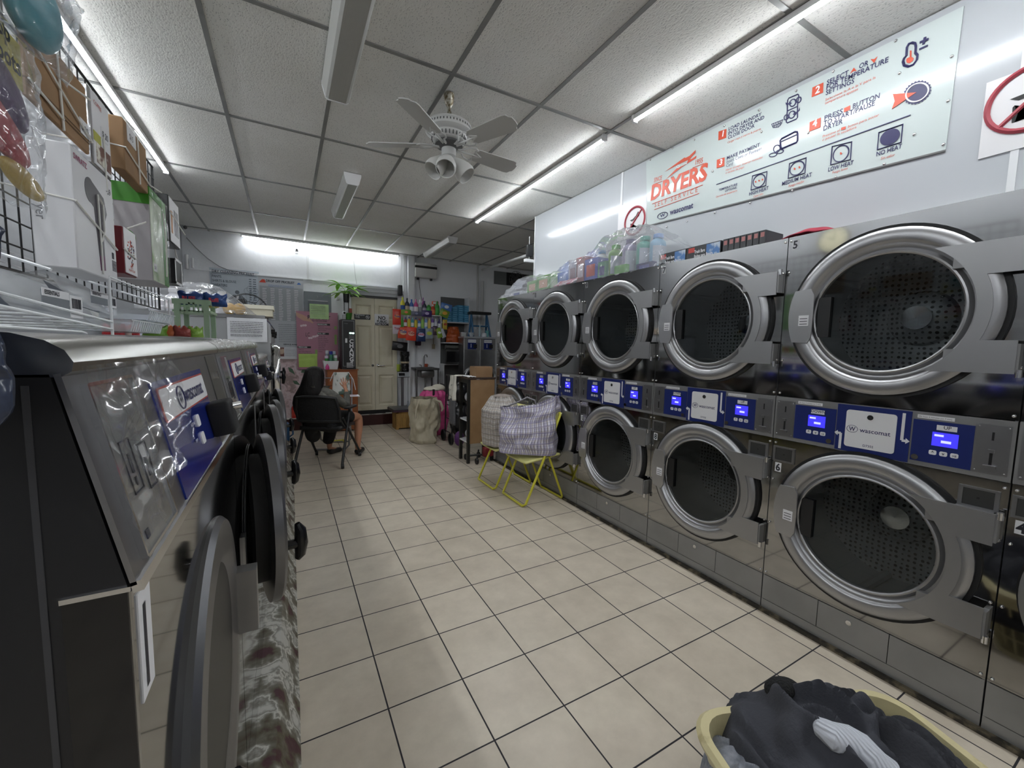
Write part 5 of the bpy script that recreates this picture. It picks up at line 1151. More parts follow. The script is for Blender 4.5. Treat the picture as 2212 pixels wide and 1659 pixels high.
# narrow open shelf by the door with bottles, packs and the sink below
SW = mat('shelf_white', (.6, .61, .62), .45)
SX0, SX1, SY0, SY1 = 1.69, 2.30, 6.98, 7.17
YS = SY0
zt_, zm_ = P(880, 676, 'y', YS).z-.01, P(880, 706, 'y', YS).z-.012
xL, xR = P(866, 690, 'y', YS).x, P(954, 690, 'y', YS).x
t = thing('detergent_shelf', 'white two-tier wall shelf crowded with detergent bottles and packets', 'shelf', ((xL+xR)/2, 7.1, zm_))
sb_ = MB()
for z in (zt_, zm_): MB().box(xL, xR, YS, YS+.18, z-.015, z).build('shelf_board', SW, t)
MB().box(xR-.012, xR, YS, YS+.18, zm_, zt_-.015).build('side_panel', SW, t)
mb = MB()
for x in (xL+.06, xR-.08): mb.box(x-.01, x+.01, YS+.16, YB-.0, zm_-.05, zm_-.02)
build_split(mb, 'bracket', SW, t)
up_ = [('d9d23a', 'd6e04a', '2f55a0', .22), ('1c2238', '1c2030', 'b8a890', .21), ('3b62a8', '2f5fb0', 'd8dce6', .20), ('c8508f', 'd884b0', 'e8dfe6', .205), ('b9bcc4', 'e0e0e6', '8a8d96', .20), ('2a2440', '4a2f66', 'a8a2b4', .19), ('2f8a34', 'd2d4cc', '3c9a40', .17), ('b8432c', 'd8d8d8', 'd87a50', .15), ('2c8a38', '2c8a38', '3f9a44', .20)]
names = ['yellow', 'black', 'blue', 'pink', 'silver', 'dark purple', 'green', 'orange-red', 'large green']
for i, (c1_, c2_, c3_, h) in enumerate(up_):
    x = xL+.045+i*(xR-xL-.08)/8.4; fat = .038 if i < 6 else .044
    bottle('detergent_bottle', (x, YS+.06, zt_), fat, h*1.25, c1_, c2_, '%s detergent bottle on the upper shelf board by the cream doors' % names[i], 'bottle', 'detergent bottles on the upper board', lab=c3_, sq=.7)
bottle('detergent_bottle', (xL+.42, YS+.13, zt_), .028, .30, 'a05a9a', '8c5a94', 'tall lilac detergent bottle rising above the rest of the upper board', 'bottle', 'detergent bottles on the upper board', lab='d8c8de')
t = thing('orange_box', 'small orange box lying on top of the large green detergent bottle', 'box', (xR-.09, YS+.13, zt_)); MB().box(xR-.13, xR-.02, YS+.11, YS+.16, zt_+.001, zt_+.25).build('box_body', paint('d8572e'), t); MB().box(xR-.12, xR-.03, YS+.108, YS+.11, zt_+.205, zt_+.24).build('white_print', OFFW, t)
lo_ = [('4fa83c', '58b045', .14), ('b03028', '2a3c8c', .14), ('d8c43a', '2f4a9c', .15), ('4aa0b0', '7ac8d0', .14), ('c8b830', '2f4a9c', .14), ('4a7ab8', 'b83838', .13), ('8fbf5a', '7fb04a', .16), ('6f9ad0', 'dfe3ec', .16), ('d8c060', 'd8d4c8', .15), ('6a4aa0', 'b8a8d0', .17), ('c8c8d8', 'e6e6ee', .14), ('3a2f6a', '2a2a50', .15)]
nm2 = ['bright green', 'red', 'yellow with blue cap', 'turquoise', 'mustard yellow', 'blue with red cap', 'pale green', 'light blue', 'pale yellow', 'violet', 'whitish', 'dark violet']
for i, (c1_, c2_, h) in enumerate(lo_):
    x = xL+.03+i*(xR-xL-.06)/11; bottle('small_bottle', (x, YS+.05, zm_), .027, h*1.25, c1_, c2_, '%s cleaning bottle on the lower shelf board by the cream doors' % nm2[i], 'bottle', 'cleaning bottles on the lower board', lab='d8dce0' if i % 2 else None, sq=.8)
def packet(px0, py0, px1, py1, y, hx, lb, hx2=None, txt=None, tc='e8e8ea', grp='packets hanging on the detergent shelf', rot=0, th=.02):
    x0, x1, z0, z1 = R4(px0, py0, px1, py1, y); c = Vector(((x0+x1)/2, y, (z0+z1)/2)); w, h = (x1-x0), (z1-z0)
    t = thing('hanging_packet', lb, 'packet', c[:], 0, grp); u = Vector((math.cos(rot), 0, math.sin(rot))); v = Vector((-math.sin(rot), 0, math.cos(rot)))
    def f(s): return lambda a, b_: c+u*w*(a-.5)+v*h*(b_-.5)+Vector((0, s*th*(max(0, 16*a*(1-a)*b_*(1-b_)))**.5+.003*noise.noise(Vector((a*6, b_*6, px0))), 0))
    MB().sheet(f(-1), 10, 10).sheet(f(1), 10, 10).build('packet_body', paint(hx, .35), t)
    if hx2: MB().lathe([(.001, 0), (min(w, h)*.28, 0)], c+Vector((0, -th-.003, .02*h)), 'y', 20, sx=1.2, sy=.8).build('printed_patch', paint(hx2, .4), t)
    if txt: MB().text(txt, min(w/len(txt)*1.5, h*.35), c+Vector((0, -th-.005, -h*.03)), u, v, 0, align='CENTER', bold=.03).build('lettering', paint(tc), t)
    return t
packet(848, 667, 866, 702, YS-.03, 'cc3a2a', 'orange-red Tide packet hanging highest at the door end of the shelf', 'e8902c', 'Tide', '2b3f94')
packet(848, 700, 866, 722, YS-.02, 'c8bcc6', 'white and pink packet hanging under the highest orange-red packet', None, 'Tide', 'a03a4a')
packet(859, 706, 882, 731, YS-.03, 'd04a28', 'orange Tide packet hanging under the lower shelf board, next to the redder one', 'e8c09a', 'Tide', '2b3f94')
packet(877, 706, 899, 736, YS-.05, 'd8412c', 'red-orange Tide packet with white patch under the middle of the lower board', 'e8b8a0', 'Tide', 'a8242c', rot=-.05)
packet(899, 709, 919, 738, YS-.03, '22345e', 'dark blue ARIEL packet with a star burst under the lower board', 'b8c8e8', 'ARIEL', 'c83a3c')
packet(918, 709, 935, 732, YS-.02, '8d9aa4', 'grey and pale packet with a lime print under the lower board', 'b8c84a')
packet(935, 704, 945, 724, YS-.03, '4a3a4a', 'small dark purple packet at the alcove end of the lower board', '8a7a50')
packet(943, 708, 954, 730, YS-.04, '88a83c', 'small green packet with white tag under the shelf end', 'd8dce0', rot=.3)
packet(952, 710, 961, 730, YS-.02, 'b8bcc8', 'small whitish packet hanging last under the shelf end', None, rot=.4)
packet(866, 668, 888, 681, YS-.012, '6f9a2e', 'green box-like packet on the upper board edge beside the yellow bottle', 'd8783c', th=.01)
packet(888, 672, 911, 683, YS-.012, '5a5d72', 'slate blue packet on the upper board edge under the silver bottle', '8a8fb0', th=.01)
packet(911, 670, 933, 685, YS-.012, '3a2a64', 'dark violet packet on the upper board edge under the purple bottle', 'b8a8d0', th=.012)
packet(952, 655, 976, 672, YS+.02, '4a76b8', 'blue and white packet at the alcove end of the upper board', 'd8dce8', rot=-.2)
packet(950, 668, 970, 686, YS-.01, '6f8f30', 'green packet hanging against the blue boxes niche', 'd8a040', rot=-.4)
packet(956, 690, 966, 712, YS-.01, 'b8a03c', 'small yellow bottle-shaped packet hanging at the shelf end', 'a84030')
# white heater / AC unit
a0, a1, z0, z1 = R4(897, 566, 944, 603, YB-.12)
t = thing('wall_heater', 'white wall-mounted heater with a black top slot above the detergent shelf', 'heater', ((a0+a1)/2, YB-.06, z0))
MB().rbox(a0, a1, YB-.12, YB-.01, z0, z1, .02).build('housing', mat('heater_white', (.62, .61, .60), .4), t); MB().box(a0, a1, YB-.124, YB-.1, z1-.09, z1-.05).build('slot', BLACK, t)
mb = MB()
for x in (a0+.06, a1-.10): mb.box(x-.015, x+.02, YB-.10, YB-.05, z0-.035, z0)
build_split(mb, 'foot', BLACK, t)
MB().tube([(a0+.09, YB-.03, z0), (a0+.11, YB-.03, z0-.2), (a0+.15, YB-.03, z0-.4)], .004, 6).build('cord', BLACK, t)
# niche with shelves
nx0, nx1 = wx(953, YB-.01), wx(1003, YB-.01); nz = [P(975, q, 'y', YB).z for q in (643, 698, 741, 786, 860)]
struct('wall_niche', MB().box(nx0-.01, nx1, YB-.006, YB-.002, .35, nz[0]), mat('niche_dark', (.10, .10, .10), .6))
SHELFY = YB-.24
t = thing('niche_shelves', 'white alcove shelves with blue boxes, orange bag and black microwave', 'shelf unit', ((nx0+nx1)/2, YB-.1, .2))
for z in nz[1:4]: MB().box(nx0-.02, nx1+.02, SHELFY, YB-.007, z-.01, z+.01).build('shelf_board', SW, t)
MB().box(nx1, nx1+.015, SHELFY, YB-.007, nz[4], nz[0]).build('side_panel', SW, t); MB().box(nx0-.03, nx0-.015, SHELFY, YB-.007, nz[4]+.3, nz[3]).build('side_panel', SW, t)
BBM = mat('sky_blue_box', C('3f86ad'), .5); rr = random.Random(3)
bxp = thing('blue_box', 'sky blue box in the stacks on the alcove shelf', 'box', (0, 0, 0), 0, 'sky blue boxes on the alcove shelf')
MB().box(-.055, .055, -.10, .10, 0, .037).build('box_body', BBM, bxp); MB().box(-.035, .035, -.1008, -.10, .010, .026).build('printed_panel', mat('blue_print', C('6aa6c6'), .5), bxp)
first = True; k = 0
for cidx in range(4):
    x = nx0+.075+cidx*.116
    for r_ in range([7, 7, 8, 8][cidx]):
        p_ = (x+rr.uniform(-.004, .004), SHELFY+.115, nz[1]+.011+r_*.0395)
        if first: bxp.location = p_; first = False
        else: dup(bxp, p_)
t = thing('orange_bag', 'crumpled orange plastic bag on the middle alcove shelf', 'bag', (nx0+.15, SHELFY+.12, nz[2]+.01))
MB().sheet(lambda u, v: (nx0+.20+(.15+.02*noise.noise(Vector((u*9, v*6, 0))))*math.cos(2*PI*u)*(1-.35*v), SHELFY+.12+(.09+.02*noise.noise(Vector((u*7, v*9, 3))))*math.sin(2*PI*u), nz[2]+.012+.29*v), 40, 16).build('bag_film', mat('orange_plastic', C('b5521f'), .35, bump=(18, .8)), t, kind='open')
t = thing('clear_container', 'tall pale plastic container beside the orange bag', 'container', (nx1-.09, SHELFY+.06, nz[2]+.011)); MB().rbox(nx1-.14, nx1-.04, SHELFY+.02, SHELFY+.12, nz[2]+.011, nz[2]+.19, .01).build('container_body', mat('pale_plastic', (.55, .56, .55), .35), t); MB().rbox(nx1-.145, nx1-.035, SHELFY+.015, SHELFY+.125, nz[2]+.19, nz[2]+.205, .004).build('lid', OFFW, t)
z = nz[3]+.012; t = thing('microwave', 'black microwave oven on the lowest alcove shelf', 'microwave', ((nx0+nx1)/2, SHELFY, z))
MB().rbox(nx0-.01, nx1-.06, SHELFY-.06, YB-.02, z, z+.27, .008).build('housing', BLACK, t); MB().box(nx0+.01, nx1-.20, SHELFY-.064, SHELFY-.06, z+.04, z+.23).build('door_window', mat('dark_glass', (.01, .01, .012), .1), t); MB().box(nx0-.008, nx1-.062, SHELFY-.066, SHELFY-.06, z+.005, z+.03).build('control_strip', mat('dark_metal', (.12, .12, .12), .3, .9), t)
t = thing('wrapped_roll', 'grey plastic-wrapped roll lying on the microwave', 'roll', ((nx0+nx1)/2, SHELFY, z+.27)); MB().tube([(nx0+.02, SHELFY+.05, z+.31), (nx1-.09, SHELFY+.05, z+.31)], .036, 12).build('roll_body', mat('grey_film_roll', (.12, .12, .11), .25, bump=(20, .7)), t)
t = thing('white_bag', 'small white plastic bag hanging beside the microwave', 'bag', (nx1-.03, SHELFY, z+.15)); MB().sphere((nx1-.02, SHELFY-.09, z+.20), .05, sz=(.7, .5, 1.3)).build('bag_body', mat('white_bag', (.6, .6, .62), .4, bump=(20, .8)), t)
# sink on a metal stand
sx0, sx1 = P(899, 797, 'y', 7.0).x, P(949, 797, 'y', 7.0).x; sz = P(920, 796, 'y', 7.0).z
t = thing('metal_sink', 'small stainless sink on four legs under the detergent shelf', 'sink', ((sx0+sx1)/2, 7.15, 0))
SM = mat('sink_metal', (.28, .28, .28), .3, .9)
mb = MB().box(sx0, sx1, 7.0, 7.35, sz-.02, sz-.015); mb.box(sx0, sx1, 6.99, 7.02, sz-.03, sz+.005).box(sx0, sx1, 7.30, 7.41, sz-.03, sz+.01).box(sx0, sx0+.03, 7.0, 7.35, sz-.03, sz+.005).box(sx1-.03, sx1, 7.0, 7.35, sz-.03, sz+.005)
mb.rbox(sx0+.09, sx1-.07, 7.03, 7.28, sz-.17, sz-.02, .04); mb.build('basin', SM, t)
for (x, y) in ((sx0+.015, 7.02), (sx1-.015, 7.02), (sx0+.015, 7.38), (sx1-.015, 7.38)): MB().tube([(x, y, 0), (x, y, sz-.02)], .016, 10).build('leg', SM, t)
fx = P(917, 796, 'y', 7.33).x; MB().tube([(fx, 7.35, sz), (fx, 7.35, sz+.20), (fx+.01, 7.32, sz+.235), (fx+.025, 7.28, sz+.23), (fx+.03, 7.26, sz+.19)], .011, 10).build('faucet', CHROME, t)
for s_ in (-1, 1): MB().tube([(fx+s_*.05, 7.36, sz), (fx+s_*.05, 7.36, sz+.04), (fx+s_*.09, 7.34, sz+.05)], .009, 8).build('tap_handle', CHROME, t)
MB().tube([((sx0+sx1)/2, 7.15, sz-.17), ((sx0+sx1)/2, 7.15, sz-.35), ((sx0+sx1)/2+.05, 7.3, sz-.45)], .018, 8).build('drain_pipe', SM, t)
t = thing('red_cup', 'small red-orange cup at the back edge of the sink', 'cup', (sx1-.13, 7.36, sz+.01)); MB().lathe([(.001, 0), (.028, 0), (.032, .055), (.029, .055), (.025, .005)], (sx1-.13, 7.36, sz+.011), 'z', 16).build('cup_body', paint('a8482c'), t)
t = thing('paper_dispenser', 'dark plum dispenser hanging on the wall above the sink', 'dispenser', (fx-.16, YB-.05, sz+.4)); c = P(903, 743, 'y', YB-.06); MB().rbox(c.x-.04, c.x+.05, YB-.10, YB, c.z-.03, c.z+.14, .015).build('housing', paint('3c2038', .4), t); MB().rbox(c.x-.02, c.x+.03, YB-.09, YB-.03, c.z-.075, c.z-.03, .01).build('nozzle', OFFW, t)
c = P(937, 748, 'y', YB-.02); t = tag(MB().box(c.x-.03, c.x+.03, YB-.01, YB-.002, c.z-.05, c.z+.04).box(c.x-.006, c.x+.006, YB-.012, YB-.002, c.z+.04, c.z+.15).build('wall_outlet', mat('beige_plastic', C('a89c84'), .5)), 'beige outlet plate on the wall above the sink', 'outlet')
# platform scale with bags
t = thing('platform_scale', 'grey platform scale with display on a post beside the doors', 'scale', (1.78, 6.95, 0)); 
qx0, qx1 = P(850, 895, 'y', 6.75).x, P(895, 895, 'y', 6.75).x; qz = P(870, 885, 'y', 6.75).z
WD = mat('crate_wood', C('b08a4a'), .6, noise_=(9, C('8f6c38'), .4, .7, (4, 4, 1)))
cr = thing('wooden_crate', 'low wooden crate carrying the platform scale', 'crate', ((qx0+qx1)/2, 6.9, 0))
mb = MB()
for y in (6.78, 7.04): mb.box(qx0+.05, qx1-.02, y, y+.02, .02, qz-.05)
mb.box(qx0+.05, qx0+.09, 6.77, 7.07, .0, qz-.05).box(qx1-.06, qx1-.02, 6.77, 7.07, 0, qz-.05).box(qx0+.04, qx1-.01, 6.77, 7.07, qz-.065, qz-.045); mb.build('crate_frame', WD, cr)
MB().box(qx0, qx1, 6.75, 7.22, qz-.042, qz-.012).build('base', mat('scale_base', C('4a3540'), .4), t); MB().rbox(qx0+.005, qx1-.005, 6.755, 7.215, qz-.012, qz+.004, .004).build('platform', mat('scale_plate', C('4b4b50'), .3, .5), t)
pc = P(869, 850, 'y', 7.18).x; zt2 = P(870, 815, 'y', 7.18).z; MB().box(pc-.02, pc+.02, 7.16, 7.20, qz, zt2).build('post', mat('scale_post', (.20, .20, .21), .35, .6), t)
d = MB().prism([(-.10, 0), (.10, 0), (.10, .09), (-.10, .09)], .03, (pc+.01, 7.12, zt2), UX, (0, .5, .86)).build('display_head', mat('scale_head', (.34, .36, .38), .4), t); MB().prism([(-.085, .02), (.02, .02), (.02, .075), (-.085, .075)], .032, (pc+.01, 7.12, zt2), UX, (0, .5, .86)).build('display', mat('dark_glass', (.01, .01, .012), .1), d)
c = P(877, 790, 'y', 7.2); t = thing('black_bag_rolls', 'black plastic roll bundle tied with a pale band on the scale head', 'bag roll', (c.x, 7.26, zt2+.08))
zr = zt2+.09; prof = [(.001, 0), (.07, 0), (.075, .03), (.068, .07), (.074, .11), (.068, .15), (.078, .20), (.072, .25), (.084, .30), (.08, .36), (.001, .37)]
MB().lathe(prof, (c.x, 7.28, zr), 'z', 20).build('roll_body', mat('black_film', (.010, .010, .011), .25, bump=(18, .9)), t); MB().lathe([(.0745, .155), (.0755, .185)], (c.x, 7.28, zr), 'z', 20).build('pale_band', mat('beige_plastic', C('a89c84'), .5), t)
packet(847, 738, 880, 758, 7.16, '141416', 'black packet with a grey label above the black plastic rolls', '6a6a6c', grp='packets by the scale', rot=-.1)
MATS['black_film'] = MATS['black_film']
t = thing('lime_pouch', 'lime green pouch peeking behind the black plastic rolls', 'pouch', (c.x-.09, 7.36, zr)); MB().rbox(c.x-.12, c.x-.06, 7.37, 7.39, zr, zr+.13, .008).build('pouch_body', paint('a8b83c'), t)
# small floor items by the scale
t = thing('yellow_duster', 'small yellow plastic piece on the step beside the scale', 'duster', (1.71, 7.36, .2)); MB().rbox(1.68, 1.76, 7.34, 7.39, .2, .235, .012).build('duster_body', paint('c8cc3a'), t)
for i, (px, lb) in enumerate(((881, 'clear bottle standing on the floor behind the scale post'), (888, 'second clear bottle standing behind the scale post, next to the other'))):
    x = P(px, 870, 'y', 7.3).x; t = thing('clear_bottle', lb, 'bottle', (x, 7.29, .0), 0, 'clear bottles by the scale'); MB().lathe([(.001, 0), (.032, 0), (.034, .2), (.03, .32), (.012, .36), (.012, .40), (.001, .40)], (x, 7.29, .001), 'z', 14).build('bottle_body', CB('b8c0c8'), t)
x = P(897, 870, 'y', 6.6).x; t = thing('blue_jug', 'blue plastic jug on the floor behind the canvas laundry bag', 'jug', (x, 6.6, 0)); MB().rbox(x-.08, x+.06, 6.52, 6.66, 0, .34, .03).build('jug_body', paint('2f6fb8', .35), t); MB().tube([(x, 6.6, .34), (x, 6.6, .38)], .02).build('cap', paint('2f6fb8', .35), t)
# dim area behind the dryers: window with fan box, pipe
a0, a1, z0, z1 = R4(1067, 585, 1150, 622)
struct('window_1', MB().box(a0, a0+.28, YB-.01, YB-.002, z0, z1), mat('grey_board', (.16, .17, .17), .5))
t = thing('exhaust_fan', 'dark square exhaust fan set high in the alcove wall', 'fan', (a0+.6, YB, z0)); MB().box(a0+.28, a0+1.1, YB-.012, YB-.002, z0, z1).build('housing', BLACK, t)
mb = MB()
for r_ in (.05, .11, .165): mb.tube([(a0+.50+r_*math.cos(a), YB-.03, (z0+z1)/2+r_*math.sin(a)) for a in [2*PI*i/28 for i in range(28)]], .004, 5, closed=True)
for i in range(8): a = PI*i/8; mb.tube([(a0+.50-.165*math.cos(a), YB-.03, (z0+z1)/2-.165*math.sin(a)), (a0+.50+.165*math.cos(a), YB-.03, (z0+z1)/2+.165*math.sin(a))], .003, 4)
mb.build('guard_grille', mat('dark_metal', (.12, .12, .12), .3, .9), t)
mb = MB()
for i in range(5): a = 2*PI*i/5; mb.prism([(0, -.02), (.14, -.05), (.15, .02), (0, .02)], .004, (a0+.50, YB-.018, (z0+z1)/2), (math.cos(a), 0, math.sin(a)), (-math.sin(a), .2, math.cos(a)))
build_split(mb, 'blade', mat('fan_blade_grey', (.05, .05, .05), .4), t)
x = wx(1029); t = thing('vertical_pipes', 'pair of white pipes running down the wall next to the alcove shelves', 'pipe', (x, YB, 0))
for dx, r_ in ((0, .018), (.10, .03)): MB().tube([(x+dx, YB-.04, 1.75), (x+dx, YB-.04, CZ-(.0 if dx == 0 else .3))], r_, 10).build('pipe', mat('pipe_white', (.5, .5, .5), .45), t)
a_, b_ = P(1042, 583, 'y', 7.42), Vector((2.64, 4.37, P(1146, 551, 'y', 4.37).z))
tag(MB().tube([a_, b_], .022, 10).build('slanted_pipe', mat('pipe_white', (.5, .5, .5), .45)), 'long pale pipe slanting under the alcove ceiling toward the dryer wall end', 'pipe')
c = P(1150, 552, 'x', 2.66)
t = thing('wall_end_bracket', 'small black and white device clamped on the end of the dryer wall', 'device', c[:])
c = Vector((2.64, 4.37, P(1150, 552, 'y', 4.37).z)); MB().rbox(2.59, 2.67, 4.345, 4.39, c.z-.02, c.z+.12, .01).build('black_body', BLACK, t); MB().rbox(2.57, 2.69, 4.345, 4.40, c.z-.09, c.z-.05, .008).build('white_clamp', WHITE, t); MB().tube([(2.63, 4.37, c.z-.05), (2.63, 4.37, c.z+.22)], .004).build('antenna', WHITE, t)
# red and yellow cloth hanging behind it
t = tag(MB().sheet(lambda u, v: (2.77+.3*u, 4.352+.01*math.sin(u*9), 2.0+.35*v*(1-.3*u)), 16, 8).build('hanging_cloth', mat('red_yellow_cloth', C('6b2424'), .8, noise_=(6, C('8a7a30'), .5, .6))), 'dark red and yellow cloth hanging behind the end of the dryer wall', 'cloth')
# two small washers at the back right
BW_ = 7.4
def backwasher(x0, w, label):
    y = 6.9; z1 = P(1020, 727, 'y', y).z; t = thing('back_washer', label, 'washer', (x0+w/2, y+.2, 0), 0, 'small stainless washers in the back alcove')
    MB().rbox(x0, x0+w, y, 7.17, .02, z1-.03, .008).build('cabinet', BRUSH, t); MB().box(x0-.003, x0+w+.003, y-.02, 7.17, z1-.03, z1).build('top_lid', mat('lid_pale', (.6, .62, .66), .3, .5), t)
    MB().box(x0+.006, x0+w-.006, y-.012, y, z1-.25, z1-.035).build('control_fascia', TOE, t); b_ = MB().box(x0+.07, x0+w-.08, y-.018, y-.012, z1-.23, z1-.045).build('blue_panel', BLUE, t)
    MB().box(x0+.075, x0+w-.085, y-.021, y-.018, z1-.11, z1-.055).text('wascomat', .035, (x0+w/2-.005, y-.022, z1-.09), UX, UZ, 0, mi=1, align='CENTER').build('badge', [OFFW, NAVY], b_)
    MB().box(x0+w/2-.03, x0+w/2-.02, y-.021, y-.018, z1-.20, z1-.13).box(x0+w/2+.02, x0+w-.07, y-.035, y-.018, z1-.21, z1-.14, mi=1).build('push_button', [OFFW, BLACK], b_)
    zc = P(1020, 812, 'y', y).z
    d = MB().lathe([(.105, .01), (.11, -.05), (.145, -.07), (.158, -.06), (.162, -.03), (.162, 0)], (x0+w/2, y, zc), 'y', 40).build('door', RING, t); MB().lathe([(.105, -.03), (.001, -.02)], (x0+w/2, y, zc), 'y', 30).build('door_glass', mat('black_drum_glass', (.01, .01, .01), .1), d)
wxa, wxb = P(1002, 740, 'y', 6.9).x, P(1037, 740, 'y', 6.9).x
backwasher(wxa, wxb-wxa-.005, 'small stainless washer in the back alcove standing next to the shelves'); backwasher(wxb, wxb-wxa-.005, 'small stainless washer in the back alcove half hidden by the dryer numbered 13')
zt3 = P(1020, 727, 'y', 6.9).z+.001; lx = P(1016, 725, 'y', 7.05).x; lx2 = P(1056, 725, 'y', 7.05).x; lz2 = P(1035, 680, 'y', 7.1).z
BS = paint('2d5f86', .4); t = thing('blue_step_stool', 'blue and black step stool standing on the small back washers', 'step stool', (lx+.15, 7.05, zt3))
for x, dx in ((lx+.01, .02), (lx2-.02, -.02)):
    for y in (6.94, 7.15): MB().tube([(x, y, zt3), (x+dx, 7.08, lz2)], .02, 8).build('leg', BS, t)
MB().box(lx+.03, lx2-.04, 7.0, 7.10, zt3+(lz2-zt3)*.45, zt3+(lz2-zt3)*.45+.025).build('step', BS, t); MB().rbox(lx-.02, lx2+.02, 6.98, 7.16, lz2, lz2+.05, .015).build('top_tray', BLACK, t)
for i, (px, lb) in enumerate(((1018, 'white bowl on the small back washers under the step stool'), (1036, 'clear bottle on the small back washers beside the step stool'), (1052, 'teal cup on the small back washers'), (1045, 'crumpled white cloth on the small back washers'))):
    hx = ('b8c0c8', '9fb0b8', '6aa8a8', 'c8ccd4')[i]; x = P(px, 725, 'y', 6.96).x; t = thing(['white_bowl', 'clear_bottle', 'teal_cup', 'white_cloth'][i], lb, ['bowl', 'bottle', 'cup', 'cloth'][i], (x, 6.95, zt3)); pr_ = [[(.001, 0), (.03, 0), (.06, .07), (.055, .07), (.03, .01)], [(.001, 0), (.025, 0), (.025, .14), (.012, .18), (.012, .22), (.001, .22)], [(.001, 0), (.025, 0), (.035, .12), (.03, .12), (.022, .01)], [(.001, 0), (.05, 0), (.055, .03), (.04, .07), (.001, .08)]][i]
    MB().lathe(pr_, (x, 6.95, zt3+.001), 'z', 18).build('body', paint(hx, .35, bump=(15, .8)) if i == 3 else paint(hx, .3), t)
# ---------------- person on the black chair ----------------
def skin(name, nodes, edges, m, parent, T=Matrix(), sub_=2, root=0):
    "nodes = [(x, y, z, r) or (x, y, z, rx, ry)]; limbs grow together with tapering radii"
    inv = PM[parent.name].inverted() if parent else Matrix()
    me = bpy.data.meshes.new(name); me.from_pydata([inv @ (T @ Vector(n[:3])) for n in nodes], edges, []); me.materials.append(m)
    o = bpy.data.objects.new(name, me); COL.objects.link(o); PM[o.name] = PM[parent.name].copy() if parent else Matrix()
    if parent: o.parent = parent
    sk = o.modifiers.new('skin', 'SKIN'); sk.use_smooth_shade = True; sk.branch_smoothing = .4
    for i, v in enumerate(me.skin_vertices[0].data):
        n = nodes[i]; v.radius = (n[3], n[4] if len(n) > 4 else n[3]); v.use_root = (i == root)
    s_ = o.modifiers.new('sub', 'SUBSURF'); s_.levels = sub_; s_.render_levels = sub_
    return o
PO = Vector((.414, 5.21, 0)); PR = -math.radians(27.6); PT = Matrix.Translation(PO) @ Rz(PR)
t = thing('office_chair', 'black folding office chair with casters seen from behind, carrying the person', 'chair', PO[:], PR)
BC = mat('chair_black', (.012, .012, .013), .45); MESHB = mat('chair_mesh_black', (.009, .009, .010), .8, bump=(90, .4))
def TP(*p): return PT @ Vector(p)
for s in (-1, 1):
    MB().tube([TP(s*.265, -.277, .045), TP(s*.245, .02, .62)], [.016, .014], 10).build('leg', BC, t)
    MB().tube([TP(s*.275, .277, .045), TP(s*.235, -.16, .56)], [.014, .013], 10).build('leg', BC, t)
    for y in (-.277, .277): MB().lathe([(.001, -.018), (.026, -.016), (.028, 0), (.026, .016), (.001, .018)], TP(s*.268, y, .029), 'x', 16).build('caster', BLACK, t)
    MB().tube([TP(s*.245, .02, .60), TP(s*.262, -.02, .66)], .015, 8).prism([(-.03, -.13), (.03, -.13), (.032, .10), (.02, .14), (-.02, .14), (-.03, .10)], .022, TP(s*.27, 0, .655), PT.to_3x3() @ Vector((1, 0, 0)), PT.to_3x3() @ Vector((0, 1, 0)), (0, 0, 1)).build('armrest', BC, t)
def seat_(u, v):
    x = .235*(2*u-1); y = -.20+.42*v; return TP(x, y, .445-.03*(1-(2*u-1)**2)*(1-(2*v-1)**2)-.02*max(0, v-.8)*5)
MB().sheet(seat_, 12, 12).build('seat', BC, t, solid=.04)
def back_(u, v):
    a = (2*u-1); w = .245-.02*v-.03*abs(v-.5); return TP(a*w, -.235-.035*(1-a*a)-.06*v, .535+.285*v-.02*a*a*(v > .5))
MB().sheet(back_, 16, 12).build('backrest', MESHB, t, solid=.012)
mb = MB(); rim = [back_(u/10, 0) for u in range(11)]+[back_(1, v/8) for v in range(1, 9)]+[back_(1-u/10, 1) for u in range(1, 11)]+[back_(0, 1-v/8) for v in range(1, 8)]
mb.tube(rim, .018, 8, closed=True).build('back_frame', BC, t)
MB().tube([TP(-.22, -.20, .54), TP(-.235, -.1, .44)], .012, 8).tube([TP(.22, -.20, .54), TP(.235, -.1, .44)], .012, 8).tube([TP(-.24, -.1, .43), TP(.24, -.1, .43)], .012, 8).build('seat_frame', BC, t)
pr = thing('person', 'person with long dark hair in black dress and grey cardigan, seated with back turned', 'person', PO[:], PR)
SKM = mat('skin', C('b98468'), .5); 
bnodes = [(0, -.06, .535, .13, .11), (-.02, -.10, .64, .115, .095), (-.05, -.13, .76, .125, .095), (-.07, -.12, .845, .09, .07), (-.085, -.11, .90, .048, .048), (-.097, -.105, .95, .052, .056), (-.10, -.10, 1.00, .072, .085), (-.10, -.10, 1.06, .066, .078), (-.10, -.10, 1.10, .035, .04),
 # right leg
 (.09, .02, .515, .082), (.16, .21, .51, .072), (.22, .385, .485, .055), (.225, .375, .36, .056), (.225, .345, .20, .042), (.225, .325, .085, .031), (.223, .40, .045, .030), (.22, .50, .028, .024),
 # left leg
 (-.09, .02, .515, .082), (-.10, .20, .505, .072), (-.11, .37, .475, .055), (-.12, .37, .35, .055), (-.125, .34, .20, .042), (-.13, .32, .085, .031), (-.10, .39, .045, .030), (-.06, .47, .028, .024),
 # right arm
 (.07, -.11, .83, .052), (.12, -.09, .79, .047), (.205, .03, .665, .038), (.18, .12, .75, .032), (.145, .19, .835, .023), (.125, .21, .875, .028, .018), (.115, .22, .91, .028, .014),
 # left arm
 (-.20, -.12, .82, .052), (-.25, -.10, .77, .045), (-.295, .03, .655, .038), (-.25, .13, .635, .032), (-.17, .22, .64, .023), (-.13, .25, .645, .028, .016)]
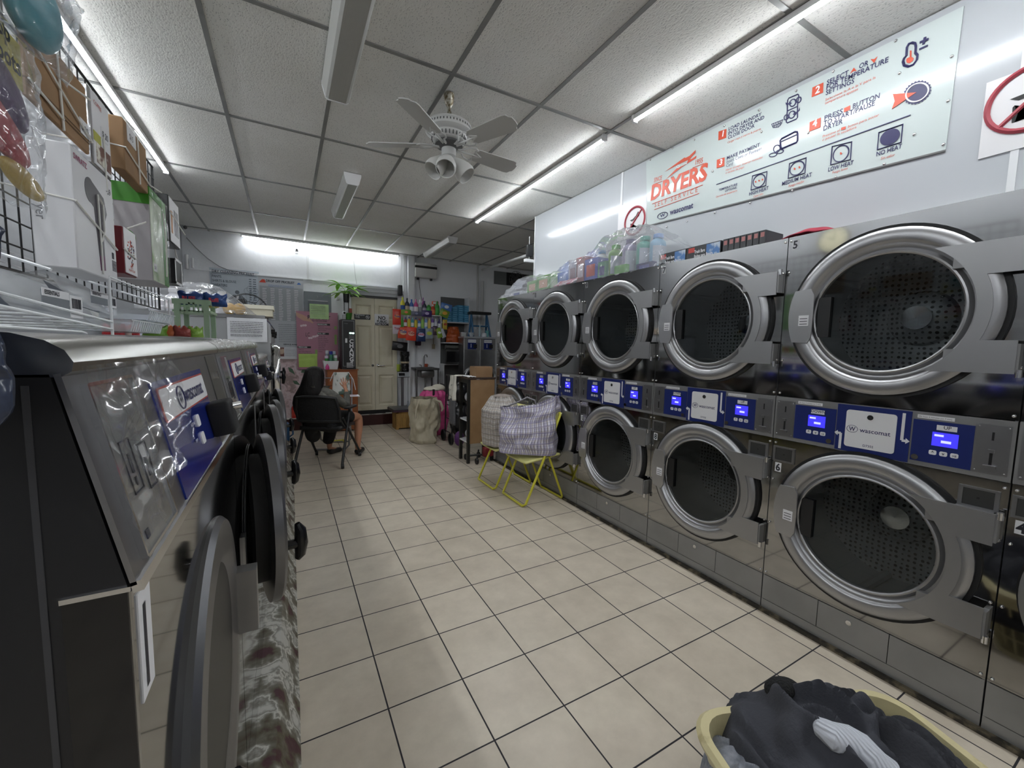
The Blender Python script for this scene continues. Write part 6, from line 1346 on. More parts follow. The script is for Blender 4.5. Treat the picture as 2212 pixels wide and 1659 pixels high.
E_ = [(0, 1), (1, 2), (2, 3), (3, 4), (4, 5), (5, 6), (6, 7), (7, 8), (0, 9), (9, 10), (10, 11), (11, 12), (12, 13), (13, 14), (14, 15), (15, 16), (0, 17), (17, 18), (18, 19), (19, 20), (20, 21), (21, 22), (22, 23), (23, 24), (3, 25), (25, 26), (26, 27), (27, 28), (28, 29), (29, 30), (30, 31), (3, 32), (32, 33), (33, 34), (34, 35), (35, 36), (36, 37)]
def fingers(pi, base, dirs):
    for (d0, l, r) in dirs:
        a = Vector(base)+Vector(d0)*.6; prev = pi
        for k, f in enumerate((.35, .7, 1)):
            p = Vector(base)+Vector(d0)+Vector((d0[0]*.9, .004-.012*f, l))*f if False else None
        b = Vector(base)+Vector(d0); q = [b, b+Vector((d0[0]*.5, .012, l*.5)), b+Vector((d0[0]*.7, .004, l))]
        for k, p in enumerate(q): bnodes.append((*p, r*(1-.12*k))); E_.append((prev, len(bnodes)-1)); prev = len(bnodes)-1
fingers(31, (.112, .222, .925), (((-.026, 0, .004), .050, .0072), ((-.009, 0, .010), .060, .0075), ((.009, 0, .009), .055, .0073), ((.025, 0, .002), .042, .0065)))
bnodes.append((.085, .222, .892, .0095)); E_.append((30, len(bnodes)-1)); bnodes.append((.066, .224, .912, .0085)); E_.append((len(bnodes)-2, len(bnodes)-1)); bnodes.append((.056, .226, .932, .007)); E_.append((len(bnodes)-2, len(bnodes)-1))
p0_ = len(bnodes)
for dx, l in ((-.02, .05), (-.006, .058), (.008, .052), (.022, .04)):
    pv = 37
    for k, f in enumerate((.4, .75, 1.1)):
        bnodes.append((-.115+l*f*1.1, .262+dx, .645-.012*k, .0072)); E_.append((pv, len(bnodes)-1)); pv = len(bnodes)-1
bnodes.append((-.135, .225, .665, .009)); E_.append((37, len(bnodes)-1)); bnodes.append((-.11, .222, .685, .008)); E_.append((len(bnodes)-2, len(bnodes)-1))
body = skin('body', bnodes, E_, SKM, pr, PT)
HB = mat('dark_hair', (.006, .005, .005), .55, spec=.25, noise_=(60, (.010, .008, .008), .4, .7, (1, 1, .1)), bump=(50, .35, (1, 1, .12)))
def loft(name, secs, m, parent, T, n=40, cut=None, wob=.006, fr=9):
    vs = []
    for k, (x, y, z, rx, ry) in enumerate(secs):
        for i in range(n):
            a = 2*PI*i/n; f_ = 1.0
            if cut and cut[0] > z > cut[1]:
                d_ = abs((a-PI/2+PI) % (2*PI)-PI); f_ = 1-.45*max(0, 1-d_/1.05)**.5
            q = 1+wob*12*noise.noise(Vector((math.cos(a)*fr, math.sin(a)*fr, z*1.5)))
            vs.append(T @ Vector((x+rx*f_*q*math.cos(a), y+ry*f_*q*math.sin(a), z)))
    mb = MB(); mb.add(vs, [(k*n+i, k*n+(i+1) % n, (k+1)*n+(i+1) % n, (k+1)*n+i) for k in range(len(secs)-1) for i in range(n)]+[tuple(range(n)), tuple((len(secs)-1)*n+i for i in range(n))], 0, True)
    return mb.build(name, m, parent)
hs = [(-.10, -.10, 1.142, .012, .012), (-.10, -.10, 1.135, .045, .045), (-.10, -.105, 1.115, .075, .078), (-.10, -.11, 1.085, .095, .095), (-.10, -.12, 1.04, .105, .104), (-.105, -.13, .99, .112, .105), (-.11, -.15, .93, .12, .10), (-.12, -.175, .87, .135, .095), (-.145, -.195, .80, .145, .085), (-.17, -.205, .73, .13, .07), (-.19, -.21, .66, .10, .055), (-.205, -.215, .60, .065, .04), (-.21, -.215, .56, .02, .015)]
loft('hair', hs, HB, pr, PT, cut=(1.095, .93))
# face (turned away from the camera)
fc = TP(-.10, -.10, 1.015)
def fp_(x, y, z): return TP(-.10+x, -.10+y, 1.0+z)
for s in (-1, 1): MB().sphere(fp_(s*.028, .073, .022), .011, n=6, sz=(1, .6, .7)).build('eye', OFFW, pr); MB().sphere(fp_(s*.028, .079, .022), .0055, n=5).build('pupil', BLACK, pr); MB().tube([fp_(s*.044, .070, .042), fp_(s*.028, .078, .046), fp_(s*.014, .080, .042)], .0025, 6).build('eyebrow', HB, pr)
MB().tube([fp_(0, .078, .025), fp_(0, .092, .002), fp_(0, .083, -.006)], [.006, .011, .009], 8).build('nose', SKM, pr)
MB().tube([fp_(-.02, .074, -.030), fp_(0, .083, -.031), fp_(.02, .074, -.030)], [.003, .006, .003], 8).build('mouth', paint('8c4a44', .5), pr)
dn = [(0, -.06, .53, .155, .135), (-.02, -.10, .64, .135, .115), (-.05, -.13, .76, .14, .11), (-.07, -.125, .83, .10, .08), (.09, .06, .515, .105), (.15, .20, .51, .092), (.18, .28, .50, .082), (-.09, .06, .515, .105), (-.10, .22, .50, .095), (-.11, .36, .47, .085), (-.12, .37, .34, .085), (-.14, .34, .20, .08), (-.15, .30, .13, .06), (-.17, -.13, .47, .09, .10), (-.17, -.06, .36, .10, .09), (-.15, .02, .25, .08), (.12, -.13, .47, .09, .10), (.10, -.10, .38, .09, .08)]
skin('dress', dn, [(0, 1), (1, 2), (2, 3), (0, 4), (4, 5), (5, 6), (0, 7), (7, 8), (8, 9), (9, 10), (10, 11), (11, 12), (0, 13), (13, 14), (14, 15), (0, 16), (16, 17)], mat('black_dress', (.006, .006, .007), .75, bump=(12, .6)), pr, PT)
gn = [(-.06, -.125, .80, .135, .105), (-.07, -.12, .85, .10, .082), (.075, -.11, .825, .066), (.125, -.09, .785, .060), (.17, -.03, .72, .056), (.205, .03, .665, .052), (.18, .12, .75, .042), (.15, .18, .82, .034), (-.205, -.12, .815, .066), (-.255, -.10, .765, .058), (-.295, .03, .655, .050), (-.25, .13, .635, .042), (.13, -.10, .66, .08, .07), (.12, -.10, .56, .07, .06)]
skin('cardigan', gn, [(0, 1), (1, 2), (2, 3), (3, 4), (4, 5), (5, 6), (6, 7), (1, 8), (8, 9), (9, 10), (10, 11), (0, 12), (12, 13)], mat('grey_cardigan', C('55544f'), .6, bump=(25, .6), noise_=(14, C('77746b'), .45, .7)), pr, PT)  # lighter grey mottling at random over the whole cardigan
for s, f in ((1, [(.225, .305, .05), (.224, .36, .035), (.222, .44, .032), (.22, .53, .026)]), (-1, [(-.132, .30, .05), (-.12, .35, .035), (-.09, .42, .032), (-.05, .50, .026)])):
    n_ = [(x, y, z, .052-.005*i, .042-.003*i) for i, (x, y, z) in enumerate(f)]; skin('shoe', n_, [(0, 1), (1, 2), (2, 3)], BLACK, pr, PT)
# pale folded paper held ahead
c = P(762, 855, 'y', 5.62); t = tag(MB().prism([(-.085, -.05), (.085, -.05), (.07, .05), (-.09, .05)], .006, c, (.97, -.2, .0), (.1, .9, .12)).build('printed_leaflet', OFFW), 'white printed leaflet on the rail of the grey folding chair ahead of the person', 'leaflet')
mb = MB(); [mb.prism([(-.06, -.03+.018*i), (.05, -.03+.018*i), (.05, -.024+.018*i), (-.06, -.024+.018*i)], .001, c+Vector((0, 0, .009)), (.97, -.2, .0), (.1, .9, .12)) for i in range(4)]; mb.build('text_lettering', mat('pink_grey', C('a88a98'), .5), t)
# grey folding chair beyond with the leaf print bag on its back
GT = mat('grey_tube', (.30, .30, .31), .35, .5)
gx, gy = P(708, 975, 'z', 0).x, P(708, 975, 'z', 0).y
t = thing('folding_chair', 'grey tube folding chair standing in front of the seated person', 'chair', (gx+.1, gy+.35, 0), -.25)
def U_(p): return [Vector(q) for q in p]
g0 = Vector((gx+.1, gy+.25, 0)); GR_ = Matrix.Translation(g0) @ Rz(-.25)
def G(*p): return GR_ @ Vector(p)
MB().tube([G(-.22, -.12, .42), G(-.22, -.2, .06), G(-.18, -.22, .016), G(.18, -.22, .016), G(.22, -.2, .06), G(.22, -.12, .42)], .012, 8).build('leg_loop', GT, t)
MB().tube([G(-.20, .02, .42), G(-.20, .2, .06), G(-.16, .22, .016), G(.16, .22, .016), G(.20, .2, .06), G(.20, .02, .42)], .012, 8).build('leg_loop', GT, t)
MB().box(-.2, .2, -.18, .18, .42, .44, M=GR_).build('seat', paint('c8c8c4', .4), t); MB().tube([G(-.21, .17, .42), G(-.21, .28, .92), G(.21, .28, .92), G(.21, .17, .42)], .012, 8).build('back_frame', GT, t)
x0, x1, z0, z1 = R4(716, 804, 758, 851, 6.0)
LP = mat('leaf_print_cloth', C('d6d6d0'), .6, noise_=(7, C('5c6f66'), .50, .55, (1, 1, .7)))
t = thing('leaf_print_bag', 'white drawstring bag with green-grey leaf print hanging over the folding chair back', 'bag', ((x0+x1)/2, 6.0, z0))
MB().sheet(lambda u, v: (x0+(x1-x0)*(.5+(u-.5)*(1-.22*v)), 6.0-.04*math.sin(PI*u)-.01*noise.noise(Vector((u*5, v*5, 2))), z0+(z1-z0)*v), 16, 16).build('bag_cloth', LP, t, solid=.01)
MB().tube([(x0+.03, 5.98, z1), (x0-.0, 5.97, z1-.06), (x0-.02, 5.98, z1-.12)], .004, 6).tube([(x1-.03, 5.98, z1), (x1+.03, 5.98, z1-.10), (x1+.06, 5.98, z1-.25)], .004, 6).build('drawstring', OFFW, t)
# yellow wire shape under the chair
t = tag(MB().tube([(.50, 6.15, .012), (.52, 6.1, .05), (.66, 6.1, .05), (.70, 6.16, .012), (.70, 6.3, .012), (.5, 6.3, .012)], .008, 6, closed=True).build('yellow_wire_frame', paint('c8bf4a')), 'small yellow wire frame on the floor under the grey folding chair', 'wire frame')
# floor things by the washer pad
x = P(632, 885, 'y', 7.365).x; bottle('red_bottle', (x+.03, 7.38, .2), .045, .26, 'c8342c', 'e0e0e0', 'red bottle with white cap standing on the step beside the floral sheet', 'bottle', None, sq=.5, lab='d04a3c')
x = P(611, 900, 'y', 6.6).x; t = thing('blue_container', 'blue handled plastic container on the floor past the end of the washer pad', 'container', (x, 6.6, 0)); MB().rbox(x-.05, x+.08, 6.5, 6.66, 0, .27, .03).build('container_body', paint('2f5f8c', .35), t); MB().tube([(x+.06, 6.55, .25), (x+.12, 6.55, .22), (x+.12, 6.55, .10), (x+.07, 6.55, .06)], .012, 8).build('handle', paint('2f5f8c', .35), t)
# ---------------- canvas bag, pink bag, cart ----------------
def sack(name, c, r, h, m, label, cat, sy=1, flare=.08, fold=.03, seed=1, group=None, top_in=0, parent=None):
    t = parent or thing(name, label, cat, c, 0, group)
    def f(u, v):
        a = 2*PI*u; k = Vector((math.cos(a)*1.5, math.sin(a)*1.5, v*2.2+seed)); rr_ = r*(1+flare*(v-.5)*2)+fold*noise.noise(k)+fold*.45*noise.noise(k*3)
        if v < .06: rr_ *= .93+.07*v/.06
        if v > .9: rr_ *= 1-top_in*(v-.9)*10
        return (c[0]+rr_*math.cos(a), c[1]+rr_*math.sin(a)*sy, c[2]+.004+h*v+(.02*noise.noise(k*1.3) if v > .95 else 0))
    MB().sheet(f, 56, 36).build('bag_cloth', m, t); return t, f
CAN = mat('canvas', C('bdb49e'), .8, noise_=(5, C('a89f8a'), .4, .7), bump=(6, .5))
t, f = sack('canvas_laundry_bag', (1.74, 5.80, 0), .205, .64, CAN, 'large beige canvas laundry bag standing upright on the tiles', 'laundry bag', flare=.02, fold=.085, seed=3, top_in=.12)
MB().lathe([(.17, .60), (.001, .60)], (1.74, 5.80, 0), 'z', 24).build('bag_top', mat('canvas_dark', C('8d8672'), .8), t)
MB().tube([(1.62, 5.62, .62), (1.58, 5.60, .52), (1.565, 5.595, .38)], .012, 6).tube([(1.86, 5.63, .63), (1.93, 5.60, .60), (1.97, 5.60, .50), (1.95, 5.60, .46)], [.012, .02, .022, .012], 8).build('strap', CAN, t)
t, f = sack('pink_laundry_bag', (2.03, 6.24, 0), .205, .70, mat('pink_fabric', C('d0508c'), .55, bump=(9, .7)), 'bright pink laundry bag with white cloth on top behind the canvas bag', 'laundry bag', flare=.03, fold=.075, seed=8, top_in=.25)
MB().tube([(1.97, 6.02, .50), (1.965, 6.01, .74)], .018, 6).build('black_strap', BLACK, t)
MB().sphere((2.10, 6.20, .74), .10, sz=(1.1, 1, .6), n=12).sphere((2.03, 6.24, .72), .15, sz=(1.0, 1, .30), n=14).build('white_cloth', mat('cream_cloth', C('d2cbbb'), .8, bump=(9, 1.0)), t)
t = thing('shopping_cart', 'black folding shopping cart loaded with dark bags beside the canvas bag', 'cart', (2.08, 5.5, 0))
for y in (5.40, 5.72): MB().lathe([(.07, -.012), (.085, -.012), (.085, .012), (.07, .012), (.001, .004), (.001, -.004)], (2.02, y-.0, .086), 'x', 22).build('wheel', BLACK, t)
mb = MB(); 
for y in (5.42, 5.70): mb.tube([(2.04, y, .09), (2.06, y, .98)], .011, 8)
mb.tube([(2.06, 5.42, .98), (2.06, 5.70, .98)], .014, 8)
for z in (.15, .35, .55, .75): mb.tube([(2.05, 5.42, z), (2.05, 5.70, z)], .006, 6)
mb.build('cart_frame', BLACK, t)
for (c_, r_, sz_, lb) in (((2.22, 5.52, .34), .17, (1, 1, 1.6), 'black stuffed bag low on the shopping cart'), ((2.20, 5.45, .74), .13, (1, .9, 1.3), 'black crumpled bag hanging on the handle of the shopping cart')):
    tag(MB().sphere(c_, r_, n=14, sz=sz_).build('black_bag', mat('black_bag_film', (.010, .010, .012), .3, bump=(9, 1.0))), lb, 'bag')
tag(MB().sphere((2.07, 5.20, .13), .07, n=10, sz=(1, 1, 1.5)).build('purple_bundle', paint('5a2a6a', .6, bump=(10, .8))), 'small purple bundle on the floor under the shopping cart bags', 'bundle')
# ---------------- black cabinet with brown side ----------------
t = thing('black_frame_cabinet', 'narrow cabinet with black frame, open shelves and brown board side', 'cabinet', (2.05, 4.57, 0))
X0, X1, Y0_, Y1, ZB_, ZT_ = 1.865, 2.215, 4.425, 4.70, .24, 1.035
BF = mat('black_wood', (.015, .015, .014), .4)
for (x, y) in ((X0, Y0_), (X1-.035, Y0_), (X0, Y1-.035), (X1-.035, Y1-.035)): MB().box(x, x+.035, y, y+.035, 0, ZT_-.02).build('leg', BF, t)
MB().box(X0-.01, X1+.01, Y0_-.012, Y1+.012, ZT_-.02, ZT_).build('top_board', mat('dark_brown_top', C('43342a'), .4), t)
MB().box(X0+.03, X1-.004, Y0_-.004, Y0_+.01, ZB_, ZT_-.025).build('side_board', mat('fibreboard', C('8f6f4c'), .65, noise_=(7, C('9c7c58'), .4, .7)), t)
MB().box(X1-.012, X1-.004, Y0_, Y1, ZB_, ZT_-.02).build('back_board', mat('fibreboard', C('8f6f4c'), .65), t)
for z in (ZB_+.01, .51): MB().box(X0+.0, X1-.01, Y0_+.01, Y1-.01, z, z+.018).build('shelf', OFFW, t)
MB().box(X0, X0+.02, Y0_+.03, Y1-.03, ZT_-.07, ZT_-.02).build('front_rail', BF, t)
for (z, hx, r_, lb) in ((.34, 'b8bac0', .07, 'clear plastic bundle with green cap on the lowest cabinet shelf'), (.62, '2a2a2e', .08, 'dark round bundle on the middle cabinet shelf'), (.79, 'c2c4ca', .08, 'whitish folded bundle on top of the dark one in the cabinet')):
    tag(MB().sphere((X0+.10, 4.56, z), r_, n=12, sz=(1, 1.1, .9)).build('wrapped_bundle', mat('bundle_'+hx, C(hx), .3, bump=(14, .9))), lb, 'bundle', 'bundles inside the open cabinet')
t = thing('small_cardboard_box', 'small brown cardboard box lying on the black-framed cabinet', 'box', (2.10, 4.56, ZT_)); MB().box(1.985, 2.205, 4.47, 4.66, ZT_+.001, ZT_+.125).build('box_body', mat('cardboard', C('9b7a58'), .75), t); MB().box(1.984, 2.206, 4.55, 4.58, ZT_+.124, ZT_+.127).build('tape', mat('card_dark', C('6b5138'), .8), t)
FLP = mat('floral_cloth', C('d2cfc4'), .7, noise_=(22, C('7a7f70'), .60, .66))
t = tag(MB().sheet(lambda u, v: ((1.80-.035*math.sin(u*8)*(1-v)+.012*noise.noise(Vector((u*5, v*5, 0)))) if v < .6 else 1.80+.16*(v-.6)/.4, 4.64+.17*u, (.74+.31*v/.6 if v < .6 else ZT_+.006+.01*math.sin(u*6)*(v < .8))), 24, 24).build('floral_cloth', FLP, solid=.006), 'white cloth with small leaf print hanging from the cabinet top beside the cart', 'cloth')
tag(MB().sheet(lambda u, v: (1.875+.10*u, 4.44+.22*v, ZT_+.009+.008*noise.noise(Vector((u*5, v*5, 9)))), 12, 12).build('white_towel', mat('white_towel', (.72, .72, .72), .8), solid=.006), 'small white towel lying flat on the cabinet beside the cardboard box', 'towel')
tag(MB().sheet(lambda u, v: (1.80+.01*math.sin(u*9), 4.70+.16*u, .42+.32*v+.03*u), 10, 10).build('dark_clear_bag', mat('grey_clear_bag', (.12, .12, .13), .2, bump=(12, .9)), solid=.03), 'grey shiny plastic bag hanging below the leaf print cloth', 'bag')
t = thing('stroller_base', 'folded black and red wheeled cart base on the floor under the cabinet', 'cart', (2.05, 4.55, 0))
for (x, y) in ((1.96, 4.36), (2.10, 4.62), (1.92, 4.60)): MB().lathe([(.001, -.013), (.035, -.013), (.038, 0), (.035, .013), (.001, .013)], (x, y, .039), 'x', 18).build('wheel', BLACK, t)
MB().tube([(1.92, 4.60, .05), (2.10, 4.40, .10), (2.20, 4.38, .13)], .012, 8).tube([(1.96, 4.36, .05), (2.1, 4.62, .10)], .010, 8).build('frame_bar', BLACK, t); MB().rbox(2.06, 2.19, 4.36, 4.44, .07, .19, .02).build('red_block', paint('7a1f26', .5), t)
# ---------------- yellow folding chairs with plaid bags ----------------
YM = mat('yellow_tube', C('c9c23a'), .38, noise_=(30, C('5a5230'), .70, .74)); YS_ = mat('yellow_seat', C('d6d28a'), .4)
def folding(x0, y0, w, label, grp='yellow folding chairs'):
    t = thing('folding_chair', label, 'chair', (x0+.2, y0+w/2, 0), 0, grp); ya, yb = y0, y0+w
    def leg(y): return [(x0+.02, y, .03), (x0+.20, y, .42), (x0+.36, y, .80)]
    MB().tube([(x0+.37, ya+.02, .82)]+leg(ya)[::-1]+[(x0, ya+.02, .012), (x0, yb-.02, .012)]+leg(yb)+[(x0+.37, yb-.02, .82)], .0115, 8).build('front_frame', YM, t)
    MB().tube([(x0+.26, ya+.015, .43), (x0+.42, ya+.015, .04), (x0+.43, ya+.03, .012), (x0+.43, yb-.03, .012), (x0+.42, yb-.015, .04), (x0+.26, yb-.015, .43)], .0105, 8).build('rear_frame', YM, t)
    MB().sheet(lambda u, v: (x0+.02+.36*u, ya+.012+(w-.024)*v, .388+.045*u+.006*(abs(2*v-1)**4)), 10, 10).build('seat', YS_, t, solid=.018)
    MB().sheet(lambda u, v: (x0+.295+.085*u-.02*(1-(2*v-1)**2), ya+.0+w*v, .64+.18*u), 8, 12).build('backrest', YS_, t, solid=.012); return t
folding(1.785, 2.96, .41, 'pale yellow folding chair carrying the rectangular purple-grey plaid bag'); folding(1.745, 3.46, .39, 'pale yellow folding chair carrying the round brown-grey plaid bag')
def plaid(name, base, c1, c2, c3, ax):
    m, nt, b, tc = nodes(name); L = nt.links.new; sp = N(nt, 'ShaderNodeSeparateXYZ'); L(tc.outputs['UV'], sp.inputs[0])
    cur = None
    def stripes(src, f, off, width, col, prev, fac=.75):
        a = N(nt, 'ShaderNodeMath', operation='MULTIPLY_ADD'); a.inputs[1].default_value = f; a.inputs[2].default_value = off; L(sp.outputs[src], a.inputs[0])
        fr = N(nt, 'ShaderNodeMath', operation='FRACT'); L(a.outputs[0], fr.inputs[0]); lt = N(nt, 'ShaderNodeMath', operation='LESS_THAN'); lt.inputs[1].default_value = width; L(fr.outputs[0], lt.inputs[0])
        mu = N(nt, 'ShaderNodeMath', operation='MULTIPLY'); mu.inputs[1].default_value = fac; L(lt.outputs[0], mu.inputs[0])
        mx = N(nt, 'ShaderNodeMix', data_type='RGBA'); L(mu.outputs[0], mx.inputs[0]); mx.inputs[7].default_value = (*col, 1)
        if prev is None: mx.inputs[6].default_value = (*base, 1)
        else: L(prev, mx.inputs[6])
        return mx.outputs[2]
    o = stripes('X', 14, 0, .34, c2, None, .6); o = stripes('X', 28, .1, .20, c1, o, .85); o = stripes('X', 14, .45, .10, c3, o, .7)
    o = stripes('Y', 7, 0, .30, c2, o, .55); o = stripes('Y', 18, .6, .14, c1, o, .45); o = stripes('Y', 9, .5, .10, c3, o, .6)
    L(o, b.inputs['Base Color']); b.inputs['Roughness'].default_value = .45
    n = N(nt, 'ShaderNodeTexNoise'); n.inputs['Scale'].default_value = 16; L(tc.outputs['Object'], n.inputs[0]); bp = N(nt, 'ShaderNodeBump'); bp.inputs['Strength'].default_value = .5; bp.inputs['Distance'].default_value = .02; L(n.outputs[0], bp.inputs['Height']); L(bp.outputs[0], b.inputs['Normal'])
    return m
def uvsheet(name, fn, nu, nv, m, parent, su=1, sv=1):
    me = bpy.data.meshes.new(name); inv = PM[parent.name].inverted()
    vs = [inv @ Vector(fn(i/nu, j/nv)) for i in range(nu+1) for j in range(nv+1)]
    fs = [(i*(nv+1)+j, (i+1)*(nv+1)+j, (i+1)*(nv+1)+j+1, i*(nv+1)+j+1) for i in range(nu) for j in range(nv)]
    me.from_pydata(vs, [], fs); uv = me.uv_layers.new(name='UVMap'); me.materials.append(m)
    for p in me.polygons:
        p.use_smooth = True
        for li in p.loop_indices:
            k = me.loops[li].vertex_index; uv.data[li].uv = (su*(k//(nv+1))/nu, sv*(k % (nv+1))/nv)
    o = bpy.data.objects.new(name, me); COL.objects.link(o); o.parent = parent; PM[o.name] = PM[parent.name].copy(); return o
PA = plaid('purple_plaid', C('d5d2dc'), C('2f2d4a'), C('8d84a8'), C('a89a86'), 0); PB = plaid('brown_plaid', C('d6d2ce'), C('2c2722'), C('8f857e'), C('a08a70'), 0)
t = thing('plaid_bag', 'rectangular purple-grey plaid woven bag with raised corner on the yellow chair', 'bag', (1.97, 3.16, .44), 0, 'plaid laundry bags')
bc = Vector((1.945, 3.17, .445)); bu = Vector((.78, -.62, 0)).normalized(); bv = Vector((.62, .78, 0)).normalized()
def f(u, v):
    a = 2*PI*u; c_, s_ = math.cos(a), math.sin(a); n_ = 4.5; q = (abs(c_)**n_+abs(s_)**n_)**(-1/n_); hw = .262; hd = .15*(1-.80*max(0, v-.45)/.55)
    x = hw*q*c_*(1+.05*math.sin(v*9)*(1-v)); y = hd*q*s_; top = .43+.06*(x/hw)+.035*(x/hw)**2
    k = Vector((c_*1.6, s_*1.6, v*3)); am = .05*min(1, v*5); return bc+bu*(x+am*noise.noise(k))+bv*(y+am*noise.noise(k*1.7+Vector((3, 0, 0))))+Vector((0, 0, top*v+.015*noise.noise(k*2)*v))
uvsheet('bag_cloth', f, 96, 48, PA, t, 3.0, 1.35)
MB().tube([f(.25+.12, .98), bc+bu*(-.09)+Vector((0, 0, .46)), bc+bu*(-.02)+Vector((0, 0, .50)), bc+bu*(.05)+Vector((0, 0, .475)), f(.25-.03, .98)], .008, 8).build('handle', mat('grey_strap', (.25, .24, .27), .6), t)
t = thing('plaid_bag', 'round brown-grey plaid woven bag with gathered top on the yellow chair behind', 'bag', (1.90, 3.66, .42), 0, 'plaid laundry bags')
bc2 = Vector((1.90, 3.63, .425))
def f2(u, v):
    a = 2*PI*u; r_ = .19*(1-.35*max(0, v-.7)/.3*1.6)*(1+.06*math.sin(v*PI)); k = Vector((math.cos(a)*2, math.sin(a)*2, v*2.5+4)); r_ += .03*noise.noise(k)*min(1, v*4+.2)+.012*math.sin(a*14)*max(0, v-.75)*4
    return bc2+Vector((r_*math.cos(a), r_*math.sin(a), .49*v+.012*noise.noise(k*2)))
uvsheet('bag_cloth', f2, 96, 40, PB, t, 2.6, 1.3)
MB().lathe([(.10, .485), (.05, .50), (.001, .49)], bc2, 'z', 16).build('gathered_top', mat('plaid_dark', C('8f857e'), .6, bump=(20, 1)), t)
# ---------------- instruction sign on the partition wall ----------------
SX = 2.682
def SP(px, py, x=SX): return P(px, py, 'x', x)
t = thing('dryer_instruction_sign', 'long pale sign with DRYERS SELF SERVICE lettering and four numbered steps', 'sign', (2.69, 1.7, 2.4))
cs = [SP(1397, 487), SP(2042, 323), SP(2082, 12), SP(1396, 344)]
cs = [Vector((0, min(max(c.y, .3), 3), min(c.z, 2.972))) for c in cs]
n0 = len(cs); mb = MB(); vs = [Vector((2.689, c.y, c.z)) for c in cs]+[Vector((2.684, c.y, c.z)) for c in cs]; mb.add(vs, [(4, 5, 6, 7), (0, 3, 2, 1)]+[(i, (i+1) % 4, 4+(i+1) % 4, 4+i) for i in range(4)])
mb.build('sign_board', mat('sign_face', (.56, .62, .61), .14, bump=(1.5, .06, (1, .4, 2))), t)
mb = MB(); mb.tube([Vector((2.686, c.y, c.z-.004)) for c in cs[:2]], .006, 6); mb.build('lower_edge_trim', mat('sign_edge', (.2, .2, .2), .4), t)
SU, SV = Vector((0, -1, 0)), Vector((0, 0, 1))
def stx(mb, s, a, b, cap, mi=0, bold=.02, shear=0):
    "lettering from picture point a to b along its baseline, capital height cap (m)"
    A, B = SP(*a), SP(*b); u = (B-A); w = u.length; u.normalize(); me = textmesh(s, bold, 'LEFT', shear); xs = [p.x for p in me[0]]
    cap *= 1 if s == 'DRYERS' else (.66 if s in 'wascomat1234SINCE1955' or s.startswith('S E L F') else (.44 if cap >= .05 else .62 if cap == .036 else .52)); size = cap/.70; nat = (max(xs)-min(xs))*size; w = min(w, nat) if s.isdigit() and len(s) == 1 else w; mb.text(s, size, A-SU*0+Vector((-.0, 0, 0)), u, (SV-u*u.dot(SV)).normalized(), .0005, mi, bold, sx=w/nat, shear=shear)
def spoly(mb, pts, mi=0, d=.001): mb.prism([(0, 0)]*0 or [(-(SP(*p).y), SP(*p).z) for p in pts], d, (SX-.0003, 0, 0), (0, -1, 0), (0, 0, 1), (-1, 0, 0), mi)
def sline(mb, pts, r, mi=0, closed=False): mb.tube([SP(*p) for p in pts], r, 4, mi, closed=closed)
def ca(x, y): return (1380+x/7.9, 300+y/7.9)
def cb_(x, y): return (1540+x/6.38, 180+y/6.38)
def cc(x, y): return (1740+x/5.926, 60+y/5.926)
def c8(x, y): return (1380+x/2.659, 40+y/2.659)
OR_ = mat('sign_orange', C('cf5238'), .4); NV = mat('sign_navy', C('2c2a58'), .4)
red = MB(); nav = MB()
stx(red, 'DRYERS', ca(192, 1052), ca(1150, 690), .115, bold=.035, shear=.06)
stx(red, 'SINCE', ca(255, 742), ca(388, 700), .052, bold=.01); stx(red, '1955', ca(948, 448), ca(1075, 405), .052, bold=.01)
stx(red, 'S E L F   S E R V I C E', ca(265, 1168), ca(998, 905), .052, bold=.0)
for a, b in (((228, 1110), (1090, 785)), ((265, 1207), (1027, 930)), ((245, 780), (397, 722)), ((918, 495), (1106, 420))): sline(red, [ca(*a), ca(*b)], .0025)
spoly(red, [ca(*p) for p in ((445, 560), (780, 318), (800, 325), (865, 290), (970, 190), (965, 240), (905, 300), (880, 340), (640, 455))])
spoly(red, [ca(*p) for p in ((465, 690), (640, 510), (820, 425), (845, 350), (900, 345), (985, 285), (975, 330), (830, 420), (740, 480))])
red.build('orange_lettering', OR_, t)
wh = MB(); sline(wh, [ca(670+24*math.cos(q), 470+22*math.sin(q)) for q in [2*PI*i/14 for i in range(14)]], .0035, closed=True); sline(wh, [ca(680, 445), ca(735, 415), ca(820, 425)], .002); wh.build('white_clip_lettering', OFFW, t)
stx(nav, 'wascomat', ca(530, 1297), ca(930, 1172), .062, bold=.03)
sline(nav, [ca(405+85*math.cos(q), 1308+52*math.sin(q)-.28*85*math.cos(q)) for q in [2*PI*i/24 for i in range(24)]], .003, closed=True); stx(nav, 'W', ca(365, 1345), ca(455, 1310), .055, bold=.03)
bx = MB()
boxes = [([cb_(*p) for p in ((75, 787), (79, 665), (188, 628), (183, 750))], '1', cb_(112, 740), cb_(148, 728), .055), ([cc(*p) for p in ((80, 890), (90, 765), (231, 700), (225, 830))], '2', cc(122, 850), cc(182, 825), .058),
 ([cb_(*p) for p in ((52, 1172), (55, 1055), (162, 1020), (158, 1140))], '3', cb_(85, 1130), cb_(125, 1118), .055), ([cc(*p) for p in ((48, 1330), (55, 1210), (198, 1150), (192, 1275))], '4', cc(92, 1275), cc(150, 1252), .058)]
for pts, *_ in boxes: spoly(bx, pts)
build_split(bx, 'number_box', OR_, t)
wn = MB()
for _, s, a, b, cap in boxes: stx(wn, s, a, b, cap, bold=.03)
for v in wn.v: v.x -= .0015
build_split(wn, 'step_number_lettering', OFFW, t)
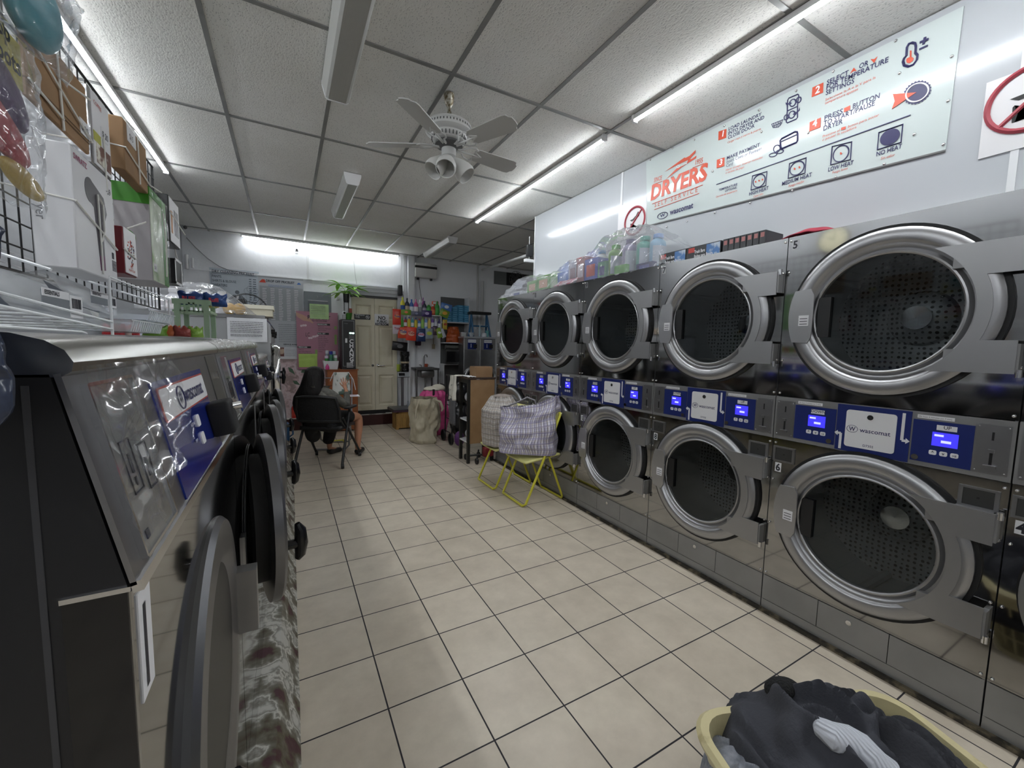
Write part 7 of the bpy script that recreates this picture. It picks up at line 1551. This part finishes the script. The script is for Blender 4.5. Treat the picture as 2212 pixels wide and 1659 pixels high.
for s, a, b, cap in (('LOAD LAUNDRY', cb_(212, 655), cb_(665, 447), .050), ('INTO DRYER AND', cb_(208, 715), cb_(703, 490), .050), ('CLOSE DOOR', cb_(205, 773), cb_(572, 605), .050), ('MAKE PAYMENT', cb_(187, 1055), cb_(643, 868), .050),
    ('SELECT', cc(268, 735), cc(548, 602), .058), ('OR', cc(680, 530), cc(800, 478), .058), ('FOR TEMPERATURE', cc(260, 800), cc(1052, 438), .058), ('SETTINGS', cc(256, 866), cc(620, 706), .058),
    ('PRESS', cc(235, 1190), cc(470, 1095), .058), ('BUTTON', cc(598, 1040), cc(942, 900), .058), ('TO START/PAUSE', cc(228, 1258), cc(888, 990), .058), ('DRYER', cc(223, 1322), cc(470, 1225), .058),
    ('TEMPERATURE', cb_(80, 1487), cb_(335, 1403), .028), ('OPTIONS:', cb_(165, 1502), cb_(330, 1448), .028), ('HIGH HEAT', cb_(495, 1550), cb_(762, 1463), .036), ('MEDIUM HEAT', cb_(948, 1412), cb_(1358, 1280), .036), ('LOW HEAT', c8(1085, 880), c8(1230, 838), .036), ('NO HEAT', cc(902, 1648), cc(1228, 1540), .036)): stx(nav, s, a, b, cap, bold=.014)
stx(nav, 'Insert Coins or Payment', cb_(185, 1107), cb_(668, 922), .036, bold=.0); stx(nav, 'Card', cb_(180, 1158), cb_(268, 1130), .036, bold=0)
sline(nav, [cb_(48, 1395), cc(1343, 1118)], .003)
def hbox(c4, cen, rx, ry, dots, f):
    sline(nav, [f(*p) for p in c4], .0038, closed=True)
    ell = [f(cen[0]+rx*math.cos(q), cen[1]+ry*math.sin(q)-.33*rx*math.cos(q)) for q in [2*PI*i/28 for i in range(28)]]
    if dots is None: spoly(nav, ell)
    else:
        sline(nav, ell, .0032, closed=True)
        for dx in dots: spoly(rd2, [f(cen[0]+dx+rx*.13*math.cos(q), cen[1]-.33*dx+rx*.16*math.sin(q)) for q in [2*PI*i/10 for i in range(10)]])
rd2 = MB()
hbox([(525, 1472), (545, 1275), (745, 1215), (728, 1408)], (637, 1342), 82, 85, (-47, 0, 47), cb_)
hbox([(1037, 1310), (1055, 1105), (1285, 1025), (1268, 1235)], (1160, 1168), 98, 90, (-33, 33), cb_)
hbox([(1102, 840), (1110, 735), (1222, 708), (1215, 810)], (1161, 775), 45, 45, (0,), c8)
hbox([(920, 1560), (940, 1340), (1245, 1235), (1222, 1465)], (1082, 1398), 128, 100, None, cc)
# thermometer, plus and minus, press button, dryer, basket, card and coins
sline(nav, [cc(*p) for p in ((1292, 360), (1300, 250), (1325, 205), (1362, 192), (1402, 200), (1412, 240), (1405, 320), (1432, 350), (1425, 410), (1380, 470), (1320, 495), (1262, 480), (1248, 430), (1262, 390))], .0055, closed=True)
sline(nav, [cc(1465, 190), cc(1575, 145)], .006); sline(nav, [cc(1532, 122), cc(1512, 212)], .006); sline(nav, [cc(1457, 278), cc(1565, 228)], .005)
gear = []
for i in range(48):
    q = 2*PI*i/48; k = 1 if i % 2 else .90; gear.append(cc(1430+185*k*math.cos(q), 828+150*k*math.sin(q)-.33*185*k*math.cos(q)*.8))
spoly(nav, gear, d=.0008)
for (c4) in ([(1030, 235), (1045, 205), (1170, 150), (1183, 165), (1165, 310), (1165, 470), (1150, 490), (1025, 545), (1010, 530), (1025, 380), (1025, 300)],): sline(nav, [cb_(*p) for p in c4], .0035, closed=True)
sline(nav, [cb_(1030, 378), cb_(1165, 318)], .0035)
for cx, cy, r_ in ((1100, 268, 46), (1088, 432, 46), (1182, 228, 36), (1010, 468, 32)): sline(nav, [cb_(cx+r_*.9*math.cos(q), cy+r_*1.05*math.sin(q)-.3*r_*math.cos(q)) for q in [2*PI*i/18 for i in range(18)]], .0035, closed=True)
spoly(nav, [cb_(*p) for p in ((1000, 265), (1050, 275), (1048, 250), (1090, 272), (1055, 305), (1052, 292), (1010, 298))]); spoly(nav, [cb_(*p) for p in ((1195, 330), (1200, 370), (1150, 425), (1140, 440), (1100, 432), (1135, 385), (1142, 400), (1180, 370))])
sline(nav, [cb_(805, 565), cb_(970, 498)], .002); sline(nav, [cb_(812, 570), cb_(830, 612), cb_(900, 605), (1540+945/6.38, 180+560/6.38), cb_(960, 505)], .002)
for k in range(4): sline(nav, [cb_(838+30*k, 556-12*k), cb_(848+24*k, 610-6*k)], .002)
sline(nav, [cb_(822, 590), cb_(950, 540)], .002)
sline(nav, [cb_(*p) for p in ((928, 790), (945, 765), (1130, 668), (1160, 672), (1168, 700), (1165, 790), (1150, 815), (950, 900), (932, 880))], .0055, closed=True); sline(nav, [cb_(935, 805), cb_(1160, 705)], .004)
for cx, cy, rx, ry in ((880, 900, 45, 50), (922, 940, 50, 26), (828, 985, 52, 26)): sline(nav, [cb_(cx+rx*math.cos(q), cy+ry*math.sin(q)-.2*rx*math.cos(q)) for q in [2*PI*i/18 for i in range(18)]], .003, closed=True)
nav.build('navy_lettering', NV, t)
spoly(rd2, [cc(*p) for p in ((1295, 395), (1335, 375), (1338, 292), (1360, 292), (1358, 372), (1388, 390), (1375, 425), (1335, 455), (1300, 450), (1290, 425))])
spoly(rd2, [cc(*p) for p in ((1120, 850), (1420, 828), (1108, 1042), (1145, 940))], d=.0025)
spoly(rd2, [cc(*p) for p in ((568, 590), (620, 510), (655, 550), (612, 558))]); spoly(rd2, [cc(*p) for p in ((833, 402), (880, 402), (925, 365), (878, 452))])
spoly(rd2, [cc(*p) for p in ((490, 1085), (495, 1030), (575, 992), (572, 1050))]); spoly(rd2, [cc(*p) for p in ((455, 1312), (460, 1280), (517, 1262), (512, 1300))])
for s, a, b in (('Cargar ropa y cierre la puerta', cb_(198, 832), cb_(657, 640)), ('Hacer el pago. Insertar monedas', cb_(175, 1212), cb_(680, 1030)), ('o tarjeta de pago', cb_(172, 1250), cb_(428, 1165)), ('Opciones de temperatura', cb_(40, 1580), cb_(330, 1488)), ('Calor alto', cb_(555, 1578), cb_(690, 1533)), ('Fuego medio', cb_(1040, 1432), cb_(1250, 1365)), ('Fuego lento', c8(1110, 893), c8(1198, 866)), ('Sin calor', cc(960, 1690), cc(1140, 1640)), ('Seleccione la A o la V para la', cc(250, 940), cc(893, 650)), ('temperatura ajustes', cc(247, 983), cc(670, 797)), ('Presione el       boton para iniciar', cc(215, 1410), cc(937, 1130)), ('o pausar la secadora', cc(212, 1452), cc(647, 1285))): stx(rd2, s, a, b, .026, bold=0, shear=.1)
rd2.build('red_lettering', OR_, t)
wr = MB(); sline(wr, [cc(1432+145*math.cos(q), 828+115*math.sin(q)-.33*145*math.cos(q)*.8) for q in [2*PI*i/30 for i in range(30)]], .004, closed=True)
for v in wr.v: v.x -= .001
wr.build('white_ring_lettering', OFFW, t)
mb = MB()
for px, py in ((1405, 345), (1453, 320), (1500, 302), (1452, 382), (1539, 370), (1380+160, 300+70), (1565, 272), (1640, 238), (1720, 196), (1800, 154), (1935, 88), (1440, 490), (1484, 478), (1544, 459), (1620, 438), (1711, 412), (1805, 383), (1910, 354), (2038, 312), (2048, 218), (2056, 122), (1975, 290), (1943, 158), (1746, 287), (1645, 285)):
    if py > 60: mb.sphere(SP(px, py)+Vector((.002, 0, 0)), .008, n=5)
mb.build('mounting_screw', CHROME, t)
# no high heels notices
def heels(px0, py0, px1, py1, cpx, cpy, r, label, sc=1):
    a, b = SP(px0, py0, 2.688), SP(px1, py1, 2.688); t = thing('no_heels_notice', label, 'sign', (2.69, (a.y+b.y)/2, b.z), 0, None)
    MB().box(2.684, 2.689, min(a.y, b.y), max(a.y, b.y), min(a.z, b.z), max(a.z, b.z)).build('notice_sheet', mat('notice_white', (.70, .69, .70), .35), t)
    c = SP(cpx, cpy, 2.683)
    mb = MB().tube([c+Vector((0, r*math.cos(q), r*math.sin(q))) for q in [2*PI*i/40 for i in range(40)]], r*.085, 5, closed=True)
    mb.tube([c+Vector((0, r*.7, -r*.7)), c+Vector((0, -r*.7, r*.7))], r*.07, 5); mb.build('red_ring', mat('notice_red', C('a3404c'), .5), t)
    mb = MB(); f = lambda pts: mb.prism([(p[0]*r, p[1]*r) for p in pts], .001, c, (0, -1, 0), (0, 0, 1), (-1, 0, 0))
    f([(-.5, .15), (-.2, .18), (.1, .35), (.3, .60), (.48, .50), (.42, .25), (.1, .08), (-.3, .02)]); f([(-.4, -.65), (-.33, -.65), (-.25, -.15), (-.15, -.2), (.15, -.45), (.45, -.5), (.5, -.6), (.1, -.65), (-.15, -.45), (-.33, -.3), (-.38, -.1), (-.42, -.15)])
    mb.build('shoe_print', BLACK, t); return t
heels(1337, 447, 1395, 503, 1371, 477, .115, 'small no high heels notice beside the wascomat end of the instruction sign')
x_ = SP(2190, 213, 2.683); heels(2132, 180, 2300, 295, 2232, 208, .125, 'large no high heels notice taped beyond the thermometer end of the instruction sign')
# ---------------- things on top of the dryers ----------------
TZ = 1.978
def yd(px, x=2.36, py=560): return P(px, py, 'x', x).y
def goods_box(px0, px1, h, hx, label, x=2.36, d=.12, patch=None, txt=None, grp='boxes under the film on the dryers', tc='e8e8e8'):
    y0, y1 = yd(px1, x), yd(px0, x); t = thing('detergent_box', label, 'box', (x, (y0+y1)/2, TZ), 0, grp)
    h *= 1.25; MB().box(x, x+d, y0+.001, y1-.001, TZ, TZ+h).build('box_body', paint(hx, .4), t)
    if patch: MB().box(x-.0015, x, y0+(y1-y0)*.2, y1-(y1-y0)*.2, TZ+h*.25, TZ+h*.75).build('printed_patch', paint(patch, .4), t)
    if txt: MB().text(txt, min(h*.3, (y1-y0)/len(txt)*1.4), (x-.003, (y0+y1)/2, TZ+h*.45), (0, -1, 0), (0, 0, 1), 0, align='CENTER', bold=.03).build('lettering', paint(tc, .4), t)
    return t
# trash bag boxes on the dryer with sticker 7
TB1 = mat('trash_box_black', (.02, .02, .025), .3)
def trashbox(y0, y1, label, face=True, x=2.30):
    t = thing('trash_bag_box', label, 'box', (x, (y0+y1)/2, TZ), 0, 'black trash bag boxes on the dryer')
    MB().box(x, x+.17, y0, y1, TZ, TZ+.085).build('box_body', TB1, t)
    if face:
        w = y1-y0; MB().box(x-.001, x, y0+.005, y0+w*.40, TZ+.006, TZ+.080).build('sky_print', mat('sky_print', C('5a86c0'), .4, noise_=(20, C('c8d4e0'), .5, .6)), t)
        MB().box(x-.001, x, y1-.06, y1-.015, TZ+.048, TZ+.078).build('red_patch', paint('c84a44', .4), t)
        MB().text('Trash Bags\nBolsas para Basura', .028, (x-.002, y1-w*.25, TZ+.040), (0, -1, 0), (0, 0, 1), 0, bold=.03, sx=.62).build('lettering', OFFW, t)
    else: MB().box(x-.001, x, y0+.006, y1-.006, TZ+.05, TZ+.075).build('red_patch', paint('b87a78', .4), t)
ya = yd(1483, 2.30, 545)
trashbox(ya+.004, yd(1424, 2.30, 550), 'black trash bag box with sky print nearest the film-covered bottles'); trashbox(yd(1557, 2.30, 530)+.0, ya, 'black trash bag box with sky print next to the row of narrow box ends')
yb_ = yd(1557, 2.30, 530)
for i in range(7):
    w = .036; trashbox(yb_-.01-(i+1)*w, yb_-.01-i*w-.004, 'narrow black trash bag box end in the row above dryer 7', False)
t = tag(MB().sheet(lambda u, v: (2.32+.25*v, yd(1822, 2.4, 480)+(yd(1690, 2.4, 500)-yd(1822, 2.4, 480))*u, TZ+.003+.065*math.sin(PI*u)**.7*math.sin(PI*(.15+.75*v))+.006*noise.noise(Vector((u*5, v*5, 0)))), 30, 16).build('red_cloth', mat('crimson_cloth', C('9c1f38'), .7, bump=(10, .5)), solid=.004), 'crimson folded cloth lying on the dryer with sticker 5', 'cloth')
# bottles and packets under film, from the taller ones down to the low end
bt = [(1300, .27, .052, 'c8ccd0', '4a86b8', 'tall silver bottle with blue cap under the film, first of the bottles'), (1330, .28, .055, '5a8c2e', '4aa030', 'tall olive green bottle under the film on the dryer'), (1362, .29, .06, '8d86a4', '6a6288', 'tall greyish purple bottle under the film on the dryer'), (1392, .28, .058, '3f9486', '4aa090', 'tall teal bottle with pale label under the film'), (1420, .27, .055, '7aa8c4', '5a8cc8', 'pale blue bottle with handle under the film, last of the bottles')]
for px, h, r_, c1_, c2_, lb in bt: bottle('tall_detergent_bottle', (2.42, yd(px, 2.42, 560), TZ), r_*1.22, h, c1_, c2_, lb, 'bottle', 'bottles under the film on the dryers', lab='a8b0bc', neck=.5, capr=.55, jug=True)
for (a, b, h, hx, lb, pt, tx) in ((1375, 1410, .05, '28286a', 'navy low box in front of the purple bottle under the film', '4a4a9c', None), (1328, 1352, .07, '5aa83c', 'bright green low packet in front of the olive bottle under the film', None, None), (1292, 1310, .12, '3f8a6a', 'dark green box at the foot of the silver bottle', '2f3a7a', None),
    (1262, 1292, .16, '3a4ab0', 'royal blue box under the film between packets and bottles', 'c8442c', None), (1245, 1264, .19, 'a86a70', 'dull red tall box under the film', 'c8c0c8', None), (1229, 1247, .17, 'a8a8b8', 'grey tall box with print under the film', '7a5a6a', None), (1205, 1229, .12, '4a74c0', 'medium blue box under the film beside the pale green one', '8aa4d8', None), (1190, 1206, .10, 'a8c8a0', 'pale green box under the film', 'c8d8c0', None),
    (1160, 1190, .13, '5a9c3c', 'leaf green packet under the film above door 11', 'd8a888', None), (1140, 1162, .11, '7ab060', 'light green packet with orange print under the film', 'd8b090', None), (1107, 1128, .05, 'd0d4e0', 'low white and blue packet under the film above door 13', '4a5aa0', 'tray'), (1085, 1106, .045, 'c8ccd0', 'low grey-white packet at the alcove end of the film', '9aa0a8', None)):
    goods_box(a, b, h, hx, lb, 2.33, .12, pt, None)
for (a, b, lb) in ((1200, 1222, 'red and white flat packet drooping over the dryer edge under the film'), (1222, 1240, 'second red and white flat packet under the film above door 11')):
    y0, y1 = yd(b, 2.27, 610), yd(a, 2.27, 610); tag(MB().sheet(lambda u, v: (2.25+.07*v, y0+(y1-y0)*u, TZ+.006+.05*v+.005*noise.noise(Vector((u*5, v*5, 0)))), 10, 8).build('flat_packet', mat('red_white_packet', C('c2566a'), .35, noise_=(18, C('dccfd4'), .45, .55)), solid=.01), lb, 'packet', 'flat packets under the film')
FM = film('goods_film', (.97, .97, .98), .55, .10, (9, 1.0), .20)
ctrl = [(4.45, .03), (4.25, .10), (4.02, .185), (3.80, .175), (3.62, .17), (3.45, .13), (3.32, .15), (3.12, .225), (2.95, .21), (2.80, .24), (2.62, .34), (2.40, .345), (2.20, .33), (2.05, .20), (1.99, .02)]
def hh(y):
    for i in range(len(ctrl)-1):
        if ctrl[i][0] >= y >= ctrl[i+1][0]:
            f_ = (ctrl[i][0]-y)/(ctrl[i][0]-ctrl[i+1][0]); f_ = f_*f_*(3-2*f_); return ctrl[i][1]*(1-f_)+ctrl[i+1][1]*f_
    return .02
def ff(u, v):
    y = 4.45-2.46*u; h = hh(y); k = Vector((y*4, v*3, 1)); w = noise.noise(k)+.5*noise.noise(k*2.7); rg = 1-abs(noise.noise(Vector((y*6+v*3, v*1.5-y*2, 4))))*2
    if v < .5: x = 2.238+.06*(v/.5)+.012*w; z = TZ-.012+(h+.012)*(v/.5)**.75
    else: x = 2.298+.37*(v-.5)/.5; z = TZ+h*(1-.15*((v-.5)/.5)**2)
    return (x-.008*max(0, rg)**3, y+.012*w, max(z+.010*w*min(1, v*4)+.012*max(0, rg)**4, TZ-.015))
tag(MB().sheet(ff, 200, 46).build('film_cover', FM, kind='open'), 'long clear plastic film draped over the goods on the far dryers', 'plastic cover')
# ---------------- ceiling fan ----------------
FC = Vector((.946, 2.6, 0)); FW = mat('fan_white_enamel', (.58, .58, .57), .4); FD = mat('fan_recess', (.10, .10, .10), .5)
t = thing('ceiling_fan', 'white five-blade ceiling fan with three frosted lamp shades', 'ceiling fan', (FC.x, FC.y, 2.7))
MB().lathe([(.001, CZ), (.035, CZ), (.028, CZ-.05), (.012, CZ-.08), (.001, CZ-.08)], FC, 'z', 18).build('canopy', mat('tarnished_metal', C('6b5e44'), .4, .7, noise_=(40, C('c8c4b8'), .4, .6)), t)
MB().tube([FC+Vector((0, 0, CZ-.06)), FC+Vector((0, 0, 2.81))], .011, 10).tube([FC+Vector((.012, 0, CZ-.1)), FC+Vector((.016, 0, 2.86))], .003, 6).build('downrod', mat('tarnished_metal', C('6b5e44'), .4, .7), t)
MB().lathe([(.001, 2.83), (.05, 2.828), (.11, 2.815), (.138, 2.80), (.143, 2.79), (.138, 2.784), (.146, 2.76), (.148, 2.752), (.140, 2.746), (.115, 2.735), (.10, 2.70), (.085, 2.692), (.001, 2.69)], FC, 'z', 48).build('motor_housing', FW, t)
mb = MB()
for i in range(44):
    a = 2*PI*i/44; c_, s_ = math.cos(a), math.sin(a); mb.box(-.0035, .0035, -.0015, .0015, -.008, .008, M=Matrix.Translation(FC+Vector((c_*.1415, s_*.1415, 2.773))) @ Rz(a+PI/2))
for i in range(30):
    a = 2*PI*i/30; c_, s_ = math.cos(a), math.sin(a); mb.box(-.0035, .0035, -.003, .003, -.013, .013, M=Matrix.Translation(FC+Vector((c_*.108, s_*.108, 2.717))) @ Rz(a+PI/2))
mb.build('vent_grille', FD, t)
MB().lathe([(.085, 2.69), (.088, 2.675), (.06, 2.668), (.045, 2.655), (.001, 2.655)], FC, 'z', 28).build('flywheel', FD, t)
for k in range(5):
    a = math.radians(7+72*k); u = Vector((math.cos(a), math.sin(a), 0)); v = Vector((-math.sin(a), math.cos(a), 0)); tl = Vector((0, 0, 1)); v2 = (v*math.cos(.24)-tl*math.sin(.24))
    o = FC+Vector((0, 0, 2.672))
    pts = [(.185, -.045), (.20, -.055), (.47, -.066), (.495, -.060), (.505, -.040), (.520, -.030), (.523, 0), (.520, .030), (.505, .040), (.495, .060), (.47, .066), (.20, .055), (.185, .045)]
    MB().prism(pts, .006, o, u, v2, u.cross(v2)).build('blade', mat('fan_blade_paint', (.50, .50, .485), .45), t)
    ir = MB()
    for s in (-1, 1):
        ir.tube([o+u*.06+v2*(.01*s)+Vector((0, 0, -.004)), o+u*.10+v2*(.018*s), o+u*.13+v2*(.05*s), o+u*.17+v2*(.062*s), o+u*.195+v2*(.048*s), o+u*.18+v2*(.03*s), o+u*.20+v2*(.018*s), o+u*.235+v2*0], [.008, .006, .005, .005, .005, .005, .006, .006], 6)
    ir.tube([o+u*.06, o+u*.12+Vector((0, 0, -.006)), o+u*.24], .006, 6); ir.build('blade_iron', FW, t)
MB().lathe([(.045, 2.665), (.047, 2.64), (.045, 2.612), (.03, 2.60), (.022, 2.585), (.020, 2.56), (.001, 2.555)], FC, 'z', 24).build('light_fitter', FW, t)
SH = mat('frosted_shade', (.70, .70, .68), .35, trans=.1)
for k in range(3):
    ax = P((940, 972, 1003)[k], (352, 372, 352)[k], 'z', 2.50); a = math.atan2(ax.y-FC.y, ax.x-FC.x) if k != 1 else math.atan2(-1, -.55)
    a = (math.radians(196), math.radians(-119), math.radians(-40))[k]
    d = Vector((math.cos(a)*.66, math.sin(a)*.66, -.75)).normalized(); q = Vector((0, 0, -1)).rotation_difference(d).to_matrix().to_4x4(); o = FC+Vector((math.cos(a)*.035, math.sin(a)*.035, 2.585))
    M_ = Matrix.Translation(o) @ q @ Matrix.Scale(1.18, 4); m2 = MB().lathe([(.020, 0), (.028, -.015), (.040, -.04), (.052, -.075), (.054, -.10), (.049, -.115), (.046, -.113), (.048, -.098), (.046, -.075), (.034, -.04), (.02, -.01)], (0, 0, 0), 'z', 28)
    mb = MB(); mb.add([M_ @ w for w in m2.v], m2.f, 0, True); mb.build('lamp_shade', SH, t)
    MB().tube([FC+Vector((0, 0, 2.60)), o], .012, 8).build('shade_arm', FW, t)
MB().tube([FC+Vector((0, -.02, 2.56)), FC+Vector((0, -.02, 2.50))], .002, 5).build('pull_chain', mat('tarnished_metal', C('6b5e44'), .4, .7), t)
# ---------------- laundry basket with clothes, bottom of the picture ----------------
BA = Vector((1.009, .723, 0)); ba = math.radians(-20.1); BW2, BD, BH = .70, .46, .33
BT = Matrix.Translation(BA) @ Rz(ba)     # local: x along the far rim, -y towards the camera
CRM = mat('cream_plastic', C('c9be93'), .42, noise_=(16, C('a89b72'), .62, .74), bump=(30, .15))
t = thing('laundry_basket', 'cream plastic laundry basket heaped with dark clothes on the tiles', 'laundry basket', (BT @ Vector((BW2/2, -BD/2, 0)))[:], ba)
def rr_(w0, w1, d0, d1, r, z): return [BT @ Vector((x, y, z)) for x, y in rrect(w0, w1, -d1, -d0, r, 6)]
def ring(mb, A, B_):
    n = len(A); mb.add(A+B_, [(i, (i+1) % n, n+(i+1) % n, n+i) for i in range(n)], 0, True)
mb = MB(); R0 = rr_(0, BW2, 0, BD, .10, BH-.028); R1 = rr_(-.006, BW2+.006, -.006, BD+.006, .106, BH-.012); R2 = rr_(.004, BW2-.004, .004, BD-.004, .10, BH); R3 = rr_(.024, BW2-.024, .024, BD-.024, .085, BH-.002); R4_ = rr_(.030, BW2-.030, .030, BD-.030, .08, BH-.075); R5 = rr_(.022, BW2-.022, .022, BD-.022, .085, BH-.075)
R6 = rr_(.014, BW2-.014, .014, BD-.014, .09, BH-.03)
ring(mb, R0, R1); ring(mb, R1, R2); ring(mb, R2, R3); ring(mb, R3, R4_); ring(mb, R4_, R5); ring(mb, R5, R6); ring(mb, R6, R0); mb.build('rim', CRM, t)
mb = MB(); top_ = rr_(.026, BW2-.026, .026, BD-.026, .082, BH-.07); bot = rr_(.09, BW2-.09, .08, BD-.08, .07, .02)
def resample(L_, n):
    d = [0]
    for i in range(len(L_)): d.append(d[-1]+(L_[(i+1) % len(L_)]-L_[i]).length)
    o = []
    for k in range(n):
        s = d[-1]*k/n; i = max(j for j in range(len(L_)) if d[j] <= s+1e-9); f_ = (s-d[i])/max(1e-6, d[i+1]-d[i]); o.append(L_[i].lerp(L_[(i+1) % len(L_)], f_))
    return o
A_, B2 = resample(top_, 46), resample(bot, 46)
for a, b in zip(A_, B2): mb.tube([a, b], .0038, 6)
for f_ in (.35, .7): mb.tube([a.lerp(b, f_) for a, b in zip(A_, B2)], .0045, 6, closed=True)
mb.build('lattice_sides', CRM, t)
MB().prism([(p[0], p[1]) for p in rrect(.08, BW2-.08, -BD+.07, -.07, .07, 5)], .02, BT @ Vector((0, 0, 0)), BT.to_3x3() @ Vector((1, 0, 0)), BT.to_3x3() @ Vector((0, 1, 0)), (0, 0, 1)).build('base', CRM, t)
hx_ = [BT @ Vector(p) for p in ((-.002, -.16, BH-.02), (-.03, -.19, BH-.05), (-.035, -.26, BH-.07), (-.03, -.33, BH-.05), (-.002, -.36, BH-.02))]; MB().tube(hx_, .009, 8).build('side_handle', CRM, t)
# heap of clothes: folded sheets, each garment its own
def heap(name, c, rx, ry, h, rot, m, label, cat, seed, fold=.03, fs=5, base=.0, pw=.6, grp=None, nu=90, nv=90, clip=True):
    cr, sr = math.cos(rot), math.sin(rot)
    def f(u, v):
        x = (2*u-1); y = (2*v-1); q = max(abs(x), abs(y)); r = math.hypot(x, y); k_ = q/r if r > 1e-6 else 1; X, Y = x*k_, y*k_; r2 = math.hypot(X, Y)
        w = noise.noise(Vector((X*1.3, Y*1.3, seed))); w2 = noise.noise(Vector((X*1.1+5, Y*1.1, seed+3)))
        rad = 1+.18*noise.noise(Vector((X*1.1, Y*1.1, seed+9)))*r2
        lx, ly = X*rx*rad, Y*ry*rad
        ph = (X*fs+2.6*w)*math.cos(w2*2.2)+(Y*fs+2.2*w2)*math.sin(w2*2.2)
        rdg = math.exp(-(math.sin(ph)/.42)**2); rd3 = math.exp(-(math.sin(ph*1.7+3*w)/.4)**2)
        z = h*max(0, 1-r2**2.2)**pw+fold*(rdg+.5*rd3)*max(0, 1-r2**5)-.04*max(0, r2-.85)/.15
        lo = Vector((c[0]+lx*cr-ly*sr, c[1]+lx*sr+ly*cr, 0)); return BT @ (lo+Vector((0, 0, c[2]+base+z)))
    o = MB().sheet(f, nu, nv).build(name, m, solid=.006); o = tag(o, label, cat, grp); return o
SL = mat('slate_cotton', (.045, .047, .058), .85, bump=(120, .15)); BK = mat('black_cotton', (.028, .029, .036), .85, bump=(120, .15)); HG = mat('heather_grey', C('8d9098'), .9, noise_=(60, C('6f737c'), .35, .65)); BKF = mat('black_fleece', (.010, .010, .010), .95, bump=(150, .5))
heap('grey_shirt', (.12, -.20, .20), .12, .20, .10, .3, HG, 'heather grey shirt at the edge of the heaped basket', 'shirt', 2, .02, 4)
heap('slate_trousers', (.23, -.20, .21), .15, .27, .19, .10, SL, 'dark slate trousers heaped on the grey shirt in the basket', 'trousers', 5, .05, 3.5)
heap('black_shirt', (.44, -.21, .20), .24, .26, .17, -.12, BK, 'black long-sleeved top covering most of the laundry basket', 'clothes', 11, .055, 4.5)
heap('black_sweater', (.36, -.14, .22), .20, .17, .19, .5, SL, 'dark crumpled sweater rising at the middle of the laundry heap', 'sweater', 17, .05, 4)
heap('white_garment', (.55, -.09, .235), .07, .06, .06, 0, mat('white_cotton', (.62, .62, .58), .9), 'small white garment peeping out under the black top in the basket', 'clothes', 23, .01, 3, nu=30, nv=30)
skin_s = [(.245, -.045, .375, .034, .03), (.275, -.035, .405, .036, .032), (.315, -.04, .405, .03, .026), (.345, -.05, .385, .022, .02)]
t = thing('black_fleece_sock', 'black fleece sock poking up at the far edge of the heaped basket', 'sock', (BT @ Vector((.26, -.04, .36)))[:])
skin('sock_body', skin_s, [(0, 1), (1, 2), (2, 3)], BKF, t, BT)
# white ribbed sock lying on the heap
m, nt, b, tc = nodes('white_ribbed_knit'); L = nt.links.new; b.inputs['Base Color'].default_value = (.60, .62, .68, 1); b.inputs['Roughness'].default_value = .9
wv = N(nt, 'ShaderNodeTexWave'); wv.inputs['Scale'].default_value = 42; wv.inputs['Distortion'].default_value = .6; L(tc.outputs['Object'], wv.inputs[0]); bp = N(nt, 'ShaderNodeBump'); bp.inputs['Strength'].default_value = .7; bp.inputs['Distance'].default_value = .004; L(wv.outputs['Fac'], bp.inputs['Height']); L(bp.outputs[0], b.inputs['Normal'])
t = thing('white_sock', 'white ribbed sock lying on top of the dark laundry in the basket', 'sock', (BT @ Vector((.36, -.24, .40)))[:])
def hp(px, py, z): return BT.inverted() @ P(px, py, 'z', z)
pts = [(1763, 1557, .452, .016), (1775, 1572, .455, .023), (1800, 1590, .455, .030), (1832, 1602, .45, .034), (1862, 1618, .445, .034), (1885, 1640, .44, .030), (1905, 1655, .432, .026), (1930, 1668, .425, .022)]
nd = []
for px, py, z, r_ in pts: q = hp(px, py, z); nd.append((q.x, q.y, q.z, r_, r_*.6))
MB().tube([BT @ Vector(n_[:3]) for n_ in nd], [.012, .024, .031, .035, .034, .031, .028, .024], 20).build('sock_body', m, t)
